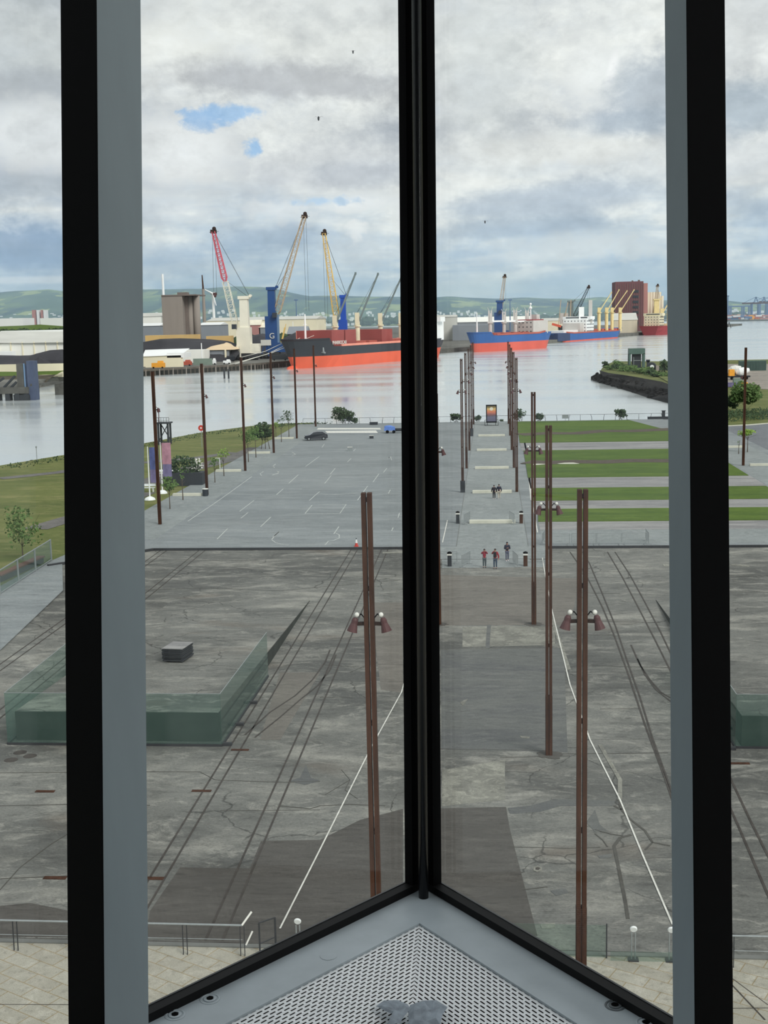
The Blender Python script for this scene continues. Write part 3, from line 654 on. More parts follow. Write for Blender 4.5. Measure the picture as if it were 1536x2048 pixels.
# left bank
edge = gp([(0, 932), (120, 912), (285, 888), (400, 866), (500, 853), (560, 848), (625, 846)], -0.2)
bank = [(-39.5, 38), (-39.5, 252.2)] + [(p.x, p.y) for p in reversed(edge)] + [(-110, 160), (-110, 38)]
ob = slab('left_bank', bank, -0.12, 4.4, 'rough_grass'); ob['kind'] = 'stuff'; tag(ob, 'rough grass bank left of the promenade along the river edge', 'grass')
MB().strip(gp([(0, 957), (60, 951), (124, 944), (200, 930), (290, 925), (400, 915), (470, 905)], -0.1), 2.6, -0.1, -0.08).build('gravel_track', 'gravel_path', ob)
MB().strip(gp([(290, 968), (350, 945), (420, 928), (480, 912), (520, 895)], -0.1), 4.0, -0.095, -0.078).build('gravel_track', 'gravel_path', ob)
MB().strip(gp([(70, 1058), (130, 1040), (200, 1020), (290, 985)], -0.1), 3.0, -0.1, -0.08).build('gravel_track', 'gravel_path', ob)
slab('left_verge', gp([(0, 1172), (60, 1140), (124, 1112), (126, 1180), (0, 1300)], -0.1), -0.1, 0.05, 'plaza_paving', ob)
# right land: road, rough ground, headland
rl = slab('right_land', [(42, 38), (140, 38), (230, 560), (62, 560), (57, 440), (55, 400), (52, 330), (46, 262), (42, 252)], -0.1, 4.2, 'rough_grass'); rl['kind'] = 'stuff'; tag(rl, 'rough green ground right of the plaza behind the road', 'grass')
slab('road', gp([(1440, 853), (1500, 850), (1600, 842), (1640, 960), (1536, 912), (1440, 860)], 0.0), -0.02, 0.12, 'road_asphalt', rl)
MB().strip(gp([(1440, 853), (1500, 850), (1600, 842)], 0.0), 0.5, -0.1, 0.12).build('road_kerb', 'cream_stone', rl)
slab('quay_yard', gp([(1440, 772), (1700, 790), (1700, 728), (1440, 728)], 0.0), 0.02, 0.12, 'yard_sand', rl)
hd = MB()
def hill_strip(mb, pts_lo, pts_hi, z0, z1):
    n = len(pts_lo); vs = [(p.x, p.y, z0) for p in pts_lo] + [(p.x, p.y, z1) for p in pts_hi]
    mb.add(vs, [(i, i + 1, n + i + 1, n + i) for i in range(n - 1)])
lo = gp([(1182, 757), (1195, 764), (1225, 773), (1262, 784), (1300, 797), (1335, 806), (1400, 826), (1470, 850)], WZ)
hi = gp([(1200, 742), (1214, 746), (1240, 750), (1262, 754), (1290, 759), (1318, 765), (1400, 792), (1480, 818)], -0.2)
m_ = MB(); N = len(lo)
for j in range(5):
    t0, t1 = j / 5, (j + 1) / 5
    a = [lo[i].lerp(hi[i], t0) + V((random.uniform(-1, 1), random.uniform(-1, 1), random.uniform(-.3, .3))) * (0 if j == 0 else 1) for i in range(N)]
    if j: a = prev
    b_ = [lo[i].lerp(hi[i], t1) + V((random.uniform(-1, 1), random.uniform(-1, 1), random.uniform(-.4, .4))) for i in range(N)]
    m_.add(a + b_, [(i, i + 1, N + i + 1, N + i) for i in range(N - 1)]); prev = b_
hl = m_.build('rocky_shore', 'rock'); tag(hl, 'dark rocky shore of the headland sloping into the river', 'rocks', kind='stuff')
top = gp([(1200, 742), (1214, 746), (1240, 750), (1262, 754), (1290, 759), (1318, 765), (1400, 792), (1480, 818), (1700, 850), (1700, 726), (1330, 722), (1230, 722), (1208, 730)], -0.3)
MB().prism([(p.x, p.y) for p in top], -5, -0.4).build('headland_top', 'rough_grass', hl)
rockm = MB(); random.seed(5)
for _ in range(170):
    i = random.randrange(N - 1); t = random.random(); u_ = random.random() * 0.75
    p = lo[i].lerp(lo[i + 1], t).lerp(hi[i].lerp(hi[i + 1], t), u_); rockm.ball(p, random.uniform(0.4, 1.1), 5, (1, 1, 0.6), 0.25)
rockm.build('boulders', 'rock', hl)['kind'] = 'stuff'
# far bank: quay land, with masonry front on timber piles
qf = gp([(0, 790), (60, 780), (125, 765)], WZ) + [V((-190, 575, 0)), V((-169.8, 597, 0)), V((-148, 626, 0)), V((-127, 655, 0)), V((-50, 850, 0)), V((20, 1045, 0)), V((145, 1397, 0)), V((290, 1800, 0)), V((450, 2300, 0))]
land = [(-1500, 200)] + [(p.x, p.y) for p in qf[:4]] + [(p.x, p.y) for p in qf[4:]] + [(-200, 2600), (-900, 4200), (-4500, 4500), (-4500, 200)]
land = [(-600, 440)] + [(p.x, p.y) for p in qf] + [(300, 2500), (0, 3000), (-900, 4200), (-4500, 4500), (-4500, 440)]
fl_ = slab('far_quay_land', land, -1.0, 4.5, 'quay_ground')
fp_ = slab('far_port_land', [(560, 3230), (640, 3180), (1600, 2900), (3000, 4000), (900, 5200), (500, 4300)], -1.0, 4.0, 'quay_ground')
fs_ = slab('far_shore_land', [(-6000, 4400), (-900, 4300), (400, 4700), (2000, 4600), (6000, 5000), (6000, 9000), (-6000, 9000)], -2.5, 2.0, 'far_green' if 'far_green' in MATS else 'rough_grass')
# ============================================================ RUSTY MASTS
def make_mast(arms):
    t = thing('rusty_steel_mast', '', 'mast')
    for s in (-1, 1): MB().box((s * 0.088, 0, 8.05), (0.135, 0.28, 16.1)).build('steel_plate', 'rust', t)
    MB().box((0, 0, 1.5), (0.33, 0.25, 3.0)).build('base_sleeve', 'rust_dark', t)
    for z in (5.5, 9.0, 13.2, 15.9): MB().box((0, 0, z), (0.045, 0.2, 0.12)).build('spacer', 'rust_dark', t)
    for s in arms:
        a = MB().bar((s * 0.1, 0, 12.12), (s * 0.44, -0.05, 12.12), 0.10, 0.10).build('lamp_arm', 'rust_dark', t)
        ax = V((s * 0.28, -0.10, -1)).normalized()
        c = V((s * 0.44, -0.08, 12.2))
        MB().lathe(c, [(0.06, -0.12), (0.10, -0.04), (0.10, 0.06), (0.11, 0.09), (0.165, 0.32), (0.15, 0.32), (0.08, 0.12)], 14, ax).build('spotlight_shade', 'maroon_shade', a)
        MB().ball(c - ax * 0.17 + V((-s * 0.03, -0.04, 0.05)), 0.075, 10).build('lamp_cap', 'off_white', a)
        MB().path([(s * 0.12, 0, 12.25), (s * 0.25, -0.02, 12.42), (s * 0.36, -0.04, 12.32)], 0.02, 6).build('cable', 'black_paint', a)
    return t
m2 = make_mast((-1, 1)); mL = make_mast((1,)); mR = make_mast((-1,))
XL, XR = -3.55, 2.82
cen = [(-3.72, 36.3, 'nearest rusty mast left of the corner post, its spotlights level with the empty slab', 1), (2.66, 36.6, 'nearest and widest rusty mast right of the corner post, foot hidden by the sill', 1),
       (2.66, 58.44, 'rusty mast just left of the nearest right-hand mast, foot on the cracked slab', 1), (XR, 84.5, 'third rusty mast on the right of the path, lamps against the puddled grass', 1),
       (-3.78, 84.5, 'rusty mast mostly hidden behind the black corner post, one spotlight showing', 1)]
nm_ = ['second', 'third', 'fourth', 'fifth']
g_ = 'rusty masts lining the central path'
first = True
def place(proto, x, y, z, label, group, used=[]):
    if proto.name in used: o = dup(proto)
    else: o = proto; used.append(proto.name)
    o.location = (x, y, z); o['label'] = label; o['group'] = group; return o
for x, y, lab, _ in cen:
    place(m2, x, y, ZL + 0.01, lab, g_); random.seed(int(y))
    MB().prism([(x + 0.75 * math.cos(q * PI / 8) * random.uniform(0.6, 1.1), y + 0.7 * math.sin(q * PI / 8) * random.uniform(0.6, 1.1)) for q in range(16)], ZL, ZL + 0.02).build('rust_stain', 'asphalt_patch', low_)
for side, xx in (('left', XL), ('right', 2.98)):
    for i, y in enumerate(PY[1:]):
        sx = xx + (0.0 if side == 'left' else (i * 0.09))
        place(m2, sx, y, 0.015, 'rusty mast in the %s row of the upper path, %s' % (side, ['nearest, beside the walking couple', 'second of the row', 'third of the row', 'fourth of the row', 'farthest, by the picture board'][i]), 'rusty masts in rows along the paved upper path')
fl6 = ['beside the flag poles, its foot nearest the building', 'with the dark litter bin at its foot', 'by the riverside track, third from the building', 'beside the dark clump of trees', 'just left of the black car', 'farthest, behind the black car at the waterfront']
for i, y in enumerate(PY):
    place(mL, -35.1, y, 0.015, 'thin rusty mast on the left promenade %s' % fl6[i], 'rusty masts on the left promenade')
place(mR, 34.5, 173.4, 0.015, 'single thin rusty mast beyond the right window column, in front of the road', 'rusty masts on the right promenade')
for i, (x, y, z, h, lab) in enumerate(((XL, 149.4, 0.0, 1.35, 'dark sleeve box round the foot of the left mast by the walking couple'), (XL, 221.5, 0.0, 1.3, 'small dark sleeve box round the foot of a far left mast'))):
    o = MB().box((x, y - 0.02, z + h / 2 + 0.02), (0.56, 0.5, h)).box((x, y - 0.02, z + h + 0.04), (0.6, 0.54, 0.06)).build('sleeve_box', 'charcoal', loc=(x, y, z)); tag(o, lab, 'box')

# squat capped bollards on the post grid
def bollard(x, y, z, lab, rust_):
    t = thing('capped_bollard', lab, 'bollard', (x, y, z), group='capped bollards beside the path')
    MB().box((x, y, z + 0.5), (0.34, 0.30, 1.0)).build('body', 'rust' if rust_ else 'charcoal', t)
    MB().box((x, y, z + 1.03), (0.42, 0.38, 0.14)).build('white_band', 'off_white', t)
    MB().box((x, y, z + 1.14), (0.40, 0.36, 0.10)).ball((x, y, z + 1.2), 0.16, 8, (1, 1, 0.5)).build('cap', 'black_paint', t)
bollard(-3.55, 126.4, 0.01, 'grey bollard with a white band left of the path, level with the nearest cream bench', 0)
bollard(2.95, 126.2, 0.01, 'rusty bollard with a white band right of the path, level with the nearest cream bench', 1)
bollard(-3.7, 105.1, ZL + 0.01, 'dark bollard with a white band left of the two people in red', 0)
bollard(2.8, 105.0, ZL + 0.01, 'rusty bollard with a white band right of the person in navy', 1)

# crowd barriers
def barrier_proto():
    t = thing('crowd_barrier', '', 'barrier'); f = MB()
    f.tube((-1.1, 0, 0.2), (-1.1, 0, 1.1), 0.025).tube((1.1, 0, 0.2), (1.1, 0, 1.1), 0.025).tube((-1.1, 0, 1.1), (1.1, 0, 1.1), 0.025).tube((-1.1, 0, 0.2), (1.1, 0, 0.2), 0.02)
    f.build('frame', 'galv', t); b = MB()
    for i in range(1, 17): b.tube((-1.1 + i * 2.2 / 17, 0, 0.2), (-1.1 + i * 2.2 / 17, 0, 1.1), 0.014, n=4)
    b.build('infill_bars', 'galv', t)
    for s in (-1, 1): MB().bar((s * 0.9, -0.3, 0.02), (s * 0.9, 0.3, 0.02), 0.04, 0.03).tube((s * 0.9, 0, 0.02), (s * 0.9, 0, 0.22), 0.02, n=6).build('foot', 'galv', t)
    return t
bp_ = barrier_proto(); gb = 'steel crowd barriers by the slab edge'
lst = [(6.0, 113.7, 0.015, 0, 'steel crowd barrier in the row behind the right masts, leftmost panel'), (8.4, 113.75, 0.015, 0, 'steel crowd barrier in the row behind the right masts, second panel'), (10.7, 113.8, 0.015, 0, 'steel crowd barrier in the row behind the right masts, third panel'),
       (13.0, 113.85, 0.015, 0, 'steel crowd barrier in the row behind the right masts, rightmost panel'), (14.3, 114.9, 0.015, 90, 'steel crowd barrier turned end-on at the right end of the row'), (4.75, 114.9, 0.015, 82, 'steel crowd barrier turned end-on at the left end of the row'),
       (-4.2, 106.2, ZL + 0.012, 0, 'steel crowd barrier behind the dark bollard left of the people'), (-2.3, 105.3, ZL + 0.012, 72, 'steel crowd barrier turned side-on right of the dark bollard'),
       (3.9, 106.2, ZL + 0.012, 0, 'steel crowd barrier behind the rusty bollard right of the people'), (1.95, 105.3, ZL + 0.012, 100, 'steel crowd barrier turned side-on left of the rusty bollard'),
       (-4.7, 127.3, 0.015, 0, 'steel crowd barrier behind the grey bollard at the nearest bench'), (-2.6, 126.4, 0.02, 75, 'steel crowd barrier side-on right of the grey bollard'), (2.0, 126.3, 0.02, 102, 'steel crowd barrier side-on left of the farther rusty bollard')]
for i, (x, y, z, r, lab) in enumerate(lst):
    o = bp_ if i == 0 else dup(bp_); o.location = (x, y, z); o.rotation_euler.z = R(r); o['label'] = lab; o['group'] = gb

# ============================================================ PEOPLE
mat('skin', (176, 132, 112), 0.6, 0, 0, spec=0.2); mat('hair_dark', (44, 36, 34), 0.9, 0, 0.1)
def skinned(name, joints, edges, rad, m_, parent, sub=1):
    me = bpy.data.meshes.new(name); me.from_pydata([V(j) for j in joints], edges, []); o = bpy.data.objects.new(name, me); COL.objects.link(o)
    o.modifiers.new('skin', 'SKIN'); sv = me.skin_vertices[0].data
    for i, r in enumerate(rad):
        r = r if isinstance(r, tuple) else (r, r); sv[i].radius = r; sv[i].use_root = (i == 0)
    s = o.modifiers.new('sub', 'SUBSURF'); s.levels = s.render_levels = sub
    dg = bpy.context.evaluated_depsgraph_get(); nm = bpy.data.meshes.new_from_object(o.evaluated_get(dg)); bpy.data.objects.remove(o)
    o = bpy.data.objects.new(name, nm); COL.objects.link(o); nm.materials.clear(); nm.materials.append(MATS[m_] if m_ in MATS else m_)
    for p in nm.polygons: p.use_smooth = True
    o.parent = parent; return o
def person(label, x, y, z, rz, H_, coat, legs, shoes, hands, stride=0.0, long_coat=0.0, hood=None, bag=None, hat=None):
    """local frame: faces -Y. hands: two (x, y, z) targets as fractions of height."""
    t = thing('person', label, 'person', (x, y, z), R(rz)); k = H_
    hip = V((0, 0, 0.52)) * k; chest = V((0, 0, 0.74)) * k; neck = V((0, -0.005, 0.845)) * k; head = V((0, -0.012, 0.925)) * k
    J = [hip, V((0, 0, 0.63)) * k, chest, neck, head, head + V((0, 0, 0.045)) * k]; E = [(0, 1), (1, 2), (2, 3), (3, 4), (4, 5)]
    Rr = [0.075 * k, 0.07 * k, (0.085 * k, 0.06 * k), 0.028 * k, (0.045 * k, 0.055 * k), (0.035 * k, 0.04 * k)]
    sh, lg = [], []
    for s, hd_ in ((-1, hands[0]), (1, hands[1])):
        S = V((s * 0.105, 0, 0.805)) * k; Hn = V(hd_) * k; mid = (S + Hn) / 2; reach = (Hn - S).length; up_l = 0.172 * k
        bend = math.sqrt(max(0.0, up_l ** 2 - (reach / 2) ** 2)); el = mid + V((s * 0.55, 0.25, -0.8)).normalized() * bend
        fd = (Hn - el).normalized(); b0 = len(J)
        J += [S, el, Hn, Hn + fd * 0.035 * k]; Rr += [0.032 * k, 0.025 * k, 0.016 * k, (0.022 * k, 0.012 * k)]; E += [(2, b0), (b0, b0 + 1), (b0 + 1, b0 + 2), (b0 + 2, b0 + 3)]
        sd = fd.cross(V((0, 0, 1))); sd = sd.normalized() if sd.length > 0.2 else V((1, 0, 0)); cv = fd.cross(sd)
        for q, ln_ in ((-1.5, 0.030), (-0.5, 0.036), (0.5, 0.034), (1.5, 0.026)):
            b1 = len(J); base = Hn + fd * 0.045 * k + sd * q * 0.0085 * k
            J += [base, base + fd * ln_ * 0.6 * k + cv * 0.004 * k, base + fd * ln_ * k + cv * 0.014 * k]; Rr += [0.0056 * k, 0.005 * k, 0.0042 * k]; E += [(b0 + 3, b1), (b1, b1 + 1), (b1 + 1, b1 + 2)]
        b1 = len(J); J += [Hn + fd * 0.02 * k - sd * s * 0.022 * k, Hn + fd * 0.042 * k - sd * s * 0.032 * k]; Rr += [0.0065 * k, 0.005 * k]; E += [(b0 + 2, b1), (b1, b1 + 1)]
        sh.append((S, el, Hn))
        ft = V((s * 0.055, s * stride, 0.03)) * k; kn = V((s * 0.055, s * stride * 0.5 - 0.03 - abs(stride) * 0.1, 0.285)) * k; hp = V((s * 0.05, 0, 0.48)) * k
        b0 = len(J); J += [hp, kn, ft + V((0, 0.01, 0.02)) * k, ft + V((0, -0.09, -0.01)) * k]; Rr += [0.05 * k, 0.033 * k, 0.02 * k, 0.018 * k]; E += [(0, b0), (b0, b0 + 1), (b0 + 1, b0 + 2), (b0 + 2, b0 + 3)]
        lg.append((hp, kn, ft))
    body = skinned('body', J, E, Rr, 'skin', t)
    # face: nose and ears, eyes
    MB().ball(head + V((0, -0.057, 0.0)) * k, 0.010 * k, 6, (0.8, 1, 1.3)).ball(head + V((-0.047, 0, 0)) * k, 0.013 * k, 6, (0.5, 0.8, 1.2)).ball(head + V((0.047, 0, 0)) * k, 0.013 * k, 6, (0.5, 0.8, 1.2)).build('nose_and_ears', 'skin', None)
    o = bpy.context.scene.collection.objects[-1]; o.parent = t
    o = MB().ball(head + V((-0.018, -0.052, 0.012)) * k, 0.006 * k, 6).ball(head + V((0.018, -0.052, 0.012)) * k, 0.006 * k, 6).box(tuple(head + V((0, -0.054, -0.028)) * k), (0.025 * k, 0.004 * k, 0.005 * k)).build('eyes_and_mouth', 'hair_dark'); o.parent = t
    # clothes
    C_ = [V((0, 0, 0.50 - long_coat)) * k, V((0, 0, 0.56)) * k, V((0, 0, 0.66)) * k, V((0, 0, 0.76)) * k, V((0, 0, 0.825)) * k]; CR = [(0.098 * k, 0.078 * k), (0.094 * k, 0.076 * k), (0.092 * k, 0.074 * k), (0.108 * k, 0.074 * k), (0.058 * k, 0.050 * k)]
    CE = [(0, 1), (1, 2), (2, 3), (3, 4)]
    for S, el, Hn in sh: b0 = len(C_); C_ += [S, el, el.lerp(Hn, 0.92)]; CR += [0.048 * k, 0.039 * k, 0.030 * k]; CE += [(3, b0), (b0, b0 + 1), (b0 + 1, b0 + 2)]
    skinned('jacket', C_, CE, CR, coat, t)
    T_ = [V((0, 0, 0.50)) * k]; TR = [(0.086 * k, 0.07 * k)]; TE = []
    for hp, kn, ft in lg: b0 = len(T_); T_ += [hp, kn, ft + V((0, 0.012, 0.035)) * k]; TR += [0.060 * k, 0.044 * k, 0.034 * k]; TE += [(0, b0), (b0, b0 + 1), (b0 + 1, b0 + 2)]
    skinned('trousers', T_, TE, TR, legs, t)
    for hp, kn, ft in lg: o = skinned('shoe', [ft + V((0, 0.02, 0.0)) * k, ft + V((0, -0.05, -0.004)) * k, ft + V((0, -0.105, -0.006)) * k], [(0, 1), (1, 2)], [0.027 * k, 0.025 * k, 0.020 * k], shoes, t)
    o = MB().ball(head + V((0, 0.010, 0.022)) * k, 0.060 * k, 10, (0.9, 0.95, 0.85)).build('hair', hat or 'hair_dark', smooth=True); o.parent = t
    if hood: o = MB().ball(V((0, 0.05, 0.855)) * k, 0.055 * k, 8, (1.1, 0.8, 0.7)).build('hood', coat, smooth=True); o.parent = t
    if bag: o = MB().box(tuple(V((0, 0.10, 0.71)) * k), (0.17 * k, 0.08 * k, 0.22 * k)).build('backpack', bag); o.parent = t
    return t
mat('red_coat', (132, 40, 56), 0.8); mat('red_jacket', (146, 36, 46), 0.8); mat('navy_cloth', (40, 42, 58), 0.85); mat('dark_cloth', (48, 46, 54), 0.85); mat('black_cloth', (30, 30, 36), 0.85)
mat('jeans', (62, 76, 92), 0.85); mat('grey_trousers', (70, 82, 86), 0.85); mat('sweatpants', (84, 88, 106), 0.85); mat('beige_cloth', (176, 170, 156), 0.85); mat('shoe_white', (230, 230, 234), 0.6); mat('shoe_dark', (44, 42, 54), 0.7)
person('person in a long red coat and grey trousers raising both hands to the face', -0.70, 104.4, ZL, 6, 1.66, 'red_coat', 'grey_trousers', 'black_cloth', ((-0.035, -0.10, 0.885), (0.045, -0.10, 0.885)), 0.01, 0.11, hood=True)
person('person in a red and black jacket and jeans with one arm raised', 0.22, 103.9, ZL, -4, 1.76, 'red_jacket', 'jeans', 'shoe_dark', ((-0.05, -0.10, 0.90), (0.15, -0.03, 0.50)), 0.02, 0.02, hood=None)
o = MB().box((0.20, 103.75, ZL + 1.26), (0.26, 0.2, 0.42)).build('chest_pouch', 'black_cloth'); o.parent = [q for q in bpy.data.objects if q.get('label', '').startswith('person in a red and black')][0]; o.location = -V(o.parent.location)
person('person in a navy hooded jacket and white shoes walking with hands together', 1.27, 107.3, ZL, 5, 1.72, 'navy_cloth', 'sweatpants', 'shoe_white', ((-0.02, -0.13, 0.69), (0.02, -0.13, 0.69)), 0.07, 0.0, hood=True, hat='black_cloth')
person('person in dark clothes with a backpack and white shoes walking away, left of a couple', 0.22, 143.4, 0.012, 172, 1.66, 'dark_cloth', 'black_cloth', 'shoe_white', ((-0.14, -0.06, 0.50), (0.15, 0.02, 0.50)), 0.06, 0.0, bag='dark_cloth')
person('person in a navy top and pale trousers walking away, right of a couple', 0.80, 143.6, 0.012, 184, 1.74, 'navy_cloth', 'beige_cloth', 'shoe_white', ((-0.14, 0.0, 0.50), (0.14, -0.04, 0.50)), 0.07, 0.0)

# ============================================================ GLASS ENCLOSURES, RAISED SLABS, DECKS
def enclosure(sx, label):
    x0, x1, y0, y1 = (-13.72, -24.9, 59.25, 71.6) if sx < 0 else (11.8, 24.9, 59.6, 71.6)
    t = thing('glass_balustrade', label, 'glass balustrade', ((x0 + x1) / 2, y0, ZL), group='green glass balustrades round the raised slabs')
    h = 2.65
    for nme, p, q in (('glass_panel', (x0, y0), (x1, y0)), ('glass_panel', (x0, y0), (x0 - 0.15 * sx, y1)), ('glass_panel', (x1, y0), (x1 + 0.15 * sx, y1))):
        z1 = ZL + h
        gpn = MB().bar((p[0], p[1], ZL + 0.1 + h / 2), (q[0], q[1], ZL + 0.1 + h / 2), 0.03, h).build(nme, 'balustrade_glass', t)
        MB().bar((p[0], p[1], z1 + 0.11), (q[0], q[1], z1 + 0.11), 0.034, 0.018).build('top_edge', 'galv', gpn)
        MB().bar((p[0], p[1], ZL + 0.06), (q[0], q[1], ZL + 0.06), 0.10, 0.12).build('base_channel', 'dark_steel', gpn)
    for yy in (59.4, 62.5, 66.3):
        MB().box((x0 - 0.25 * -sx * -1, yy, ZL + 0.08), (0.45, 0.22, 0.14)).build('foot_bracket', 'dark_steel', t)
    return t
enclosure(-1, 'green glass balustrade round the raised slab on the left'); enclosure(1, 'green glass balustrade at the far right edge beyond the window column')
for sx, lab in ((-1, 'left'), (1, 'right')):
    a, b_ = (-14.0, -24.7) if sx < 0 else (12.15, 24.7); y0, y1, z0 = 60.0, 92.0, 1.35
    mb = MB(); vs = [(a, y0, ZL), (b_, y0, ZL), (b_, y1, ZL), (a, y1, ZL), (a, y0, z0), (b_, y0, z0), (b_, y1, ZL + 0.02), (a, y1, ZL + 0.02)]
    fs = [(0, 1, 5, 4), (1, 2, 6, 5), (3, 0, 4, 7), (2, 3, 7, 6), (4, 5, 6, 7)]
    o = mb.add(vs, fs if sx < 0 else [tuple(reversed(f)) for f in fs]).build('raised_slab', 'slab_concrete'); o['kind'] = 'structure'
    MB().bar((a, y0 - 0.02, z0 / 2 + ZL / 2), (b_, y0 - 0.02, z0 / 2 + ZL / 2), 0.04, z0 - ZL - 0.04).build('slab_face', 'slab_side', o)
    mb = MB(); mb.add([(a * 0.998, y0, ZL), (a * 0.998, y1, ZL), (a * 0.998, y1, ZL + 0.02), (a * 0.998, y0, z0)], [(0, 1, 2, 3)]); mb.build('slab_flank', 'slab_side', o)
def wz(y): return ZL + 0.02 + (1.35 - ZL) * (92 - y) / 32.0
sy = 72.0; s0 = wz(sy) + 0.09; ang = R(-5)
dtilt = math.atan((1.35 - ZL) / 32)
for i in range(7):
    z = s0 + i * 0.115
    jx, jy = (random.uniform(-0.03, 0.03), random.uniform(-0.05, 0.05)) if i < 6 else (0, 0)
    t = thing('stage_deck', 'grey-topped stage deck lying uppermost on the stack behind the glass' if i == 6 else 'dark-edged stage deck lying below the top one in the stack behind the glass', 'stage deck', (-19.15 + jx, sy + jy, z), ang, group='stage decks stacked on the raised slab')
    t.rotation_euler.x = -dtilt
    o = MB().box((0, 0, 0.028), (1.28, 2.0, 0.056)).build('frame', 'dark_steel'); o.parent = t
    o = MB().box((0, 0, 0.068), (1.31, 2.04, 0.024)).build('deck_board', 'deck_top' if False else 'strip_concrete'); o.parent = t
    if i < 6: o.data.materials[0] = MATS['charcoal']
    for ax in (-1, 1):
        o = MB().box((ax * 0.56, -0.9, -0.012), (0.1, 0.1, 0.024)).box((ax * 0.56, 0.9, -0.012), (0.1, 0.1, 0.024)).build('stacking_foot', 'galv'); o.parent = t

# ============================================================ FORECOURT EDGE: RAILINGS, GLASS, BOLLARD LIGHTS
def railing(x0, x1, label, gate=False):
    t = thing('forecourt_railing', label, 'railing', ((x0 + x1) / 2, 38.3, 0)); y = 38.25; n = max(1, round(abs(x1 - x0) / 1.95))
    MB().tube((x0, y, 1.08), (x1, y, 1.08), 0.035, n=8).build('handrail', 'galv', t)
    MB().tube((x0, y + 0.03, 0.55), (x1, y + 0.03, 0.55), 0.012, n=5).build('mid_wire', 'galv', t)
    for i in range(n + 1):
        x = x0 + (x1 - x0) * i / n
        MB().bar((x - 0.07, y - 0.02, 0), (x - 0.07, y, 1.05), 0.018, 0.06).bar((x + 0.07, y - 0.02, 0), (x + 0.07, y, 1.05), 0.018, 0.06).build('post', 'dark_steel', t)
    return t
t = railing(-30, -8.45, 'pale handrail on twin dark posts along the forecourt edge at left')
MB().tube((-8.45, 38.25, 1.08), (-8.15, 38.5, 1.45), 0.035).build('end_rail', 'off_white', t); MB().tube((-8.35, 38.3, 0.35), (-8.15, 38.5, 0.75), 0.03).build('end_rail', 'off_white', t)
railing(7.6, 30, 'pale handrail on twin dark posts at the far right of the forecourt edge')
t = thing('frameless_glass_rail', 'clear glass rail between the sill and the right bollard light on the forecourt edge', 'glass rail', (3.0, 38.7, 0))
MB().bb(0.4, 3.62, 38.64, 38.66, 0.02, 1.15).build('glass_panel', 'balustrade_clear', t); MB().bb(3.62, 3.66, 38.62, 38.68, 0.0, 1.2).build('end_post', 'dark_steel', t)
t = thing('frameless_glass_rail', 'clear glass rail along the forecourt edge from the bollard light to the right window column', 'glass rail', (5.4, 38.7, 0))
MB().bb(3.75, 7.4, 38.44, 38.46, 0.02, 0.35).build('glass_panel', 'balustrade_clear', t)
t = thing('steel_gate', 'open dark steel gate leaf just right of the left handrail end', 'gate', (-7.7, 38.5, 0))
MB().bar((-7.9, 38.4, 0), (-7.9, 38.4, 1.1), 0.05).bar((-7.9, 38.4, 1.1), (-7.45, 38.9, 1.05), 0.04).bar((-7.45, 38.9, 0.0), (-7.45, 38.9, 1.05), 0.06).bar((-7.9, 38.4, 0.35), (-7.45, 38.9, 0.35), 0.03).build('leaf_frame', 'dark_steel', t)
for x, y, lab in ((-6.62, 38.6, 'slim bollard light with a white disc head at the left end of the white line'), (-4.22, 38.7, 'slim bollard light, only its white disc head showing over the sill'), (4.5, 38.55, 'slim twin-post bollard light with a white disc head by the clear glass rail'), (5.72, 38.55, 'slim bollard light with a white disc head against the right window column')):
    t = thing('bollard_light', lab, 'bollard light', (x, y, 0), group='bollard lights on the forecourt edge')
    for s in (-1, 1): MB().tube((x + s * 0.06, y, 0), (x + s * 0.06, y, 0.95), 0.022, n=8).build('post', 'galv', t)
    MB().box((x, y, 0.02), (0.34, 0.26, 0.04)).build('base_plate', 'dark_steel', t)
    MB().lathe((x, y - 0.05, 1.08), [(0.10, 0), (0.12, 0.02), (0.12, 0.06), (0.09, 0.075)], 20, (0, 1, 0.35)).build('disc_head', 'white_paint', t)

# ============================================================ PLAZA OBJECTS
# car
p = G(632, 880, 0); t = thing('car', 'small black hatchback parked in front of the white road marking', 'car', (p.x, p.y, 0), R(12))
def car_part(mb, nme, m_): o = mb.build(nme, m_); o.parent = t; return o
mat('car_black', (34, 38, 44), 0.25, 0.0, 0, spec=0.6); mat('car_glass', (30, 36, 42), 0.08, 0, 0, spec=0.8)
prof = [(-2.05, 0.35), (-2.08, 0.62), (-1.95, 0.85), (-1.1, 0.98), (-0.45, 1.40), (0.2, 1.50), (1.1, 1.46), (1.75, 1.10), (2.02, 0.95), (2.05, 0.4), (1.7, 0.28), (-1.7, 0.28)]
mb = MB(); n = len(prof); W_ = 0.87
vs = [(x, -W_ * (0.82 if z > 1.05 else 1), z) for x, z in prof] + [(x, W_ * (0.82 if z > 1.05 else 1), z) for x, z in prof]
mb.add(vs, [tuple(range(n)), tuple(range(n, 2 * n))[::-1]] + [(i, n + i, n + (i + 1) % n, (i + 1) % n) for i in range(n)]); car_part(mb, 'body', 'car_black')
for s in (-1, 1):
    mb = MB(); q = [(-0.95, 1.02), (-0.42, 1.35), (0.15, 1.42), (1.0, 1.38), (1.4, 1.06)]
    mb.add([(x, s * (0.885 if z < 1.1 else 0.745), z) for x, z in q], [tuple(range(5))]); car_part(mb, 'side_window', 'car_glass')
    for wx in (-1.3, 1.3):
        o = car_part(MB().lathe((wx, s * 0.80, 0.31), [(0.31, -0.1), (0.31, 0.1)], 16, (0, 1, 0)), 'wheel', 'black_rubber')
        o2 = MB().lathe((wx, s * 0.905, 0.31), [(0.19, -0.01), (0.17, 0.01)], 10, (0, 1, 0)).build('hub', 'galv'); o2.parent = o
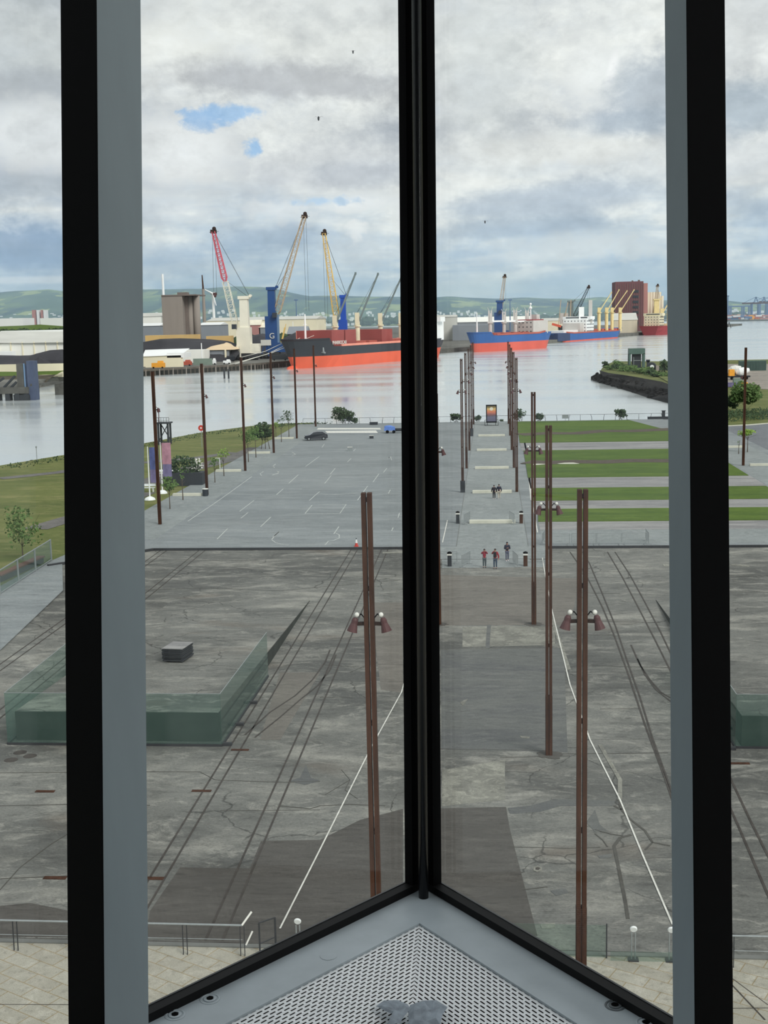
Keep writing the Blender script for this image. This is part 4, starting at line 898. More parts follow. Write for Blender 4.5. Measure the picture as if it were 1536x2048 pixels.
car_part(MB().add([(-1.08, -0.7, 1.0), (-1.08, 0.7, 1.0), (-0.47, 0.66, 1.40), (-0.47, -0.66, 1.40)], [(0, 1, 2, 3)]), 'windscreen', 'car_glass')
car_part(MB().box((-2.04, 0.6, 0.68), (0.06, 0.3, 0.12)).box((-2.04, -0.6, 0.68), (0.06, 0.3, 0.12)), 'headlights', 'off_white')
# picture board
p = G(983, 851, 0); t = thing('picture_board', 'tall framed board with an orange and violet picture at the far end of the path', 'sign', (p.x, p.y, 0)); sx_, sy_ = p.x, p.y
MB().box((sx_, sy_, 2.3), (2.1, 0.16, 3.5)).build('board', 'black_paint', t)
mpi = bpy.data.materials.new('sunset_picture'); mpi.use_nodes = True; nt = mpi.node_tree; b = nt.nodes['Principled BSDF']; l = nt.links.new
tcn = nd(nt, 'ShaderNodeTexCoord'); sp = nd(nt, 'ShaderNodeSeparateXYZ'); l(tcn.outputs['Generated'], sp.inputs[0]); no = nd(nt, 'ShaderNodeTexNoise', i_Scale=7.0, i_Detail=3); l(tcn.outputs['Generated'], no.inputs['Vector'])
ma = nd(nt, 'ShaderNodeMath', operation='MULTIPLY_ADD'); l(no.outputs[0], ma.inputs[0]); ma.inputs[1].default_value = 0.16; l(sp.outputs[2], ma.inputs[2])
cr = nd(nt, 'ShaderNodeValToRGB'); l(ma.outputs[0], cr.inputs[0]); e = cr.color_ramp.elements; e[0].position = 0.1; e[0].color = RGB(92, 90, 112); e[1].position = 1.08 if False else 1.0; e[1].color = RGB(110, 96, 60)
for pos, cc in ((0.38, (106, 104, 122)), (0.44, (92, 84, 92)), (0.56, (150, 96, 92)), (0.68, (206, 122, 92)), (0.8, (214, 152, 98)), (0.9, (214, 186, 120))): q = cr.color_ramp.elements.new(pos); q.color = RGB(*cc)
l(cr.outputs[0], b.inputs['Base Color']); b.inputs['Roughness'].default_value = 0.5
MB().box((sx_, sy_ - 0.10, 2.32), (1.72, 0.03, 3.0)).build('picture', mpi, t)
MB().lathe((sx_, sy_ - 0.12, 3.25), [(0.34, 0), (0.34, 0.02)], 20, (0, -1, 0)).build('pale_disc', 'cream_paint', t)
fr = MB()
for s in (-1, 1): fr.bar((sx_ + s * 1.3, sy_ - 0.35, 0.03), (sx_ + s * 1.3, sy_ - 0.35, 1.1), 0.08).bar((sx_ + s * 1.3, sy_ - 0.35, 0.04), (sx_ + s * 1.3, sy_ + 0.5, 0.04), 0.08).bar((sx_ + s * 1.3, sy_ - 0.35, 1.1), (sx_ + s * 1.0, sy_, 1.1), 0.06).bar((sx_ + s * 0.8, sy_, 0), (sx_ + s * 0.8, sy_, 0.6), 0.1)
fr.bar((sx_ - 1.3, sy_ - 0.35, 0.04), (sx_ + 1.3, sy_ - 0.35, 0.04), 0.08).build('stand_frame', 'black_paint', t)
# traffic cone
p = G(711, 1096, 0); p.y = 113.7; t = thing('traffic_cone', 'red and white traffic cone at the edge of the upper plaza', 'traffic cone', (p.x, p.y, 0))
MB().box((p.x, p.y, 0.03), (0.38, 0.38, 0.06)).lathe((p.x, p.y, 0.05), [(0.15, 0), (0.11, 0.28)], 14).build('base', 'red_paint', t); MB().lathe((p.x, p.y, 0.33), [(0.11, 0), (0.06, 0.34)], 14).build('white_sleeve', 'white_paint', t); MB().lathe((p.x, p.y, 0.67), [(0.06, 0), (0.04, 0.1)], 14).build('tip', 'charcoal', t)
# small boxes on the plaza
for (px, py, w_, h_, lab, m_) in ((700, 902, 0.75, 0.6, 'small grey cabinet standing alone in the middle of the plaza', 'galv'), (743, 877, 0.7, 0.5, 'small dark crate standing farther back on the plaza', 'charcoal')):
    p = G(px, py, 0); t = thing('small_cabinet', lab, 'cabinet', (p.x, p.y, 0)); MB().box((p.x, p.y, h_ / 2), (w_, 0.5, h_)).build('body', m_, t); MB().box((p.x, p.y, h_ + 0.02), (w_ + 0.06, 0.56, 0.05)).build('lid', 'white_line', t)
# blue trailer / kart near the corner post
p = G(785, 866, 0); mat('blue_tarp', (96, 130, 196), 0.6)
t = thing('small_trailer', 'small trailer under a blue cover near the far railing, left of the corner post', 'trailer', (p.x, p.y, 0))
MB().box((p.x - 0.5, p.y, 0.85), (2.1, 1.3, 0.7), taper=0.85).ball((p.x - 0.7, p.y, 1.15), 0.62, 8, (1.4, 1, 0.5)).build('blue_cover', 'blue_tarp', t); MB().box((p.x + 1.2, p.y, 0.6), (1.3, 0.8, 0.5)).build('bed', 'charcoal', t)
for s in (-0.9, 0.3): MB().lathe((p.x + s, p.y - 0.7, 0.3), [(0.3, -0.08), (0.3, 0.08)], 14, (0, 1, 0)).build('wheel', 'black_rubber', t)
# benches / blocks near waterfront
for (px, py, w_, lab) in ((748, 849, 1.6, 'grey stone block by the far railing, left of the corner post'), (1320, 838, 5.0, 'dark timber bench block by the railing near the right window column')):
    p = G(px, py, 0); o = MB().box((p.x, p.y - 0.6, 0.25), (w_, 0.7, 0.46)).box((p.x, p.y - 0.6, 0.5), (w_ + 0.1, 0.8, 0.06)).build('timber_bench_block', 'charcoal', loc=(p.x, p.y - 0.6, 0)); tag(o, lab, 'bench')
p = G(1320, 838, 0); p.x += 0.6; p.y += 0.3; p.z = 0.54; o = MB().box((p.x, p.y - 0.9, 1.1), (0.6, 0.5, 1.12)).box((p.x, p.y - 0.9, 1.7), (0.8, 0.6, 0.1)).build('dark_post_box', 'charcoal', loc=(p.x, p.y - 0.9, 0.54)); tag(o, 'dark box standing on the waterfront bench block near the right window column', 'box')
# litter bin
p = G(411, 992, 0); t = thing('litter_bin', 'dark grey ribbed litter bin with a pale lid on the left promenade', 'litter bin', (p.x, p.y, 0))
MB().lathe((p.x, p.y, 0), [(0.33, 0), (0.36, 0.85)], 16).build('body', 'charcoal', t); MB().lathe((p.x, p.y, 0.85), [(0.38, 0), (0.38, 0.07), (0.2, 0.09)], 16).build('lid', 'off_white', t)
# waterfront railing of leaning posts
def wrail(x0, x1, y, label):
    t = thing('waterfront_railing', label, 'railing', ((x0 + x1) / 2, y, 0)); n = int((x1 - x0) / 2.3)
    MB().bar((x0, y + 0.25, 1.15), (x1, y + 0.25, 1.15), 0.05, 0.06).build('handrail', 'dark_steel', t)
    for zz in (0.35, 0.6, 0.85): MB().bar((x0, y + 0.12, zz), (x1, y + 0.12, zz), 0.012, 0.012).build('wire', 'galv', t)
    for i in range(n + 1):
        x = x0 + (x1 - x0) * i / n; dx = 0.25 * math.sin(i * 1.9)
        MB().bar((x, y, 0), (x + dx * 0.3, y - 0.02, 0.6), 0.05, 0.08).bar((x + dx * 0.3, y - 0.02, 0.6), (x + dx, y + 0.25, 1.15), 0.05, 0.07).build('leaning_post', 'dark_steel', t)
wrail(-38.5, -3.6, 251.6, 'long dark waterfront railing at the end of the plaza, left of the masts')
wrail(-3.4, 6.0, 251.75, 'dark waterfront railing behind the picture board at the end of the path')
wrail(6.2, 41.0, 251.9, 'dark waterfront railing behind the farthest grass terrace')
o = MB().box((14.8, 251.6, 0.8), (1.3, 0.04, 0.7)).bar((14.8, 251.62, 0.0), (14.8, 251.62, 0.6), 0.06).build('information_plate', 'galv', loc=(14.8, 251.6, 0.8)); tag(o, 'small grey plate fixed to the railing behind the grass terrace', 'sign')

# ============================================================ LEFT BANK OBJECTS
# navigation tower
p0 = at(330, 884, 215); bx_, by_ = p0.x, 215; zb = -0.1
t = thing('steel_lookout_tower', 'black braced steel tower with a railed top on the left bank', 'tower', (bx_, by_, zb)); h = 3.8
for sx2 in (-0.85, 0.85):
    for sy2 in (-0.85, 0.85): MB().bar((bx_ + sx2, by_ + sy2, zb), (bx_ + sx2, by_ + sy2, zb + h), 0.3).build('leg', 'charcoal', t)
MB().bar((bx_ - 0.85, by_ - 0.9, zb + 0.5), (bx_ + 0.85, by_ - 0.9, zb + 0.5), 0.15).bar((bx_ - 0.85, by_ - 0.9, zb + 0.6), (bx_ + 0.85, by_ - 0.9, zb + h - 0.3), 0.14).bar((bx_ - 0.85, by_ + 0.9, zb + h - 0.3), (bx_ + 0.85, by_ + 0.9, zb + 0.6), 0.14).build('brace', 'charcoal', t)
MB().box((bx_, by_, zb + h), (2.5, 2.4, 0.22)).build('platform', 'charcoal', t)
rl_ = MB()
for i in range(6): rl_.bar((bx_ - 1.2 + i * 0.48, by_ - 1.15, zb + h), (bx_ - 1.2 + i * 0.48, by_ - 1.15, zb + h + 1.0), 0.05)
rl_.bar((bx_ - 1.2, by_ - 1.15, zb + h + 1.0), (bx_ + 1.2, by_ - 1.15, zb + h + 1.0), 0.06).bar((bx_ - 1.2, by_ - 1.15, zb + h + 0.5), (bx_ + 1.2, by_ - 1.15, zb + h + 0.5), 0.05).build('top_railing', 'dark_steel', t)
MB().bar((bx_ - 0.9, by_, zb + h), (bx_ - 0.9, by_, zb + h + 2.0), 0.12).box((bx_ - 0.9, by_, zb + h + 2.2), (0.45, 0.4, 0.6)).build('signal_lamp', 'maroon_shade', t)
# flag poles with banners
mat('banner_violet', (112, 106, 140), 0.8, 0, 0.3, 1.2); mat('banner_pink', (172, 128, 142), 0.8, 0, 0.3, 1.0); mat('banner_blue', (84, 94, 140), 0.8, 0, 0.4, 1.0)
for (px, py, top, lab, m1_, m2_, bx0) in ((300, 998, 893, 'white flag pole with a blue and violet banner, nearer to the left column', 'banner_blue', 'banner_violet', 0.2), (325, 985, 884, 'white flag pole with a pink and violet banner right of the left column mast', 'banner_pink', 'banner_violet', 0.2)):
    b0 = G(px, py, 0); b0.z = -0.1; hh = at(px, top, b0.y).z + 0.1
    t = thing('banner_flag', lab, 'flag', b0)
    MB().tube(b0 + V((0, 0, 0.2)), b0 + V((0, 0, hh)), 0.09, 0.05).build('pole', 'white_paint', t)
    MB().lathe(b0, [(0.7, 0), (0.6, 0.22), (0.2, 0.4)], 8).build('base', 'white_paint', t)
    MB().box(b0 + V((0.75, 0, hh - 1.45)), (1.15, 0.04, 2.7)).build('banner_top', m1_, t); MB().box(b0 + V((0.75, 0, hh - 3.6)), (1.15, 0.04, 1.6), ry=0.0).build('banner_foot', m2_, t)
# skip planter
p = G(372, 972, 0); t = thing('planter_box', 'dark open container filled with leafy plants beside the left promenade', 'planter', (p.x, p.y, -0.1))
MB().box((p.x - 0.6, p.y + 2, 0.75), (5.2, 2.4, 1.7)).build('container', 'charcoal', t)
mb = MB(); mb.leaves((p.x - 0.8, p.y + 2, 2.2), 2.2, 520, 0.24, (1.1, 0.6, 0.75)); mb.build('foliage', 'leaf_dark', t); MB().leaves((p.x + 1.2, p.y + 1.8, 2.6), 0.9, 50, 0.16).build('white_flowers', 'off_white', t)
for i, (px, py, w_, lab) in enumerate(((338, 952, 3.3, 'white slatted picnic bench on the left bank behind the flag poles'), (292, 982, 2.4, 'white bench on the left bank against the left window column'))):
    p = G(px, py, 0); t = thing('white_bench', lab, 'bench', (p.x, p.y, -0.1)); MB().box((p.x, p.y, 0.42), (w_, 0.45, 0.06)).box((p.x, p.y + 0.35, 0.72), (w_, 0.08, 0.3)).build('seat', 'white_paint', t)
    for s in (-0.4, 0.4): MB().box((p.x + s * w_, p.y, 0.14), (0.1, 0.4, 0.5)).build('leg', 'white_paint', t)
p = G(404, 893, 0); t = thing('round_sign', 'round red lifebuoy sign on a thin post at the river bank', 'sign', (p.x, p.y, -0.1))
MB().tube((p.x, p.y, -0.15), (p.x, p.y, 2.9), 0.05).build('post', 'galv', t); MB().lathe((p.x, p.y - 0.08, 3.2), [(0.5, 0), (0.5, 0.06)], 20, (0, -1, 0)).build('red_disc', 'red_paint', t); MB().lathe((p.x, p.y - 0.15, 3.2), [(0.15, 0), (0.15, 0.02)], 12, (0, -1, 0)).build('white_centre', 'white_paint', t)
p = G(74, 922, 0); o = MB().tube((p.x, p.y, -0.2), (p.x, p.y, 2.2), 0.05).box((p.x, p.y, 2.2), (0.2, 0.1, 0.3)).build('thin_post', 'galv', loc=(p.x, p.y, -0.2)); tag(o, 'thin grey post at the river edge left of the black column', 'post')
# goal-like hoop
p = G(440, 937, 0); t = thing('bus_hoop', 'small white right-angled hoop beside the left promenade', 'hoop', (p.x, p.y, -0.1)); MB().tube((p.x, p.y, -0.1), (p.x, p.y, 1.5), 0.06).build('upright', 'white_paint', t); MB().tube((p.x - 0.6, p.y, 1.5), (p.x, p.y, 1.5), 0.06).build('crossbar', 'white_paint', t)
# glass fence at far left with red bench behind
a = G(0, 1190, -0.1); b_ = G(103, 1122, -0.1)
t = thing('glass_fence', 'clear glass fence on grey posts left of the black column', 'fence', ((a.x + b_.x) / 2, (a.y + b_.y) / 2, -0.12))
mb = MB().bar(a + V((0, 0, 1.05)), b_ + V((0, 0, 1.05)), 0.03, 1.7); mb.build('glass_panel', 'balustrade_clear', t); MB().bar(a + V((0, 0, 1.95)), b_ + V((0, 0, 1.95)), 0.07, 0.07).bar(a + V((0, 0, 0.15)), b_ + V((0, 0, 0.15)), 0.06, 0.06).build('rails', 'galv', t)
for i in range(4): q = a.lerp(b_, i / 3); MB().bar(q + V((0, 0, -0.05)), q + V((0, 0, 2.0)), 0.12).build('post', 'galv', t)
a2 = G(-10, 1170, 0); b2 = G(78, 1130, 0); t = thing('red_bench', 'long red-brown bench behind the glass fence at far left', 'bench', ((a2.x + b2.x) / 2 - 0.5, (a2.y + b2.y) / 2 + 1, -0.12))
off = V((-0.3, 1.5, 0)); MB().bar(a2 + off + V((0, 0, 0.5)), b2 + off + V((0, 0, 0.5)), 0.7, 0.12).build('seat', 'bench_red' if 'bench_red' in MATS else mat('bench_red', (116, 66, 56), 0.8), t); MB().bar(a2 + off + V((0, 0, 0.2)), b2 + off + V((0, 0, 0.2)), 0.4, 0.55).build('plinth', 'charcoal', t)

# ============================================================ TREES AND SHRUBS
def tree(label, x, y, z, h, cr_, n, m_='leaf', size=0.16, group=None, sparse=False, name='young_tree', trunks=1, lift=0.55):
    t = thing(name, label, 'tree' if 'tree' in name else 'shrub', (x, y, z), group=group); tk = MB()
    for i in range(trunks):
        ox = (i - (trunks - 1) / 2) * 0.7
        tk.tube((x + ox, y, z - 0.05), (x + ox * 0.6, y, z + h * lift + 0.2), 0.05 + h * 0.008, 0.03, 6)
        for k_ in range(6): a_ = random.uniform(0, 6.28); r_ = cr_ * random.uniform(0.5, 0.95); tk.tube((x + ox * 0.7, y, z + h * lift * random.uniform(0.75, 1)), (x + math.cos(a_) * r_, y + math.sin(a_) * r_, z + h * random.uniform(lift, 0.95)), 0.025, 0.01, 4)
    tk.build('trunk', 'bark', t); mb = MB()
    cz = z + h * (1 + lift) / 2; hz = h * (1 - lift) / 2 * 1.15
    for _ in range(7 if not sparse else 5):
        a_ = random.uniform(0, 6.28); r_ = cr_ * random.uniform(0.1, 0.6); mb.leaves((x + math.cos(a_) * r_, y + math.sin(a_) * r_, cz + random.uniform(-0.5, 0.5) * hz), cr_ * random.uniform(0.4, 0.62), n // 7, size, (1, 1, hz / cr_ * 0.75 if hz < cr_ else 1), 0.2)
    mb.build('crown', m_, t); return t
random.seed(21)
tl = [(340, 1018, 3.9, 1.3, 260, 'leaf', 'young tree with a full crown on the left promenade beside the flag poles'), (366, 1000, 4.2, 0.5, 30, 'leaf', 'bare young tree between the planter and the nearest promenade bench'), (430, 965, 3.6, 1.3, 110, 'leaf', 'young tree with a wide flat crown, just right of the bin mast'),
      (448, 952, 4.2, 1.0, 90, 'leaf_bright', 'young tree with sparse yellow-green leaves near the white hoop'), (497, 924, 5.0, 1.7, 340, 'leaf', 'young tree with a bright crown just left of the dark clump'), (512, 915, 5.2, 1.4, 200, 'leaf', 'young tree with a low crown touching the dark clump'),
      (563, 884, 4.3, 1.2, 60, 'leaf_dark', 'thin bare-branched young tree between two far promenade masts'), (578, 874, 5.2, 1.5, 160, 'leaf_dark', 'young tree with dark horizontal leaf layers left of the car mast'), (552, 876, 3.2, 0.9, 80, 'leaf_bright', 'small yellow-green young tree before the farthest promenade bench')]
for px, py, h_, cr_, n_, m_, lab in tl: p = G(px, py, 0); tree(lab, p.x, p.y, 0.012, h_, cr_, n_, m_, 0.15, 'young trees along the left promenade')
p = G(531, 898, 0); tree('broad dark clump of trees on several black stems beside the left promenade', p.x, p.y, 0.012, 4.6, 2.3, 1500, 'leaf_dark', 0.22, name='clump_of_trees', trunks=3, lift=0.34)
p = G(34, 1130, -0.1); tree('young green tree behind the glass fence at far left', p.x - 0.4, p.y + 2.5, -0.12, 4.8, 1.9, 420, 'leaf', 0.17, lift=0.3)
p = G(1484, 903, 0); tree('small yellow-green tree beside the right-hand rusty mast', p.x + 0.6, p.y - 1, 0.012, 3.6, 1.6, 200, 'leaf_bright', 0.2, lift=0.62)
p = G(1472, 905, 0); tree('bare thin sapling left of the right-hand rusty mast', p.x, p.y - 2, 0.012, 2.2, 0.3, 14, 'leaf', 0.1)
sh_ = [(688, 850, 5.6, 2.8, 900, 'wide leafy bush behind the railing, right of the black car'), (706, 851, 2.6, 1.4, 220, 'low pale bush at the right foot of the widest railing bush'), (912, 850, 3.0, 1.6, 380, 'round bush behind the railing left of the path masts'), (956, 850, 2.4, 1.0, 180, 'small dark bush just left of the picture board'),
       (1003, 849, 0.9, 0.5, 60, 'tiny dark bush just right of the picture board'), (1037, 849, 4.2, 1.7, 240, 'sparse bush behind the railing right of the path masts'), (1078, 842, 2.6, 1.2, 260, 'bush behind the railing next to the third right-hand mast'), (1241, 840, 3.4, 1.5, 420, 'dark round bush in the middle of the railing behind the grass terrace')]
for px, py, h_, cr_, n_, lab in sh_:
    p = at(px, py, 253.2); tree(lab, p.x, 253.4, -0.35, h_ * 0.72, cr_, n_, 'leaf_dark', 0.24, 'bushes behind the waterfront railing', name='waterfront_shrub', trunks=2, lift=0.12)
# ground for those shrubs
slab('planted_verge', [(-39.5, 252.2), (42, 252.2), (42, 255.5), (-39.5, 255.5)], -0.3, 4, 'rough_grass')
# rough growth on the left bank edge
mb = MB()
for _ in range(1500):
    i = random.randrange(len(edge) - 1); q = edge[i].lerp(edge[i + 1], random.random()) + V((random.uniform(0.2, 5), random.uniform(-5, -0.2), 0.0)); mb.leaves(q, 0.3, 2, 0.16)
o = mb.build('bank_weeds', 'leaf_dark'); tag(o, 'fringe of dark weeds along the left river edge', 'weeds', kind='stuff')
# ============================================================ SHIPS
mat('hull_black', (52, 56, 62), 0.5, 0, 0.15, 0.05); mat('hull_blue', (48, 96, 160), 0.5, 0, 0.12, 0.05); mat('hull_navy', (40, 58, 96), 0.5, 0, 0.1, 0.05); mat('boot_orange', (222, 100, 72), 0.55, 0, 0.12, 0.06); mat('boot_red', (212, 96, 80), 0.55, 0, 0.12, 0.06)
mat('hull_maroon', (150, 60, 66), 0.6, 0, 0.12, 0.05); mat('deck_red', (176, 92, 78), 0.7, 0, 0.2, 0.1); mat('hatch_red', (150, 76, 72), 0.7, 0, 0.12, 0.15); mat('salmon', (232, 150, 130), 0.6, 0, 0.1, 0.3)
mat('ship_cream', (222, 214, 184), 0.6, 0, 0.1, 0.2); mat('ship_white', (240, 242, 240), 0.5, 0, 0.05, 0.2); mat('ship_grey', (196, 192, 186), 0.6, 0, 0.06, 0.2); mat('ship_yellow', (228, 208, 150), 0.55, 0, 0.1, 0.2)
mat('jib_grey', (112, 124, 124), 0.6, 0, 0.15, 0.3); mat('port_window', (44, 50, 58), 0.3, 0, 0, spec=0.6); mat('rope', (214, 212, 200), 0.8, 0, 0)
def ship(label, bow, h, L_, B, dk, fo, boot, m_up, m_lo, flip=False, bulw='salmon', rake=7.0):
    """bow: waterline point of the stem; h: unit heading stern->bow; heights above the water."""
    h = V((h[0], h[1], 0)).normalized(); sd = V((h.y, -h.x, 0)); b0 = V((bow[0], bow[1], WZ))
    t = thing('bulk_carrier', label, 'ship', b0 - h * L_ / 2)
    def prof(s, top):           # s = distance aft of the stem / L
        ex = 0.40 if top else 0.62; e = 0.10 if top else 0.17
        f = min(1.0, (s / e)) ** ex if s > 0 else 0.0
        if s > 0.9: f *= 1 - (0.18 if top else 0.55) * ((s - 0.9) / 0.1) ** 1.5
        return f * B / 2
    S = [0, 0.004, 0.012, 0.025, 0.045, 0.07, 0.1, 0.13, 0.17, 0.25, 0.4, 0.6, 0.8, 0.9, 0.95, 1.0]
    def lvl(s):
        top = dk + (fo if s < 0.10 else fo * max(0, 1 - (s - 0.10) / 0.012))
        if s > 0.88: top = dk + 1.0
        return [-1.0, 0.0, boot, (boot + top) / 2, top]
    rows = []
    for s in S:
        lv = lvl(s); r_ = []
        for z in lv:
            k_ = max(0, z) / (dk + fo); tt = k_; w = prof(s, False) * (1 - tt) + prof(s, True) * tt
            rk = rake * (k_ ** 1.3) * max(0, 1 - s / 0.12) - (5.0 * (1 - k_) * (1 if s > 0.97 else 0) * -1) * 0
            aft = s * L_ + (4.0 * k_ if s == 1.0 else 0)
            r_.append((b0 - h * aft + h * rk + V((0, 0, z)), w))
        rows.append(r_)
    def strake(j0, j1, nme, m_):
        mb = MB()
        for sg in (-1, 1):
            vs = []; 
            for r_ in rows:
                for j in range(j0, j1 + 1): vs.append(r_[j][0] + sd * sg * r_[j][1])
            w_ = j1 - j0 + 1; fs = []
            for i in range(len(rows) - 1):
                for j in range(w_ - 1):
                    q = (i * w_ + j, (i + 1) * w_ + j, (i + 1) * w_ + j + 1, i * w_ + j + 1); fs.append(q if sg < 0 else q[::-1])
            mb.add(vs, fs)
        r_ = rows[-1]; vs = []
        for j in range(j0, j1 + 1): vs += [r_[j][0] - sd * r_[j][1], r_[j][0] + sd * r_[j][1]]
        mb.add(vs, [(2 * j, 2 * j + 1, 2 * j + 3, 2 * j + 2) for j in range(j1 - j0)])
        return mb.build(nme, m_, t)
    strake(0, 2, 'lower_hull', m_lo); strake(2, 4, 'upper_hull', m_up)
    mb = MB(); vs = []
    for r_ in rows: p, w = r_[4]; vs += [p - sd * w * 0.99 - V((0, 0, 0.9)), p + sd * w * 0.99 - V((0, 0, 0.9))]
    mb.add(vs, [(2 * i, 2 * i + 2, 2 * i + 3, 2 * i + 1) for i in range(len(rows) - 1)]).build('deck', 'deck_red', t)
    mb = MB()
    for sg in (-1, 1):
        for i in range(8, 13): mb.bar(rows[i][4][0] + sd * sg * rows[i][4][1] + V((0, 0, 0.5)), rows[i + 1][4][0] + sd * sg * rows[i + 1][4][1] + V((0, 0, 0.5)), 0.5, 1.2)
    mb.build('deck_edge_rail', bulw, t)
    def pos(a, y=0, z=0): return b0 - h * a + sd * y + V((0, 0, z))
    def blk(nme, a0, a1, wd, z0, z1, m_, y=0.0, parent=None):
        mb = MB(); c_ = pos((a0 + a1) / 2, y, (z0 + z1) / 2); mb.box(c_, (abs(a1 - a0), wd, z1 - z0), rz=math.atan2(h.y, h.x)); return mb.build(nme, m_, parent or t)
    return t, pos, blk, h, sd
near = 1
def hatches(t, pos, blk, lst, z, hh, wd=18, m_='hatch_red'):
    for a0, a1 in lst:
        o = blk('hatch_cover', a0, a1, wd, z, z + hh, m_)
        mb = MB(); n = 4
        for i in range(n + 1): mb.bar(pos(a0 + (a1 - a0) * i / n, wd / 2 + 0.1, z), pos(a0 + (a1 - a0) * i / n, wd / 2 + 0.1, z + hh), 0.25)
        mb.build('cover_ribs', 'salmon', o)
def deck_crane(t, base, tz, tip, m_post, m_jib, zpiv, w=2.6, jw=1.1):
    c_ = MB().tube(base, (base.x, base.y, tz - 4), w / 2, w / 2, 12).tube((base.x, base.y, zpiv - 1.0), (base.x, base.y, zpiv - 0.3), w * 0.75, w * 0.75, 12).box((base.x, base.y, (tz + zpiv) / 2), (w * 0.9, w, tz - zpiv)).build('crane_post', m_post, t)
    a = V((base.x, base.y, zpiv)); tip = V(tip); d = (tip - a).normalized(); n = d.cross(V((0, 1, 0))).normalized(); u = V((0, 1, 0)); mb = MB()
    st = a + d * 1.5
    for s in (-1, 1): mb.bar(st + u * s * jw, tip + u * s * jw * 0.4, jw * 0.42, jw * 0.9)
    L_ = (tip - st).length; k_ = int(L_ / 4)
    for i in range(k_ + 1): q = st + (tip - st) * i / k_; mb.bar(q - u * jw, q + u * jw, 0.35)
    mb.box(tip, (1.0, 1.2, 1.4)); o = mb.build('jib', m_jib, c_)
    MB().tube((base.x, base.y, tz), tip, 0.09, n=4).tube((base.x, base.y, tz), st.lerp(tip, 0.6), 0.07, n=4).build('hoist_cable', 'dark_steel', c_)
    return c_
def tower(t, pos, blk, a0, a1, wd, z0, floors, m_, fh=2.9, win=True, wings=True):
    o = blk('superstructure', a0, a1, wd, z0, z0 + floors * fh, m_)
    mb = MB()
    for f in range(floors):
        n = int(abs(a1 - a0) / 3.2)
        for i in range(n):
            a = a0 + (a1 - a0) * (i + 0.7) / (n + 0.3); mb.box(pos(a, wd / 2 + 0.03, z0 + f * fh + 1.7), (1.0, 1.0, 0.9), rz=math.atan2(ship_h.y, ship_h.x))
        for i in range(int(wd / 3.4)):
            y = -wd / 2 + 2 + i * 3.4
            for a in (a0, a1): mb.box(pos(a, y, z0 + f * fh + 1.7), (0.12, 1.0, 0.9), rz=math.atan2(ship_h.y, ship_h.x))
    mb.build('windows', 'port_window', o)
    if wings:
        blk('bridge', a0 + 0.2 * (a1 - a0), a0 + 0.75 * (a1 - a0), wd + 5, z0 + floors * fh, z0 + floors * fh + 3.0, m_, parent=o)
        blk('bridge_windows', a0 + 0.19 * (a1 - a0), a0 + 0.76 * (a1 - a0), wd - 2, z0 + floors * fh + 1.3, z0 + floors * fh + 2.3, 'port_window', parent=o)
    return o
# ship 1
H1 = V((-0.371, -0.928, 0)); ship_h = H1
t, pos, blk, h, sd = ship('bulk carrier with a black and orange hull and three raised grey deck jibs, nearest ship', (-104, 655), H1, 172, 26, 11.0, 4.6, 6.2, 'hull_black', 'boot_orange')
yS = 1 if sd.x > 0 else -1
def s1a(Y): return (Y - 655) / 0.928
hatches(t, pos, blk, [(22, 36), (37.5, 50)], 11.0, 8.6, 22); hatches(t, pos, blk, [(82, 96)], 11.0, 8.2, 22); hatches(t, pos, blk, [(54, 66), (70, 80), (100, 118), (122, 140)], 11.0, 2.0, 18, 'deck_red')
for Y, tz, tip in ((697.7, 23.5, (711, 547, 697)), (722.6, 25, (756, 548, 722)), (750, 24.5, (802, 556, 750)), (776, 24.5, (835, 560, 776))):
    a = s1a(Y); b_ = pos(a, 0, 10.5); tp = at(*tip); deck_crane(t, b_, tz, tp, 'ship_cream', 'jib_grey', 18.0, 2.8, 1.0)
# bow gear: white mast, bulwark fittings, anchor, name, bulb
b_ = at(569 if False else 611, 675, 668); MB().tube((b_.x, b_.y, 11), (b_.x, b_.y, 24.5), 0.6, 0.35, 8).box((b_.x, b_.y, 19), (2.2, 0.3, 0.3)).build('foremast', 'ship_white', t)
MB().lathe(pos(-1, 0, -0.3), [(0.2, -5.5), (1.5, -4.5), (2.0, -1), (1.8, 6)], 12, tuple(-H1)).build('bulbous_bow', 'boot_orange', t)
q = pos(13, 10.2 * yS, 10.4); MB().bar(q + V((0, 0, 1.8)), q + V((0.4, -0.3, -2.4)), 0.9).bar(q + V((-1.2, 0, -2.0)), q + V((1.6, 0, -2.6)), 0.8).build('anchor', 'galv', t)
text_mesh('PHARROCAR', 2.7, 'off_white', 'hull_lettering', t, tuple(pos(26.5, yS * 13.35, 13.2 - 0.3)), tuple(-H1 * 1), (0, 0, 1), 0.06)
ship_h = H1; tower(t, pos, blk, 158, 171, 22, 11, 4, 'ship_white')
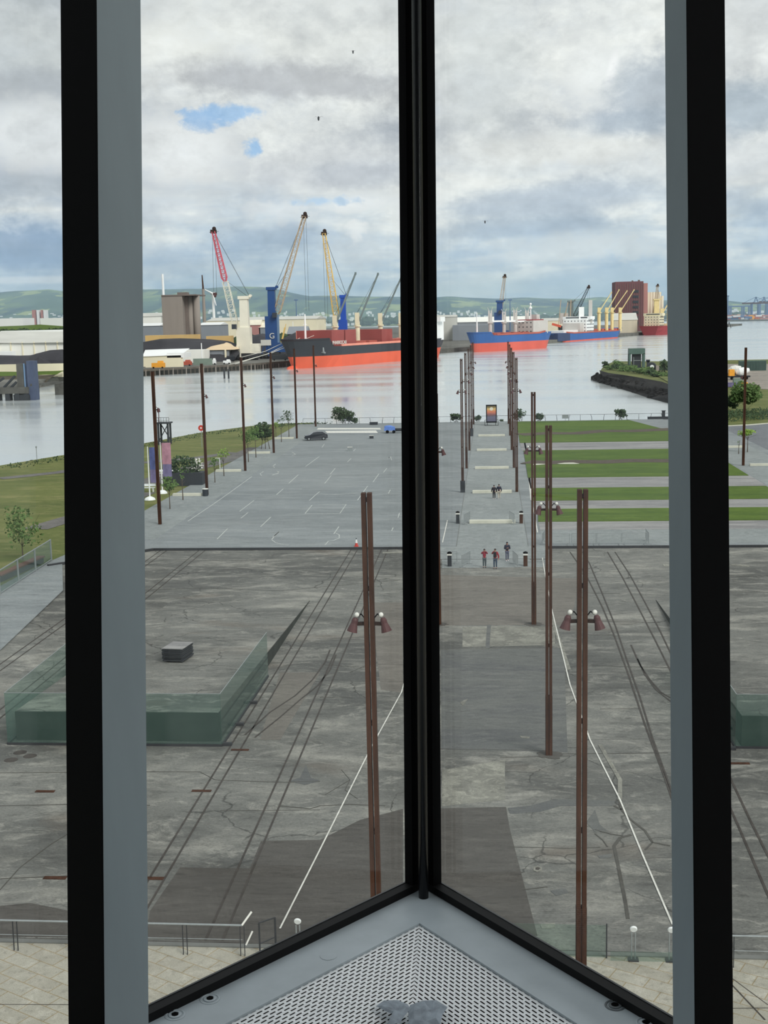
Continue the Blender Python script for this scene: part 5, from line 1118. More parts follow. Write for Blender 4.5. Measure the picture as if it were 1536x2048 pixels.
# ship 2
H2 = V((-0.52, -0.853, 0)); ship_h = H2
t, pos, blk, h, sd = ship('blue and red hulled bulk carrier with white side lettering and stowed deck cranes', (-12, 905), H2, 99, 18, 11.6, 2.6, 6.2, 'hull_blue', 'boot_red', bulw='deck_red', rake=6.0)
hatches(t, pos, blk, [(17, 26), (31, 41), (45, 55), (59, 68)], 11.6, 1.6, 13, 'deck_red')
def s2(px):
    k_ = (px - 981) / 2480; r_ = 0.52 / 0.853; Y = (-12 - r_ * 905) / (k_ - r_); return (Y - 905) / 0.853
cr2 = [(980, 621), (1007, 624), (1029, 620), (1052, 621)]
for i, (px, ty) in enumerate(cr2):
    a = s2(px); b_ = pos(a, 0, 11.0); tz = at(px, ty, b_.y).z; zp = at(px, 645, b_.y).z
    c_ = MB().tube(b_, (b_.x, b_.y, tz - 2), 1.3, 1.3, 12).box((b_.x, b_.y, zp), (4.0, 3.6, 1.3)).box((b_.x - 0.9, b_.y, (zp + tz) / 2), (1.2, 2.0, tz - zp)).box((b_.x + 0.9, b_.y, (zp + tz) / 2), (1.2, 2.0, tz - zp)).build('crane_post', 'ship_grey', t)
    MB().bar((b_.x - 0.9, b_.y, tz), (b_.x - 1.9, b_.y, tz + 2.2), 0.35).bar((b_.x + 0.9, b_.y, tz), (b_.x + 1.9, b_.y, tz + 2.2), 0.35).build('horns', 'ship_grey', c_)
    if i < 3:
        b2 = pos(s2(cr2[i + 1][0]), 0, 0); MB().bar((b_.x, b_.y, zp + 0.8), (b2.x, b2.y, zp + 0.8), 1.6, 1.2).build('stowed_jib', 'ship_white', c_)
b_ = at(954, 663, 915); MB().tube((b_.x, b_.y, 8), (b_.x, b_.y, at(954, 625, 915).z), 0.7, 0.35, 8).build('foremast', 'ship_white', t)
text_mesh('BLUE ALYSA', 3.2, 'off_white', 'hull_lettering', t, tuple(pos(s2(1056) , 9.1, 9.0)), tuple(-H2), (0, 0, 1), 0.06)
tower(t, pos, blk, 71, 94, 17, 11.6, 3, 'ship_grey', 3.3, wings=False)
blk('white_stern_house', 94, 98, 12, 11.6, 20, 'ship_white'); blk('red_top_deck', 74, 90, 14, 21.5, 22.3, 'hull_maroon')
m0 = pos(82, 0, 22); MB().tube(m0, m0 + V((0, 0, 12)), 0.6, 0.4, 8).ball(m0 + V((0, 0, 9)), 1.2, 8).ball(m0 + V((0, 0, 12)), 0.9, 8).build('signal_mast', 'ship_white', t); blk('funnel', 86, 91, 6, 22.3, 26, 'ship_grey')
# ship 3
H3 = V((0.40, 0.916, 0)); ship_h = H3; L3 = 205.0; st3 = V((50, 1168, 0)); bw3 = st3 + H3 * L3
t, pos, blk, h, sd = ship('ship seen from its stern with a navy and blue hull and four yellow jibs', (bw3.x, bw3.y), H3, L3, 27, 7.6, 3.0, 1.3, 'hull_blue', 'boot_red', bulw='deck_red')
blk('dark_stern_plating', L3 - 30, L3 + 2.6, 27.2, 1.2, 8.4, 'hull_navy')
yn = -1 if sd.x < 0 else 1
tower(t, pos, blk, L3 - 102, L3 - 80, 24, 7.6, 4, 'ship_white', 3.2)
blk('funnel_housing', L3 - 80, L3 - 70, 18, 7.6, 17, 'ship_grey'); blk('aft_deckhouse', L3 - 70, L3 - 30, 14, 7.6, 10.5, 'ship_white'); m0 = pos(L3 - 88, 4, 20); MB().box(m0 + V((0, 0, 6)), (5, 5, 13)).build('radar_tower', 'ship_white', t); MB().box(m0 + V((9, 2, 8)), (3.4, 4, 22)).build('funnel', 'ship_grey', t)
hatches(t, pos, blk, [(20, 46), (52, 72), (78, 98)], 7.6, 2.6, 20, 'deck_red')
for (px, tipx, tipy, Yc) in ((1198, 1223, 585, 1275), (1213, 1238, 580, 1293), (1224, 1254, 582, 1312), (1240, 1268, 580, 1332)):
    b_ = at(px, 655, Yc); b_.z = WZ + 7; c3 = st3 + H3 * ((Yc - st3.y) / H3.y); b_.x = b_.x
    deck_crane(t, b_, at(px, 615, Yc).z, at(tipx, tipy, Yc), 'ship_yellow', 'ship_yellow', at(px, 624, Yc).z, 3.4, 0.9)
text_mesh('TAMARIND' if False else 'NAVIOS', 2.0, 'off_white', 'stern_lettering', t, tuple(pos(L3 + 2.75, 0, 5.6)), tuple(-sd if sd.x < 0 else sd), (0, 0, 1), 0.05) if False else None
# ship 4
H4 = V((0.46, 0.888, 0)); ship_h = H4; L4 = 190.0; st4 = V((182, 1462, 0)); bw4 = st4 + H4 * L4
t, pos, blk, h, sd = ship('dark red hulled ship with cream deckhouses, farthest along the quay', (bw4.x, bw4.y), H4, L4, 30, 9.5, 3.0, 0.4, 'hull_maroon', 'hull_maroon', bulw='ship_cream')
tower(t, pos, blk, L4 - 22, L4 - 6, 18, 9.5, 4, 'ship_cream', 3.1)
for i, a in enumerate((L4 - 40, L4 - 64, L4 - 90, L4 - 118)):
    b_ = pos(a, 0, 9); deck_crane(t, b_, 26, b_ + V((14, 0, 38)), 'ship_yellow', 'ship_yellow', 20, 4.5, 1.2)
hatches(t, pos, blk, [(L4 - 60, L4 - 44), (L4 - 86, L4 - 68)], 9.5, 3, 20, 'ship_cream')

# mooring lines
for i, (a, b_) in enumerate((((455, 742, 640), (628, 671, 662)), ((470, 728, 640), (600, 676, 660)), ((480, 715, 655), (580, 679, 658)))):
    P0 = at(*a); P1 = at(*b_); P0.z = max(P0.z, -1.0); mid = P0.lerp(P1, 0.5) - V((0, 0, 1.5))
    o = MB().tube(P0, mid, 0.14, n=5).tube(mid, P1, 0.14, n=5).build('mooring_rope', 'rope', loc=P0)
    tag(o, 'pale mooring rope from the quay to the black ship\'s bow, %s' % ['lowest of the three', 'middle one', 'uppermost of the three'][i], 'rope', 'mooring ropes of the black ship')

# ============================================================ MOBILE HARBOUR CRANES
mat('crane_white', (232, 228, 210), 0.5, 0, 0.08, 0.1); mat('crane_blue', (36, 74, 128), 0.5, 0, 0.1, 0.1); mat('crane_blue_light', (110, 138, 168), 0.5, 0, 0.1, 0.1); mat('crane_yellow', (226, 190, 110), 0.5, 0, 0.1, 0.1); mat('boom_tan', (186, 166, 140), 0.6, 0, 0.15, 0.2); mat('boom_red', (204, 90, 104), 0.6, 0, 0.1, 0.2); mat('crane_royal', (34, 80, 176), 0.5, 0, 0.1, 0.1)
def lattice(p, q, w0, w1, m_, parent, name, r=0.22, n=14, close=4.0):
    d = (q - p).normalized(); u = V((0, 1, 0)); v = d.cross(u).normalized(); Lx = (q - p).length; mb = MB()
    def wd(t_): return min(w0, w0 * (0.35 + t_ * Lx / close * 0.65)) if t_ * Lx < close else w0 + (w1 - w0) * t_
    pr = None
    for i in range(n + 1):
        t_ = i / n; c_ = p + (q - p) * t_; k_ = wd(t_) / 2; cs = [c_ + u * k_ + v * k_, c_ - u * k_ + v * k_, c_ - u * k_ - v * k_, c_ + u * k_ - v * k_]
        if pr:
            for j in range(4): mb.tube(pr[j], cs[j], r, n=5); mb.tube(pr[j], cs[(j + 1) % 4], r * 0.5, n=4)
        for j in range(4): mb.tube(cs[j], cs[(j + 1) % 4], r * 0.5, n=4)
        pr = cs
    return mb.build(name, m_, parent)
def harbour_crane(label, base, body_h, tw, piv, tip, cols, hook=None, split=None, topz=None):
    m_t, m_b, m_boom = cols; base = V(base); t = thing('mobile_harbour_crane', label, 'crane', base); x, y, z = base
    ch = MB().box((x, y, z + 1.8), (16, 7, 2.2)).box((x, y, z + 3.3), (9, 6, 1.2)).build('chassis', 'dark_steel', t)
    for i in range(7):
        for s in (-1, 1): MB().lathe((x - 6.6 + i * 2.2, y + s * 3.2, z + 0.85), [(0.85, -0.5), (0.85, 0.5)], 12, (0, 1, 0)).build('wheel', 'black_rubber', ch)
    MB().box((x + 3.5, y, z + 6.6), (11, 6.0, 5.6)).box((x + 8.0, y - 3.05, z + 6.2), (3, 0.1, 3)).build('machinery_house', m_b, t)
    tz = topz; MB().box((x, y, (z + 4 + piv[2]) / 2), (tw * 1.25, tw * 1.1, piv[2] - z - 4)).box((x + tw * 0.1, y, (piv[2] + tz) / 2), (tw * 0.8, tw * 0.8, tz - piv[2]), taper=0.9).build('tower', m_t, t)
    MB().box((x + tw * 0.1, y, tz - 0.9), (tw * 1.0, tw * 0.9, 1.8)).tube((x + tw * 0.7, y - 1, tz), (x + tw * 0.7, y + 1, tz), 0.9, n=10).build('tower_head', m_t, t)
    pv = V(piv); tp = V(tip); MB().box(pv + V((0, -tw * 0.6 - 1, 0.5)), (2.6, 2.4, 2.8)).build('operator_cab', 'port_window', t)
    if split:
        ms = pv.lerp(tp, split); lattice(pv, ms, 3.4, 3.0, m_boom, t, 'boom_lower', 0.20, 10); lattice(ms, tp, 3.0, 1.8, 'boom_red', t, 'boom_upper', 0.26, 12, 0.01)
    else: lattice(pv, tp, 3.8, 1.9, m_boom, t, 'boom', 0.24, 18)
    hd_ = MB().box(tp, (3.4, 2.0, 2.0)).ball(tp + V((0.4, 0, 1.6)), 1.2, 8).tube(tp + V((-2.5, 0, -0.4)), tp + V((3, 0, 0)), 0.14, n=4).build('boom_head', 'rust_dark', t)
    cb = MB(); th_ = V((x + tw * 0.6, y, tz))
    for s in (-0.8, 0.8): cb.tube(th_ + V((0, s, 0)), tp + V((0, s, 0.5)), 0.08, n=4).tube(th_ + V((0, s, -1)), pv.lerp(tp, 0.5), 0.06, n=4)
    cb.build('stay_cables', 'dark_steel', t)
    hk = V(hook) if hook else tp - V((0, 0, 55)); cb = MB()
    for s in (-0.7, 0.9): cb.tube(tp + V((s, 0, 0)), V((hk.x + s * 1.1, hk.y, hk.z)), 0.09, n=4)
    cb.build('hoist_cables', 'dark_steel', t)
    if hook: MB().box(hk, (2.2, 1.2, 1.6)).ball(hk - V((0, 0, 1.2)), 0.8, 8).build('hook_block', 'maroon_shade', t)
    o = MB().box((x - tw * 0.3, y - tw * 0.6, z + 4), (0.8, 0.4, 9)).bar((x - 6, y - 3, z + 3), (x - 2, y - 3, z + 14), 0.5).build('ladder', m_b, t)
    return t
a = G(492, 722, -1.0); YA = 722
a = at(490, 712, YA); harbour_crane('white mobile harbour crane with a red-topped lattice boom leaning left', (a.x, YA, -1), 0, 6.4, tuple(at(472, 655, YA)), tuple(at(427, 463, YA)), ('crane_white', 'crane_white', 'crane_white'), tuple(at(430, 588, YA)), 0.48, at(490, 592, YA).z)
a = at(545, 700, 742); t = harbour_crane('dark blue mobile harbour crane with a tan lattice boom leaning right, highest of the cranes', (a.x, 742, -1), 0, 5.6, tuple(at(552, 632, 742)), tuple(at(609, 433, 742)), ('crane_blue', 'crane_blue', 'boom_tan'), None, None, at(545, 574, 742).z)
text_mesh('G', 4.6, 'off_white', 'tower_lettering', t, (a.x + 0.6, 742 - 3.4, at(545, 672, 742).z), (1, 0, 0), (0, 0, 1), 0.05)
MB().box((a.x - 3.2, 742 - 3.6, at(535, 685, 742).z), (6.2, 0.2, 3.4)).build('name_plate', 'white_line', t); MB().box((a.x + 3.9, 742, 12), (1.0, 3.4, 26)).build('light_blue_side', 'crane_blue_light', t)
MB().bar(at(562, 690, 740), at(570, 655, 740), 0.9).bar(at(566, 672, 740), at(572, 648, 740), 0.35).build('luffing_strut', 'crane_yellow', t)
harbour_crane('yellow-boomed harbour crane with a royal blue tower behind the black ship', (at(686, 650, 775).x, 775, -1), 0, 4.2, tuple(at(674, 640, 775)), tuple(at(648, 467, 775)), ('crane_royal', 'crane_royal', 'crane_yellow'), None, None, at(684, 590, 775).z)
harbour_crane('blue crane with a tan boom standing behind the blue ship', (at(998, 650, 1150).x, 1150, -1), 0, 7, tuple(at(1000, 625, 1150)), tuple(at(1009, 554, 1150)), ('crane_blue', 'crane_blue', 'boom_tan'), None, None, at(994, 601, 1150).z)
harbour_crane('dark harbour crane with a black boom between the blue ship and the white wheelhouse', (at(1140, 660, 1350).x, 1350, -1), 0, 7, tuple(at(1148, 635, 1350)), tuple(at(1177, 575, 1350)), ('jib_grey', 'dark_steel', 'dark_steel'), None, None, at(1145, 601, 1350).z)
harbour_crane('pale harbour crane with a thin boom in front of the cream silos, farthest right', (at(1311, 660, 1560).x, 1560, -1), 0, 8, tuple(at(1308, 635, 1560)), tuple(at(1315, 572, 1560)), ('ship_yellow', 'ship_cream', 'boom_tan'), None, None, at(1306, 598, 1560).z)
# hopper and conveyor between ships 2 and 3
t = thing('loading_hopper', 'dark bulk hopper with an orange conveyor beside the stern of the navy ship', 'hopper', at(1130, 684, 1295)); Yh = 1295
q0 = at(1120, 690, Yh); q1 = at(1140, 650, Yh)
MB().add([at(1118, 652, Yh), at(1144, 652, Yh), at(1144, 652, Yh) + V((0, 12, 0)), at(1118, 652, Yh) + V((0, 12, 0)), at(1124, 672, Yh), at(1138, 672, Yh), at(1138, 672, Yh) + V((0, 8, 0)), at(1124, 672, Yh) + V((0, 8, 0))], [(0, 1, 2, 3), (0, 4, 5, 1), (1, 5, 6, 2), (2, 6, 7, 3), (3, 7, 4, 0), (4, 7, 6, 5)]).build('hopper_bin', 'dark_steel', t)
for px in (1119, 1143):
    for dy in (0, 10): q = at(px, 652, Yh); MB().bar((q.x, q.y + dy, q.z), (q.x, q.y + dy, -1), 0.9).build('leg', 'dark_steel', t)
MB().box(at(1128, 637, Yh + 5), (8, 8, 11)).build('upper_house', 'ship_grey', t)
MB().bar(at(1104, 648, Yh), at(1122, 653, Yh), 3.0, 2.4).build('conveyor', 'boot_orange', t)
MB().bar(at(1116, 660, Yh), at(1122, 600, Yh), 0.7).bar(at(1128, 640, Yh), at(1136, 605, Yh), 0.9).bar(at(1140, 645, Yh), at(1142, 600, Yh), 0.9).build('gantry_masts', 'boom_tan', t)

# ============================================================ QUAY AND SHORE BUILDINGS
mat('silo_grey', (146, 138, 130), 0.85, 0, 0.16, 0.12, stretch=(1, 1, 0.05)); mat('silo_dark', (118, 108, 102), 0.85, 0, 0.12, 0.1); mat('shed_white', (236, 236, 228), 0.7, 0, 0.05, 0.1); mat('shed_roof', (196, 196, 188), 0.7, 0, 0.08, 0.06); mat('shed_roof_dark', (150, 150, 146), 0.7, 0, 0.08, 0.06); mat('shed_cream', (232, 224, 196), 0.8, 0, 0.1, 0.05)
mat('shed_grey', (134, 140, 146), 0.8, 0, 0.08, 0.05); mat('tan_roof', (214, 192, 158), 0.8, 0, 0.1, 0.08); mat('ochre_wall', (214, 180, 120), 0.9, 0, 0.08, 0.1); mat('coal', (58, 58, 62), 1.0, 0, 0.25, 0.05); mat('silo_maroon', (112, 76, 80), 0.8, 0, 0.1, 0.1, stretch=(1, 1, 0.2)); mat('silo_pink', (176, 128, 122), 0.8, 0, 0.05, 0.1); mat('silo_cream', (206, 196, 174), 0.8, 0, 0.08, 0.3, stretch=(1, 1, 0.02))
mat('gantry_haze', (98, 122, 156), 0.8, 0, 0.1, 0.1); mat('far_white', (226, 228, 226), 0.8, 0, 0.1, 0.01); mat('container_red', (176, 84, 66), 0.8); mat('orange_plant', (236, 164, 60), 0.7); mat('green_fence', (124, 140, 128), 0.8, 0, 0.1, 0.3); mat('quay_front', (70, 68, 66), 0.95, 0, 0.3, 0.2); mat('timber', (92, 86, 78), 0.95, 0, 0.25, 0.4)
def pbox(name, label, cat, px0, px1, py0, py1, Y, depth, m_, z0=None, group=None, roof=None, rm=None, extras=None, top_jut=0):
    """a building standing at distance Y whose front spans these pixels"""
    a_ = at(px0, py0, Y); b_ = at(px1, py0, Y); lo_ = at((px0 + px1) / 2, py1, Y).z; z0 = lo_ if z0 is None else z0; z1 = (a_.z + b_.z) / 2
    t = thing(name, label, cat, ((a_.x + b_.x) / 2, Y, z0), group=group)
    MB().bb(a_.x, b_.x, Y, Y + depth, z0, z1).build('wall', m_, t)
    if roof is not None:
        zr = z1 + roof; mb = MB(); x0, x1 = a_.x - 0.5, b_.x + 0.5
        mb.add([(x0, Y - 0.5, z1), (x1, Y - 0.5, z1), (x1, Y + depth + 0.5, z1), (x0, Y + depth + 0.5, z1), (x0, Y + depth / 2, zr), (x1, Y + depth / 2, zr)], [(0, 1, 5, 4), (2, 3, 4, 5), (1, 2, 5), (3, 0, 4), (0, 3, 2, 1)]).build('roof', rm or 'shed_roof', t)
    return t
# left of the window column
t = pbox('long_warehouse', 'long low warehouse with a cream roof and white panelled wall at far left', 'warehouse', -60, 150, 686, 701, 600, 55, 'shed_white', -1, roof=0.2)
q0 = at(-60, 686, 600); q1 = at(150, 686, 600)
MB().add([(q0.x, 599, q0.z), (q1.x, 599, q1.z), (q1.x, 640, at(150, 664, 640).z), (q0.x, 640, at(-60, 664, 640).z)], [(0, 1, 2, 3)]).build('sloping_roof', 'shed_roof', t)
MB().bb(q0.x, q1.x, 640, 644, 0, at(45, 661, 640).z).build('ridge_monitor', 'far_white', t)
mb = MB()
for i in range(9): x = q0.x + (q1.x - q0.x) * (i + .5) / 9; mb.bb(x - 0.25, x + 0.25, 599.6, 600, -1, q0.z)
mb.build('downpipes', 'shed_cream', t)
pbox('grey_shed', 'grey-roofed shed behind the long warehouse at far left', 'shed', -80, 96, 672, 680, 720, 90, 'shed_grey', -1, roof=2.0, rm='shed_roof_dark')
pbox('cream_wall', 'cream concrete wall along the far bank behind the blue dolphin pier', 'wall', -60, 175, 728, 742, 535, 0.6, 'shed_cream', 1.6)
pbox('white_shed', 'small white shed in front of the long warehouse at the left edge', 'shed', -20, 22, 703, 712, 590, 6, 'ship_white', -1)
pbox('office_block', 'white banded office building at the extreme left before the hills', 'building', -40, 45, 637, 646, 1500, 40, 'far_white', -1)
pbox('office_block', 'white banded office building just left of the left window column', 'building', 80, 125, 636, 649, 1350, 40, 'far_white', -1)
for i, (px, w_, m_) in enumerate(((67, 7, 'silo_pink'), (75, 5, 'far_white'), (83, 4, 'silo_pink'), (88.5, 4.5, 'far_white'))):
    pbox('tower_block', 'distant %s tower block %s, at the foot of the left hills' % (['pinkish', 'white', 'pinkish', 'white'][i], ['leftmost of the four', 'second of the four', 'third of the four', 'rightmost of the four'][i]), 'building', px - w_ / 2, px + w_ / 2, 620, 640, 2900, 18, m_, -1)
# mounds
def mound(label, pts, Y, depth, m_='coal', seedv=1, z0=-1.0, name='coal_heap'):
    random.seed(seedv); mb = MB(); n = len(pts); rows_ = []; K = 6
    for j in range(K + 1):
        t_ = j / K; f = math.sin(PI * min(1, t_ * 1.0)) ** 0.7 if 0 < t_ < 1 else 0
        rows_.append([(lambda p_: V((p_.x, Y + depth * t_, z0 + (p_.z - z0) * f * random.uniform(0.93, 1.05))))(at(px, py, Y + depth * 0.5)) for px, py in pts])
    for r_ in rows_: mb.v += r_
    for j in range(K):
        for i in range(n - 1): mb.f.append([j * n + i, j * n + i + 1, (j + 1) * n + i + 1, (j + 1) * n + i])
    o = mb.build(name, m_, loc=V(rows_[K // 2][n // 2]) * 1.0); tag(o, label, 'heap')
    return o
mound('long flat-topped dark coal heap across the river at far left', [(-60, 728), (-30, 712), (0, 710), (40, 713), (60, 711), (80, 704), (100, 702), (125, 700), (150, 706), (170, 728)], 549, 34, seedv=2)
mound('small pointed coal heap in front of the long one at far left', [(62, 726), (80, 712), (102, 726)], 545.5, 10, seedv=3)
mound('long grey coal heap below the concrete silos', [(262, 702), (290, 681), (320, 678), (360, 677), (420, 678), (455, 680), (475, 690), (485, 705)], 700, 50, seedv=4)
mound('dark heap between the white crane and the blue crane', [(492, 690), (505, 668), (525, 665), (542, 672), (556, 690)], 800, 60, seedv=5)
mound('dark gabled heap behind the black ship\'s bow', [(560, 690), (572, 672), (592, 664), (640, 668), (690, 672)], 790, 40, 'coal', seedv=6)
# silos
t = thing('concrete_silos', 'two joined grey concrete silo blocks behind the left window column', 'silo', (-205, 800, -1)); z1 = at(345, 592, 800).z
xs = [at(p_, 640, 800).x for p_ in (325, 345.5, 366, 372, 393)]
MB().bb(xs[0], xs[2], 800, 828, -1, z1).build('silo_block', 'silo_grey', t); MB().bb(xs[2], xs[3], 806, 828, -1, z1 - 0.5).build('recess', 'silo_dark', t)
for k_, (xa, xb) in enumerate(((xs[2] + 0.2, (xs[2] + xs[4]) / 2), ((xs[2] + xs[4]) / 2, xs[4]))):
    MB().lathe(((xa + xb) / 2 + 0.3, 810, -1), [((xb - xa) / 2, 0), ((xb - xa) / 2, z1 + 1)], 24).build('silo_cylinder', 'silo_grey', t, smooth=True)
MB().bb(xs[0], xs[4], 799.6, 829, z1, z1 + 0.8).bb(xs[0] + 9, xs[0] + 15, 806, 814, z1, z1 + 2.4).build('roof_cap', 'silo_dark', t)
pbox('ochre_store', 'long ochre wall with a flat top at the foot of the silos', 'wall', 290, 395, 670, 681, 770, 8, 'ochre_wall', -1); pbox('ochre_store', 'shorter ochre wall right of the silos, left of the white crane', 'wall', 412, 462, 672, 681, 768, 8, 'ochre_wall', -1)
# warehouses
pbox('warehouse', 'long white-roofed warehouse left of the concrete silos', 'warehouse', 262, 322, 633, 652, 1000, 60, 'shed_white', -1, roof=3)
pbox('warehouse', 'low grey shed in front of the white-roofed warehouse, left of the silos', 'warehouse', 262, 318, 652, 664, 900, 30, 'shed_grey', -1, roof=2, rm='far_white')
pbox('plant_building', 'white industrial plant with pipes right of the silos', 'building', 398, 440, 650, 672, 950, 30, 'shed_grey', -1, roof=2, rm='far_white')
t = pbox('warehouse', 'very long pale warehouse behind the white and the blue cranes', 'warehouse', 412, 632, 640, 660, 1150, 70, 'shed_cream', -1, roof=3, rm='shed_roof')
pbox('warehouse', 'grey gable-fronted warehouse behind the bow of the blue ship', 'warehouse', 905, 975, 650, 672, 1210, 60, 'shed_grey', -1)
t = pbox('warehouse', 'large white-roofed warehouse behind the blue ship', 'warehouse', 912, 1080, 643, 668, 1300, 60, 'shed_grey', -1, roof=5, rm='shed_white')
pbox('warehouse', 'low grey warehouse at the stern of the black ship', 'warehouse', 868, 912, 634, 668, 1250, 50, 'shed_roof', -1, roof=2)
pbox('warehouse', 'pale warehouse between the blue ship and the white wheelhouse', 'warehouse', 1085, 1160, 641, 665, 1500, 50, 'shed_cream', -1, roof=3)
pbox('warehouse', 'green-roofed warehouse in front of the maroon grain tower', 'warehouse', 1228, 1275, 640, 660, 1480, 40, 'silo_cream', -1, roof=8, rm='shed_roof')
pbox('gabled_shed', 'dark gabled shed at the foot of the blue crane', 'shed', 575, 612, 668, 690, 830, 20, 'charcoal', -1, roof=5, rm='shed_grey')
for i, (a0, a1, b0, b1, lab) in enumerate(((498, 520, 650, 662, 'small pink-roofed building left of the blue crane'), (518, 540, 655, 668, 'small cream-roofed building at the left foot of the blue crane tower'))):
    pbox('small_building', lab, 'building', a0, a1, b0, b1, 980, 14, 'shed_grey' if i else 'silo_pink', -1, roof=4, rm='cream_paint')
# quayside sheds
t = pbox('quay_shed', 'long white-roofed quay shed right of the left window column', 'shed', 270, 362, 712, 722, 640, 3, 'shed_cream', -1)
q0 = at(285, 712, 640); q1 = at(362, 710, 640); MB().add([(q0.x, 639.5, q0.z - 0.3), (q1.x, 639.5, q1.z), (q1.x, 660, at(362, 697, 660).z), (q0.x - 4, 660, at(282, 700, 660).z)], [(0, 1, 2, 3)]).build('white_roof', 'ship_white', t); MB().box((q1.x - 3, 648, 4.6), (9, 16, 2.4)).build('raised_roof', 'ship_white', t)
pbox('concrete_yard_wall', 'stained cream retaining wall under the white-roofed quay shed', 'wall', 290, 366, 718, 730, 628, 0.8, 'shed_cream', -1)
pbox('white_shed', 'white shed with an open dark front right of the white-roofed quay shed', 'shed', 364, 408, 700, 718, 690, 14, 'shed_white', -1); pbox('open_front', 'dark open bay of the white quay shed', 'bay', 379, 406, 704, 716, 689, 0.6, 'charcoal', -1) if False else None
t = pbox('tan_roofed_shed', 'quay shed with a tan hipped roof left of the white crane', 'shed', 410, 458, 701, 722, 705, 22, 'shed_grey', -1)
x0, x1 = at(408, 700, 705).x, at(470, 700, 705).x; zr = at(430, 700, 705).z
MB().add([(x0, 704, zr), (x1, 704, zr), (x1, 730, zr), (x0, 730, zr), (x0 + 5, 717, zr + 3.6), (x1 - 7, 717, zr + 4.0)], [(0, 1, 5, 4), (1, 2, 5), (2, 3, 4, 5), (3, 0, 4), (0, 3, 2, 1)]).build('hipped_roof', 'tan_roof', t)
MB().bb(at(450, 700, 705).x, at(453, 700, 705).x, 703.6, 705, -1, zr).build('corner_pillar', 'shed_cream', t)
pbox('green_fence', 'pale green sheet fence on the far quay right of the red machine', 'fence', 386, 424, 717, 727, 650, 0.4, 'green_fence', -1)
# vehicles on the quay
def vehicle(px, py, Y, w_, hh, m_, lab, name='quay_vehicle', cat='vehicle'):
    a_ = at(px, py, Y); t = thing(name, lab, cat, (a_.x, Y, -1)); MB().box((a_.x, Y, -1 + 0.5 + hh * 0.35), (w_, 2.2, hh * 0.7)).box((a_.x + w_ * 0.18, Y, -0.5 + hh * 0.82), (w_ * 0.45, 2.0, hh * 0.4), taper=0.85).build('body', m_, t)
    for s in (-0.35, 0.35): MB().lathe((a_.x + s * w_, Y - 1.1, -0.55), [(0.45, -0.2), (0.45, 0.2)], 10, (0, 1, 0)).build('wheel', 'black_rubber', t)
vehicle(317, 734, 612, 6.5, 3.2, 'orange_plant', 'yellow-orange machine on the far quay right of the left window column', 'quay_machine', 'machine')
vehicle(372, 726, 640, 6.0, 2.6, 'container_red', 'red machine on the far quay between the orange machine and the green fence', 'quay_machine', 'machine')
vehicle(419, 722, 652, 3.6, 2.4, 'banner_pink', 'pink and white car parked on the far quay', 'parked_car', 'car'); vehicle(427, 721, 652, 2.4, 2.8, 'ship_white', 'white van parked on the far quay beside the pink car', 'parked_van', 'van')
vehicle(454, 722, 655, 3.8, 2.0, 'ship_white', 'white car parked on the far quay above the lone piles', 'parked_car', 'car'); vehicle(462, 716, 700, 4.5, 3, 'car_black', 'dark vehicle parked on the far quay left of the white crane', 'parked_van', 'van')
vehicle(560, 712, 700, 9, 3.2, 'charcoal', 'dark grab machine on the quay under the blue crane', 'quay_machine', 'machine')
for px, py0, py1, Y, lab in ((404, 686, 718, 655, 'white lamp pole on the far quay beside the tan-roofed shed'), (586, 643, 658, 1000, 'short white lamp pole in front of the very long warehouse')):
    a_ = at(px, py1, Y); o = MB().tube((a_.x, Y, -1), (a_.x, Y, at(px, py0, Y).z), 0.35, 0.25, 8).build('lamp_pole', 'ship_white', loc=(a_.x, Y, -1)); tag(o, lab, 'pole')
# quay front timbers
def on_edge(t_): return V((-196, 558, 0)).lerp(V((-127, 655, 0)), t_)
t = thing('timber_quay', 'dark timber piled quay front along the far bank', 'quay', (-165, 605, WZ)); A_ = [V((-190, 575, 0)), V((-169.8, 597, 0)), V((-148, 626, 0)), V((-127, 655, 0)), V((-96, 730, 0))]
for i in range(4): a_ = A_[i] + V((1.5, -1.5, 0)); b_ = A_[i + 1] + V((1.5, -1.5, 0)); MB().bar(a_ + V((0, 0, -1.2)), b_ + V((0, 0, -1.2)), 3.0, 0.9).build('deck_beam', 'timber', t)
pl = MB(); k_ = 0
for i in range(4):
    n = int((A_[i + 1] - A_[i]).length / 2.6)
    for j in range(n): q = A_[i].lerp(A_[i + 1], j / n) + V((2.4, -2.4, 0)); MB().tube((q.x, q.y, WZ - 0.5), (q.x, q.y, -0.9), 0.32, n=6).build('pile', 'timber' if j % 3 else 'silo_grey', t); k_ += 1
for dx, lab in ((449, 'left of the two lone timber piles standing in the river'), (457.5, 'right of the two lone timber piles standing in the river')):
    q = G(dx, 757, WZ); o = MB().tube((q.x, q.y, WZ - 0.3), (q.x, q.y, 0.2), 0.4, n=8).build('lone_pile', 'charcoal', loc=(q.x, q.y, WZ)); tag(o, lab, 'pile', 'lone piles in the river')
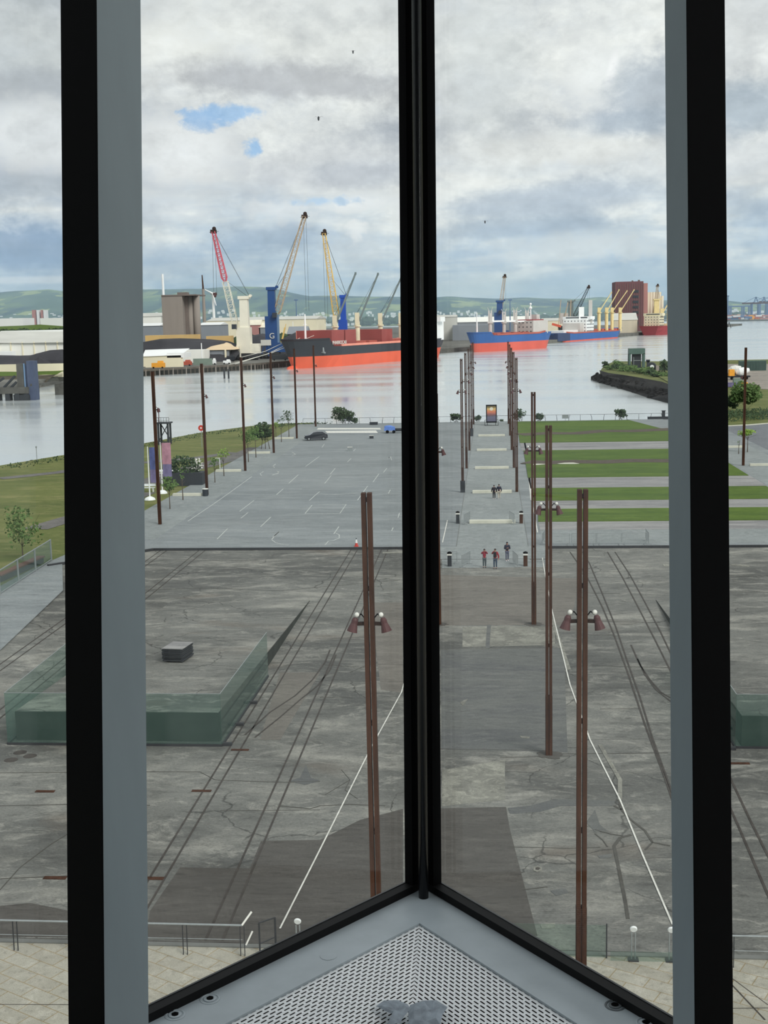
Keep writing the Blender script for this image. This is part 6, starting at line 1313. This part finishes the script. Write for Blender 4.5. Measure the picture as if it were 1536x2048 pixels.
# stacks and turbine
a_ = at(327, 592, 1000); t = thing('white_stack', 'tall slim white chimney rising behind the left silo', 'chimney', (a_.x, 1000, -1)); MB().tube((a_.x, 1000, -1), (a_.x, 1000, at(327, 548, 1000).z), 1.2, 0.9, 12).build('shaft', 'ship_white', t)
a_ = at(409, 640, 1200); t = thing('brown_stack', 'thin brown chimney on a thicker grey lower shaft right of the silos', 'chimney', (a_.x, 1200, -1)); MB().tube((a_.x, 1200, -1), (a_.x, 1200, at(408, 578, 1200).z), 2.0, 1.2, 12).build('lower_shaft', 'silo_grey', t); MB().tube((a_.x, 1200, at(408, 578, 1200).z), (a_.x - .5, 1200, at(407, 550, 1200).z), 0.9, 0.5, 10).build('upper_shaft', 'rust', t)
a_ = at(428.5, 640, 1500); zt = at(428, 588, 1500).z; t = thing('wind_turbine', 'white wind turbine with one blade pointing left, under the red-topped crane', 'wind turbine', (a_.x, 1500, -1))
MB().tube((a_.x, 1500, -1), (a_.x - 0.4, 1500, zt), 2.0, 1.4, 12).build('tower', 'ship_white', t); MB().box((a_.x, 1500, zt + 0.6), (5, 6, 2.6)).build('nacelle', 'ship_grey', t)
for ang_, Lb in ((152, 10.5), (-75, 15), (25, 3)): d = V((math.cos(R(ang_)), 0, math.sin(R(ang_)))); MB().tube(V((a_.x, 1496.5, zt + 0.6)), V((a_.x, 1496.5, zt + 0.6)) + d * Lb, 1.1, 0.5, 8).build('blade', 'ship_white', t)
for px, lab in ((437, 'thin white lamp pole left of the foot of the white crane'), (573, 'thin white pole right of the blue crane'), (1020, 'thin dark lattice mast on the hill line behind the blue ship'), (592, 'dark lamp mast above the long warehouse')):
    Y = 1300; y0 = 600 if px in (1020, 592) else 640; a_ = at(px, y0, Y); o = MB().tube((a_.x, Y, -1), (a_.x, Y, a_.z), 0.7, 0.4, 6).box((a_.x, Y, a_.z), (4, 1, 1.2) if y0 == 600 else (1, 1, 1)).build('mast_pole', 'gantry_haze' if y0 == 600 else 'ship_white', loc=(a_.x, Y, -1)); tag(o, lab, 'mast')
# grain towers on the right
t = pbox('grain_tower', 'tall maroon grain tower behind the yellow jibs', 'grain tower', 1231, 1287, 563, 660, 1600, 46, 'silo_maroon', -1)
q = at(1231, 563, 1600); q2 = at(1287, 563, 1600); MB().bb(q2.x, q2.x + 5.5, 1602, 1646, -1, q2.z - 2).build('pink_flank', 'silo_pink', t)
mb = MB(); x_ = q.x
for i in range(13): xx = q.x + (q2.x - q.x) * i / 12; mb.bb(xx - 0.2, xx + 0.2, 1599.6, 1600, 5, q.z - 3)
mb.build('cladding_ribs', 'silo_dark', t); mb = MB()
for i in range(7): mb.bb(q2.x - 13, q2.x - 6, 1599.5, 1600, 8 + i * 6.5, 11 + i * 6.5)
mb.build('stair_windows', 'port_window', t); MB().box((q2.x - 5, 1606, q2.z + 1), (2.5, 3, 2.6)).box((q2.x - 13, 1606, q2.z + 0.8), (2, 2, 2)).build('roof_vents', 'silo_dark', t)
t = thing('grain_silos', 'row of cream cylindrical silos right of the maroon tower', 'silo', (at(1310, 600, 1620).x, 1620, -1)); zt = at(1310, 584, 1620).z
for i in range(6): px = 1297 + i * 5.6; q = at(px, 600, 1620); MB().lathe((q.x, 1625, -1), [(2.1, 0), (2.1, zt + 1 - (0 if i < 5 else 5))], 14).build('silo_cylinder', 'silo_cream', t, smooth=True)
MB().bb(at(1294, 600, 1630).x, at(1322, 600, 1630).x, 1628, 1640, zt - 4, zt).build('head_house', 'silo_cream', t)

# ============================================================ BLUE PIER AND DOLPHINS AT LEFT
mat('pier_steel', (76, 86, 108), 0.6, 0.1, 0.15, 0.5); mat('pier_concrete', (84, 84, 80), 0.9, 0, 0.3, 0.3)
Yp = 415
t = thing('berthing_pier', 'old steel and timber berthing pier with twin blue-grey towers at far left', 'pier', (-157, Yp, WZ))
for (px0, px1, py0, m_) in ((32, 45, 728, 'pier_concrete'), (52, 66, 722, 'pier_steel')):
    a_, b_ = at(px0, py0, Yp), at(px1, py0, Yp); MB().bb(a_.x, b_.x, Yp, Yp + 4, WZ - 0.2, a_.z).build('pier_tower', m_, t)
a_, b_ = at(45, 727, Yp), at(53, 727, Yp); MB().bb(a_.x, b_.x, Yp + 0.8, Yp + 2.5, WZ + 3, a_.z - 0.4).build('tower_link', 'pier_steel', t); MB().bb(a_.x + 0.1, a_.x + 0.5, Yp + 0.2, Yp + 0.8, WZ, a_.z).build('fender_tube', 'crane_blue_light', t)
a_, b_ = at(-60, 778, Yp), at(58, 780, Yp); MB().bb(a_.x, b_.x, Yp - 1, Yp + 3.5, WZ + 2.4, WZ + 4.6).build('pier_deck', 'pier_concrete', t)
for px in (-40, -22, -4, 17, 36, 54): q = at(px, 800, Yp); MB().bb(q.x - 0.8, q.x + 0.8, Yp - 0.8, Yp + 2, WZ - 0.4, WZ + 2.5).build('pier_leg', 'charcoal', t)
MB().bb(at(28, 790, Yp).x, at(60, 790, Yp).x, Yp - 0.6, Yp + 3, WZ - 0.4, WZ + 2.0).build('solid_pier_foot', 'charcoal', t)
for (p0, p1) in (((8, 775), (30, 752)), ((22, 775), (33, 764)), ((-20, 775), (8, 756))): MB().bar(at(*p0, Yp), at(*p1, Yp), 0.7).build('raking_brace', 'charcoal', t)
MB().bar(at(60, 770, Yp), at(118, 765, 440), 1.4, 0.8).build('walkway', 'pier_concrete', t)
t = thing('braced_trestle', 'small dark cross-braced trestle under the walkway at far left', 'trestle', (at(72, 790, 420).x, 420, WZ))
for px in (67, 77): MB().tube((at(px, 780, 420).x, 420, WZ - 0.3), (at(px, 772, 420).x, 420, 0.6), 0.25, n=8).build('leg', 'charcoal', t)
MB().bar(at(67, 773, 420), at(77, 788, 420), 0.3).bar(at(77, 773, 420), at(67, 788, 420), 0.3).build('cross_brace', 'charcoal', t)
o = MB().bb(at(109, 770, 445).x, at(160, 770, 445).x, 445, 452, WZ - 0.3, at(115, 765, 445).z).build('mooring_block', 'pier_concrete', loc=(at(118, 780, 445).x, 447, WZ)); tag(o, 'dark concrete mooring block at the river edge beside the black column', 'block')
def slope(name, label, cat, prof, m_):
    mb = MB(); xs_ = [-330 + 6 * i for i in range(25)]; n = len(xs_); random.seed(12)
    for Y, z in prof: mb.v += [V((x, Y + random.uniform(-1, 1), z + (random.uniform(-0.25, 0.25) if z > WZ else 0))) for x in xs_]
    for k_ in range(len(prof) - 1):
        for i in range(n - 1): mb.f.append([k_ * n + i, k_ * n + i + 1, (k_ + 1) * n + i + 1, (k_ + 1) * n + i])
    o = mb.build(name, m_); tag(o, label, cat, kind='stuff')
slope('mud_bank', 'brown mud bank below the cream wall at far left', 'mud', [(500, WZ - 0.4), (507, -2.6), (514, -0.9), (521, 0.35)], 'mud')
slope('bank_grass', 'green strip of grass below the cream wall at far left', 'grass', [(520.5, 0.3), (527, 1.1), (533.2, 1.5)], 'grass')
MB().prism([(-340, 534.9), (-188, 534.9), (-188, 544), (-340, 544)], -1.2, 1.58).build('wall_footing', 'shed_cream')['kind'] = 'structure'

# ============================================================ RIGHT HEADLAND OBJECTS
mat('lock_green', (82, 106, 98), 0.6, 0, 0.1, 0.3)
Yg = 500; a_, b_ = at(1258, 730, Yg), at(1290, 730, Yg); zt = at(1274, 697, Yg).z; xm = (a_.x + b_.x) / 2; W2 = (b_.x - a_.x) / 2
t = thing('lift_gate_tower', 'dark green open-fronted steel tower on the headland', 'tower', (xm, Yg, -0.4))
MB().bb(a_.x, b_.x, Yg, Yg + 4.5, zt - 2.2, zt).build('top_box', 'lock_green', t)
for s in (-1, 1): MB().bb(xm + s * W2 - 0.35 - 0.35 * s, xm + s * W2 + 0.35 - 0.35 * s, Yg, Yg + 0.8, -0.5, zt - 2).build('column', 'lock_green', t); MB().bb(xm + s * W2 - 0.35 - 0.35 * s, xm + s * W2 + 0.35 - 0.35 * s, Yg + 3.7, Yg + 4.5, -0.5, zt - 2).build('column', 'lock_green', t)
MB().bb(xm - 1.7, xm + 1.7, Yg + 1, Yg + 3.5, -0.5, zt - 2).build('machinery', 'charcoal', t); MB().bar((xm - 1.4, Yg + 0.9, 2.6), (xm + 1.4, Yg + 0.9, 2.6), 0.25).bar((xm - 1.2, Yg + 0.9, 0.6), (xm - 1.2, Yg + 0.9, 4), 0.2).build('pale_frame', 'galv', t)
MB().bar(at(1249, 730, Yg), at(1264, 731, Yg), 0.6).build('walkway', 'dark_steel', t)
p = at(1303, 742, 470); t = thing('concrete_mixer_drum', 'round white and dark machine on the headland right of the green tower', 'machine', (p.x, 470, -0.4)); MB().lathe((p.x, 469, 1.2), [(1.6, 0), (1.9, 1.0), (1.6, 2.2)], 16, (0, 1, 0)).build('drum', 'charcoal', t); MB().lathe((p.x, 468.9, 1.3), [(0.8, 0), (0.7, 0.12)], 12, (0, -1, 0)).build('white_face', 'white_paint', t)
p = at(1296, 728, 480); o = MB().box((p.x, 480, 1.4), (0.9, 1, 3.6)).box((p.x, 480, 3.2), (1.4, 1, 0.9)).build('pump_head', 'charcoal', loc=(p.x, 480, -0.4)); tag(o, 'small dark machine head just right of the green tower', 'machine')
t = thing('storage_cabin', 'grey-brown cabin on the headland against the right window column', 'cabin', (at(1325, 745, 470).x, 470, -0.4)); MB().bb(at(1318, 740, 470).x, at(1345, 740, 470).x, 470, 476, -0.5, at(1325, 736, 470).z).build('body', 'charcoal', t); MB().bb(at(1312, 740, 468).x, at(1318, 740, 468).x, 468, 470, -0.5, 1.8).build('side_boxes', 'silo_grey', t)
random.seed(31)
EX = [(1222 + i * 12.5, 747 + i * 3.0 + (i % 3), 492 - i * 8, 2.6 + (i % 3) * 0.5, 1.9 + (i % 2) * 0.8, 230, ('leaf', 'leaf_dark', 'leaf')[i % 3], 'low scrub mound on the headland rim, number %d from its tip' % (i + 1)) for i in range(9)]
ORD = ['first', 'second', 'third', 'fourth', 'fifth', 'sixth', 'seventh', 'eighth', 'ninth']
EX = [e[:7] + ('low scrub mound along the headland rim, %s from its tip' % ORD[i],) for i, e in enumerate(EX)]
for i, (px, py, Y, cr_, h_, n_, m_, lab) in enumerate(((1212, 742, 510, 2.0, 2.8, 260, 'leaf_dark', 'dark bush at the tip of the headland'), (1235, 742, 500, 3.2, 3.6, 420, 'leaf', 'green bush left of the green tower'), (1330, 742, 450, 2.6, 5.2, 320, 'leaf_dark', 'dark rounded tree against the right window column'),
      (1290, 760, 455, 3.2, 2.4, 320, 'leaf', 'low green scrub on the rocky slope under the green tower'), (1313, 772, 430, 3.0, 2.4, 320, 'leaf_dark', 'low dark scrub on the rocky slope beside the right window column'), (1260, 752, 490, 3.4, 2.0, 260, 'leaf', 'low pale scrub at the foot of the green tower')) + tuple(EX)):
    q = at(px, py, Y); tree(lab, q.x, Y, -0.5, h_, cr_, n_, m_, 0.42, 'bushes on the headland', name='headland_shrub', trunks=1, lift=0.05)
# far right beyond the window column
tree('large dense green tree beyond the road at far right', at(1493, 800, 266).x, 266, -0.2, 6.6, 3.7, 1500, 'leaf', 0.4, name='dense_tree', lift=0.12)
tree('smaller dark bush left of the large tree at far right', at(1461, 810, 270).x, 270, -0.2, 3.4, 2.2, 500, 'leaf_dark', 0.35, name='roadside_shrub', lift=0.05)
mb = MB(); random.seed(4)
for _ in range(260): px = random.uniform(1440, 1600); q = G(px, 838 - (px - 1440) * 0.05 + random.uniform(-8, 6), 0); mb.leaves(q + V((0, 0, 0.5)), 0.8, 8, 0.22)
o = mb.build('roadside_hedge', 'leaf_dark'); tag(o, 'low dark hedge along the far side of the road at far right', 'hedge', kind='stuff')
q = at(1480, 722, 453); q2 = at(1533, 722, 453); t = thing('dark_container', 'long dark green container on the quay at far right', 'container', ((q.x + q2.x) / 2, 453, 0))
MB().bb(q.x, q2.x, 453, 456, 0.04, q.z).build('body', 'lock_green', t); mb = MB()
for i in range(18): mb.bb(q.x + 0.3 + i * (q2.x - q.x - 0.6) / 17 - 0.06, q.x + 0.3 + i * (q2.x - q.x - 0.6) / 17 + 0.06, 452.9, 453, 0.2, q.z - 0.15)
mb.build('corrugation', 'charcoal', t)
def truck(px, Y, m_b, m_c, lab, w_=6.5):
    a_ = at(px, 750, Y); x = a_.x; t = thing('mixer_truck', lab, 'truck', (x, Y, 0.0)); MB().box((x, Y, 0.95), (w_, 2.3, 0.5)).build('chassis', 'charcoal', t); MB().box((x - w_ * 0.36, Y, 2.0), (w_ * 0.26, 2.3, 2.4), taper=0.92).build('cab', m_c, t)
    MB().lathe((x - w_ * 0.15, Y, 2.0), [(0.5, 0), (1.3, 1.1), (1.35, 2.4), (0.6, 4.2)], 14, (1, 0, 0.22)).build('drum', m_b, t)
    for s in (-0.36, 0.12, 0.32):
        MB().lathe((x + s * w_, Y - 1.1, 0.5), [(0.5, -0.18), (0.5, 0.18)], 12, (0, 1, 0)).build('wheel', 'black_rubber', t)
truck(1478, 396, 'ship_white', 'orange_plant', 'yellow-cabbed truck with a large white drum at far right'); truck(1462, 412, 'off_white', 'ship_white', 'white truck behind the yellow-cabbed one at far right', 6)
t = thing('stacked_crates', 'violet and orange crates in front of the trucks at far right', 'crates', (at(1462, 765, 358).x, 358, 0)); 
for dx, m_, zz in ((0, 'banner_violet', 0.62), (3.4, 'orange_plant', 0.62), (1.7, 'green_fence', 1.83), (1.7, 'banner_violet', 0.62)): MB().box((t.location.x + dx, 358, zz), (2.2, 1.6, 1.2)).build('crate', m_, t)
# navigation beacon in the water and distant port
q = G(1458, 656, WZ); t = thing('channel_beacon', 'small dark channel beacon in the water beside the right window column', 'beacon', q); MB().bar(q + V((-3, 0, 0)), q + V((0, 0, 9)), 0.8).bar(q + V((3, 0, 0)), q + V((0, 0, 9)), 0.8).build('frame', 'charcoal', t)
def gantry(px, Y, h_top, lab, boom=True):
    x = at(px, 630, Y).x; t = thing('container_gantry', lab, 'crane', (x, Y, -1), group='container cranes of the distant port'); zt = at(px, h_top, Y).z; s_ = Y / 3300
    lg_ = MB()
    for dx in (-9, 9):
        for dy in (0, 18): lg_.bar((x + dx, Y + dy, -1), (x + dx, Y + dy, zt * 0.72), 3.0)
    lg_.build('legs', 'gantry_haze', t); MB().bar((x - 36, Y, zt * 0.72), (x + 40, Y, zt * 0.72), 3, 4).build('main_girder', 'maroon_shade', t); MB().bar((x - 5, Y, zt * 0.72), (x, Y, zt), 2.5).bar((x + 7, Y, zt * 0.72), (x, Y, zt), 2.5).tube((x, Y, zt), (x + 36, Y, zt * 0.74), 0.8, n=4).tube((x, Y, zt), (x - 32, Y, zt * 0.74), 0.8, n=4).build('apex_frame', 'gantry_haze', t)
    return t
for i, (px, ht) in enumerate(((1511, 594), (1527, 594), (1544, 590))): gantry(px, 3450 + i * 60, ht, 'hazy blue-grey container crane at the far right, %s' % ['leftmost of them', 'second of them', 'cut by the photo edge'][i])
x0 = at(1452, 616, 3600).x; t = thing('stacking_crane', 'low hazy blue gantry across the distant port at the right', 'crane', (x0, 3600, -1)); MB().bar((x0, 3600, at(1460, 613, 3600).z), (at(1500, 613, 3600).x, 3600, at(1460, 613, 3600).z), 5, 4).build('girder', 'gantry_haze', t)
for px in (1458, 1462, 1484, 1488, 1498): q = at(px, 613, 3600); MB().bar((q.x, 3600, -1), (q.x, 3600, q.z), 4).build('leg', 'gantry_haze', t)
q = at(1456, 592, 3900); o = MB().bar((q.x, 3900, -1), (q.x, 3900, q.z), 3).box((q.x, 3900, q.z), (7, 3, 3)).build('light_mast', 'gantry_haze', loc=(q.x, 3900, -1)); tag(o, 'tall thin hazy mast beside the right window column over the distant port', 'mast')
random.seed(8); cols = ['container_red', 'far_white', 'gantry_haze', 'orange_plant', 'silo_pink']; mbs = {c_: MB() for c_ in cols}
for _ in range(240):
    px = random.uniform(1440, 1620); Y = random.uniform(3280, 3900); q = at(px, 630, Y); mbs[random.choice(cols)].box((q.x, Y, random.uniform(0, 9)), (random.uniform(9, 26), 8, random.uniform(3, 7)))
t = thing('port_containers', 'jumble of red, white and blue containers in the distant port at the right', 'containers', (at(1500, 630, 3500).x, 3500, -1), kind='stuff')
for c_ in cols: o = mbs[c_].build('container_pile', c_, t); o['kind'] = 'stuff'

# ============================================================ HILLS, TREE BELTS AND DISTANT TOWN
def hmat():
    m = bpy.data.materials.new('hill_fields'); m.use_nodes = True; nt = m.node_tree; b = nt.nodes['Principled BSDF']; l = nt.links.new; b.inputs['Roughness'].default_value = 1; b.inputs['Specular IOR Level'].default_value = 0
    t = nd(nt, 'ShaderNodeTexCoord'); mp = nd(nt, 'ShaderNodeMapping'); mp.inputs['Scale'].default_value = (1 / 85, 1 / 250, 1 / 120); l(t.outputs['Object'], mp.inputs[0])
    wv = nd(nt, 'ShaderNodeTexNoise', i_Scale=0.9, i_Detail=4); l(mp.outputs[0], wv.inputs['Vector']); ad = nd(nt, 'ShaderNodeVectorMath', operation='MULTIPLY_ADD'); l(wv.outputs['Color'], ad.inputs[0]); ad.inputs[1].default_value = (1.2, 1.2, 1.2); l(mp.outputs[0], ad.inputs[2])
    vo = nd(nt, 'ShaderNodeTexVoronoi', i_Scale=1.0); l(ad.outputs[0], vo.inputs['Vector']); cr = nd(nt, 'ShaderNodeValToRGB'); sp = nd(nt, 'ShaderNodeSeparateXYZ'); l(vo.outputs['Color'], sp.inputs[0]); l(sp.outputs[0], cr.inputs[0]); cr.color_ramp.interpolation = 'CONSTANT'
    e = cr.color_ramp.elements; e[0].position = 0; e[0].color = RGB(84, 104, 92); e[1].position = 0.85; e[1].color = RGB(150, 162, 112)
    for p_, c_ in ((0.3, (104, 124, 96)), (0.5, (92, 112, 98)), (0.68, (132, 148, 104))): q = cr.color_ramp.elements.new(p_); q.color = RGB(*c_)
    n2 = nd(nt, 'ShaderNodeTexNoise', i_Scale=0.22, i_Detail=6, i_Roughness=0.65); l(mp.outputs[0], n2.inputs['Vector']); mr = nd(nt, 'ShaderNodeMapRange', interpolation_type='SMOOTHSTEP'); l(n2.outputs[0], mr.inputs[0]); mr.inputs[1].default_value = 0.44; mr.inputs[2].default_value = 0.6
    mx = nd(nt, 'ShaderNodeMix', data_type='RGBA'); l(mr.outputs[0], mx.inputs[0]); l(cr.outputs[0], mx.inputs[6]); mx.inputs[7].default_value = RGB(52, 72, 84)  # bluish woods tone puts some distance haze into the base colour
    l(mx.outputs[2], b.inputs['Base Color']); return m
crest = [(-260, 590), (-120, 584), (0, 584), (40, 581), (70, 580), (100, 578), (125, 581), (200, 579), (270, 579), (330, 578), (400, 577), (440, 574), (480, 572), (520, 573), (545, 575), (570, 581), (600, 588), (620, 592), (680, 591), (740, 592), (800, 593), (870, 594), (900, 592), (950, 596), (1000, 597), (1050, 594), (1100, 597), (1150, 598), (1200, 594), (1240, 597), (1330, 600), (1450, 600), (1500, 606), (1560, 612), (1700, 622), (1850, 630)]
def crest_y(px):
    for (a_, ya), (b_, yb) in zip(crest, crest[1:]):
        if a_ <= px <= b_: return ya + (yb - ya) * (px - a_) / (b_ - a_)
    return 640
random.seed(2); NX, NY = 170, 26; hm = MB(); YC = 7200.0; Y0 = 4700.0
from mathutils import noise
for j in range(NY + 1):
    Y = Y0 + (YC + 1200 - Y0) * j / NY
    for i in range(NX + 1):
        px = -260 + (1850 + 260) * i / NX; q = at(px, 620, YC); x = q.x * Y / YC; zc = at(px, crest_y(px), YC).z
        t_ = min(1, (Y - Y0) / (YC - Y0)); s_ = t_ * t_ * (3 - 2 * t_) * 0.55 + t_ * 0.45
        z = -1 + (zc + 1) * s_ + noise.noise(V((x / 900, Y / 700, 3))) * 22 * math.sin(PI * t_) + noise.noise(V((x / 150, Y / 200, 9))) * 3
        if Y > YC: z = zc - (Y - YC) * 0.06
        hm.v.append(V((x, Y, z)))
for j in range(NY):
    for i in range(NX): k_ = j * (NX + 1) + i; hm.f.append([k_, k_ + 1, k_ + NX + 2, k_ + NX + 1])
o = hm.build('green_hills', hmat(), smooth=True); tag(o, 'long hazy range of green hills along the horizon', 'hills', kind='stuff')
# tree belts
def belt(label, px0, px1, py, Y, h_, n, m_='leaf_dark', seedv=1, spread=40, z0=-1.0):
    random.seed(seedv); mb = MB()
    for _ in range(n):
        px = random.uniform(px0, px1); q = at(px, py, Y); r_ = h_ * random.uniform(0.4, 0.75); mb.ball((q.x, Y + random.uniform(0, spread), z0 + r_ * random.uniform(0.5, 1.0)), r_, 6, (1.4, 1.2, 1.0), 0.25)
    o = mb.build('tree_belt', m_, smooth=False); tag(o, label, 'trees', kind='stuff')
mound('low green rise behind the grey shed at far left', [(-120, 668), (-60, 652), (0, 650), (45, 649), (80, 651), (130, 652), (200, 655), (260, 668)], 1150, 320, 'grass', 14, name='green_rise')
belt('belt of dark trees on the far bank left of the black column', -40, 112, 660, 1085, 5, 150, seedv=3, z0=12.5)
belt('belt of trees in front of the very long pale warehouse', 470, 700, 660, 1060, 8, 170, seedv=4)
belt('scattered trees before the hills at the left of the silos', -40, 330, 645, 1750, 10, 120, seedv=5)
belt('dark tree belt behind the dark heap between the two left cranes', 480, 560, 665, 900, 9, 60, 'coal' if False else 'leaf_dark', seedv=6)
belt('dark band of woods at the foot of the hills', -200, 1500, 638, 4600, 22, 420, seedv=7, spread=500)
random.seed(9); mb = MB()
for _ in range(800):
    px = random.uniform(-200, 1560); Y = random.uniform(4650, 5600); q = at(px, 630, Y); t_ = (Y - Y0) / (YC - Y0); zc = at(px, crest_y(px), YC).z; z = -1 + (zc + 1) * max(0, t_ * t_ * (3 - 2 * t_) * 0.55 + t_ * 0.45); mb.box((q.x, Y, z + 4), (random.uniform(5, 14), 10, 9 + random.uniform(0, 3)))
o = mb.build('distant_houses', 'far_white'); tag(o, 'scatter of tiny pale houses along the foot of the hills', 'houses', kind='stuff')
# a gull or two in the sky
for px, py, Y, s_, lab in ((637, 237, 90, 0.42, 'small dark bird in flight left of the corner post'), (970, 444, 110, 0.36, 'tiny dark bird in flight right of the corner post'), (706, 104, 100, 0.36, 'tiny faint bird high in the sky left of the corner post')):
    q = at(px, py, Y); o = MB().ball(q, s_ * 0.28, 6, (0.6, 0.6, 1.4)).build('flying_gull', 'charcoal', loc=q); tag(o, lab, 'bird')
    for sg in (-1, 1): MB().add([q + V((0, -0.08, 0.05)), q + V((0, 0.1, 0.05)), q + V((sg * s_ * 0.5, 0.05, s_ * 0.35)), q + V((sg * s_ * 0.9, 0.0, s_ * 0.15)), q + V((sg * s_ * 0.5, -0.05, s_ * 0.28))], [(0, 1, 2, 4), (2, 3, 4)]).build('wing', 'charcoal', o)

# thin haze over the far side of the river
hz = bpy.data.materials.new('haze'); hz.use_nodes = True; nt = hz.node_tree; nt.nodes.clear(); oo = nd(nt, 'ShaderNodeOutputMaterial'); vs_ = nd(nt, 'ShaderNodeVolumePrincipled'); vs_.inputs['Color'].default_value = (0.66, 0.86, 1.0, 1); vs_.inputs['Density'].default_value = 0.00014; vs_.inputs['Anisotropy'].default_value = 0.2
nt.links.new(vs_.outputs[0], oo.inputs['Volume'])
if HAZE:
    o = MB().bb(-6500, 6500, 1900, 9500, -3.0, 240).build('haze', hz); tag(o, 'thin blue haze over the distant shore and hills', 'haze', kind='stuff')
bpy.context.view_layer.update()
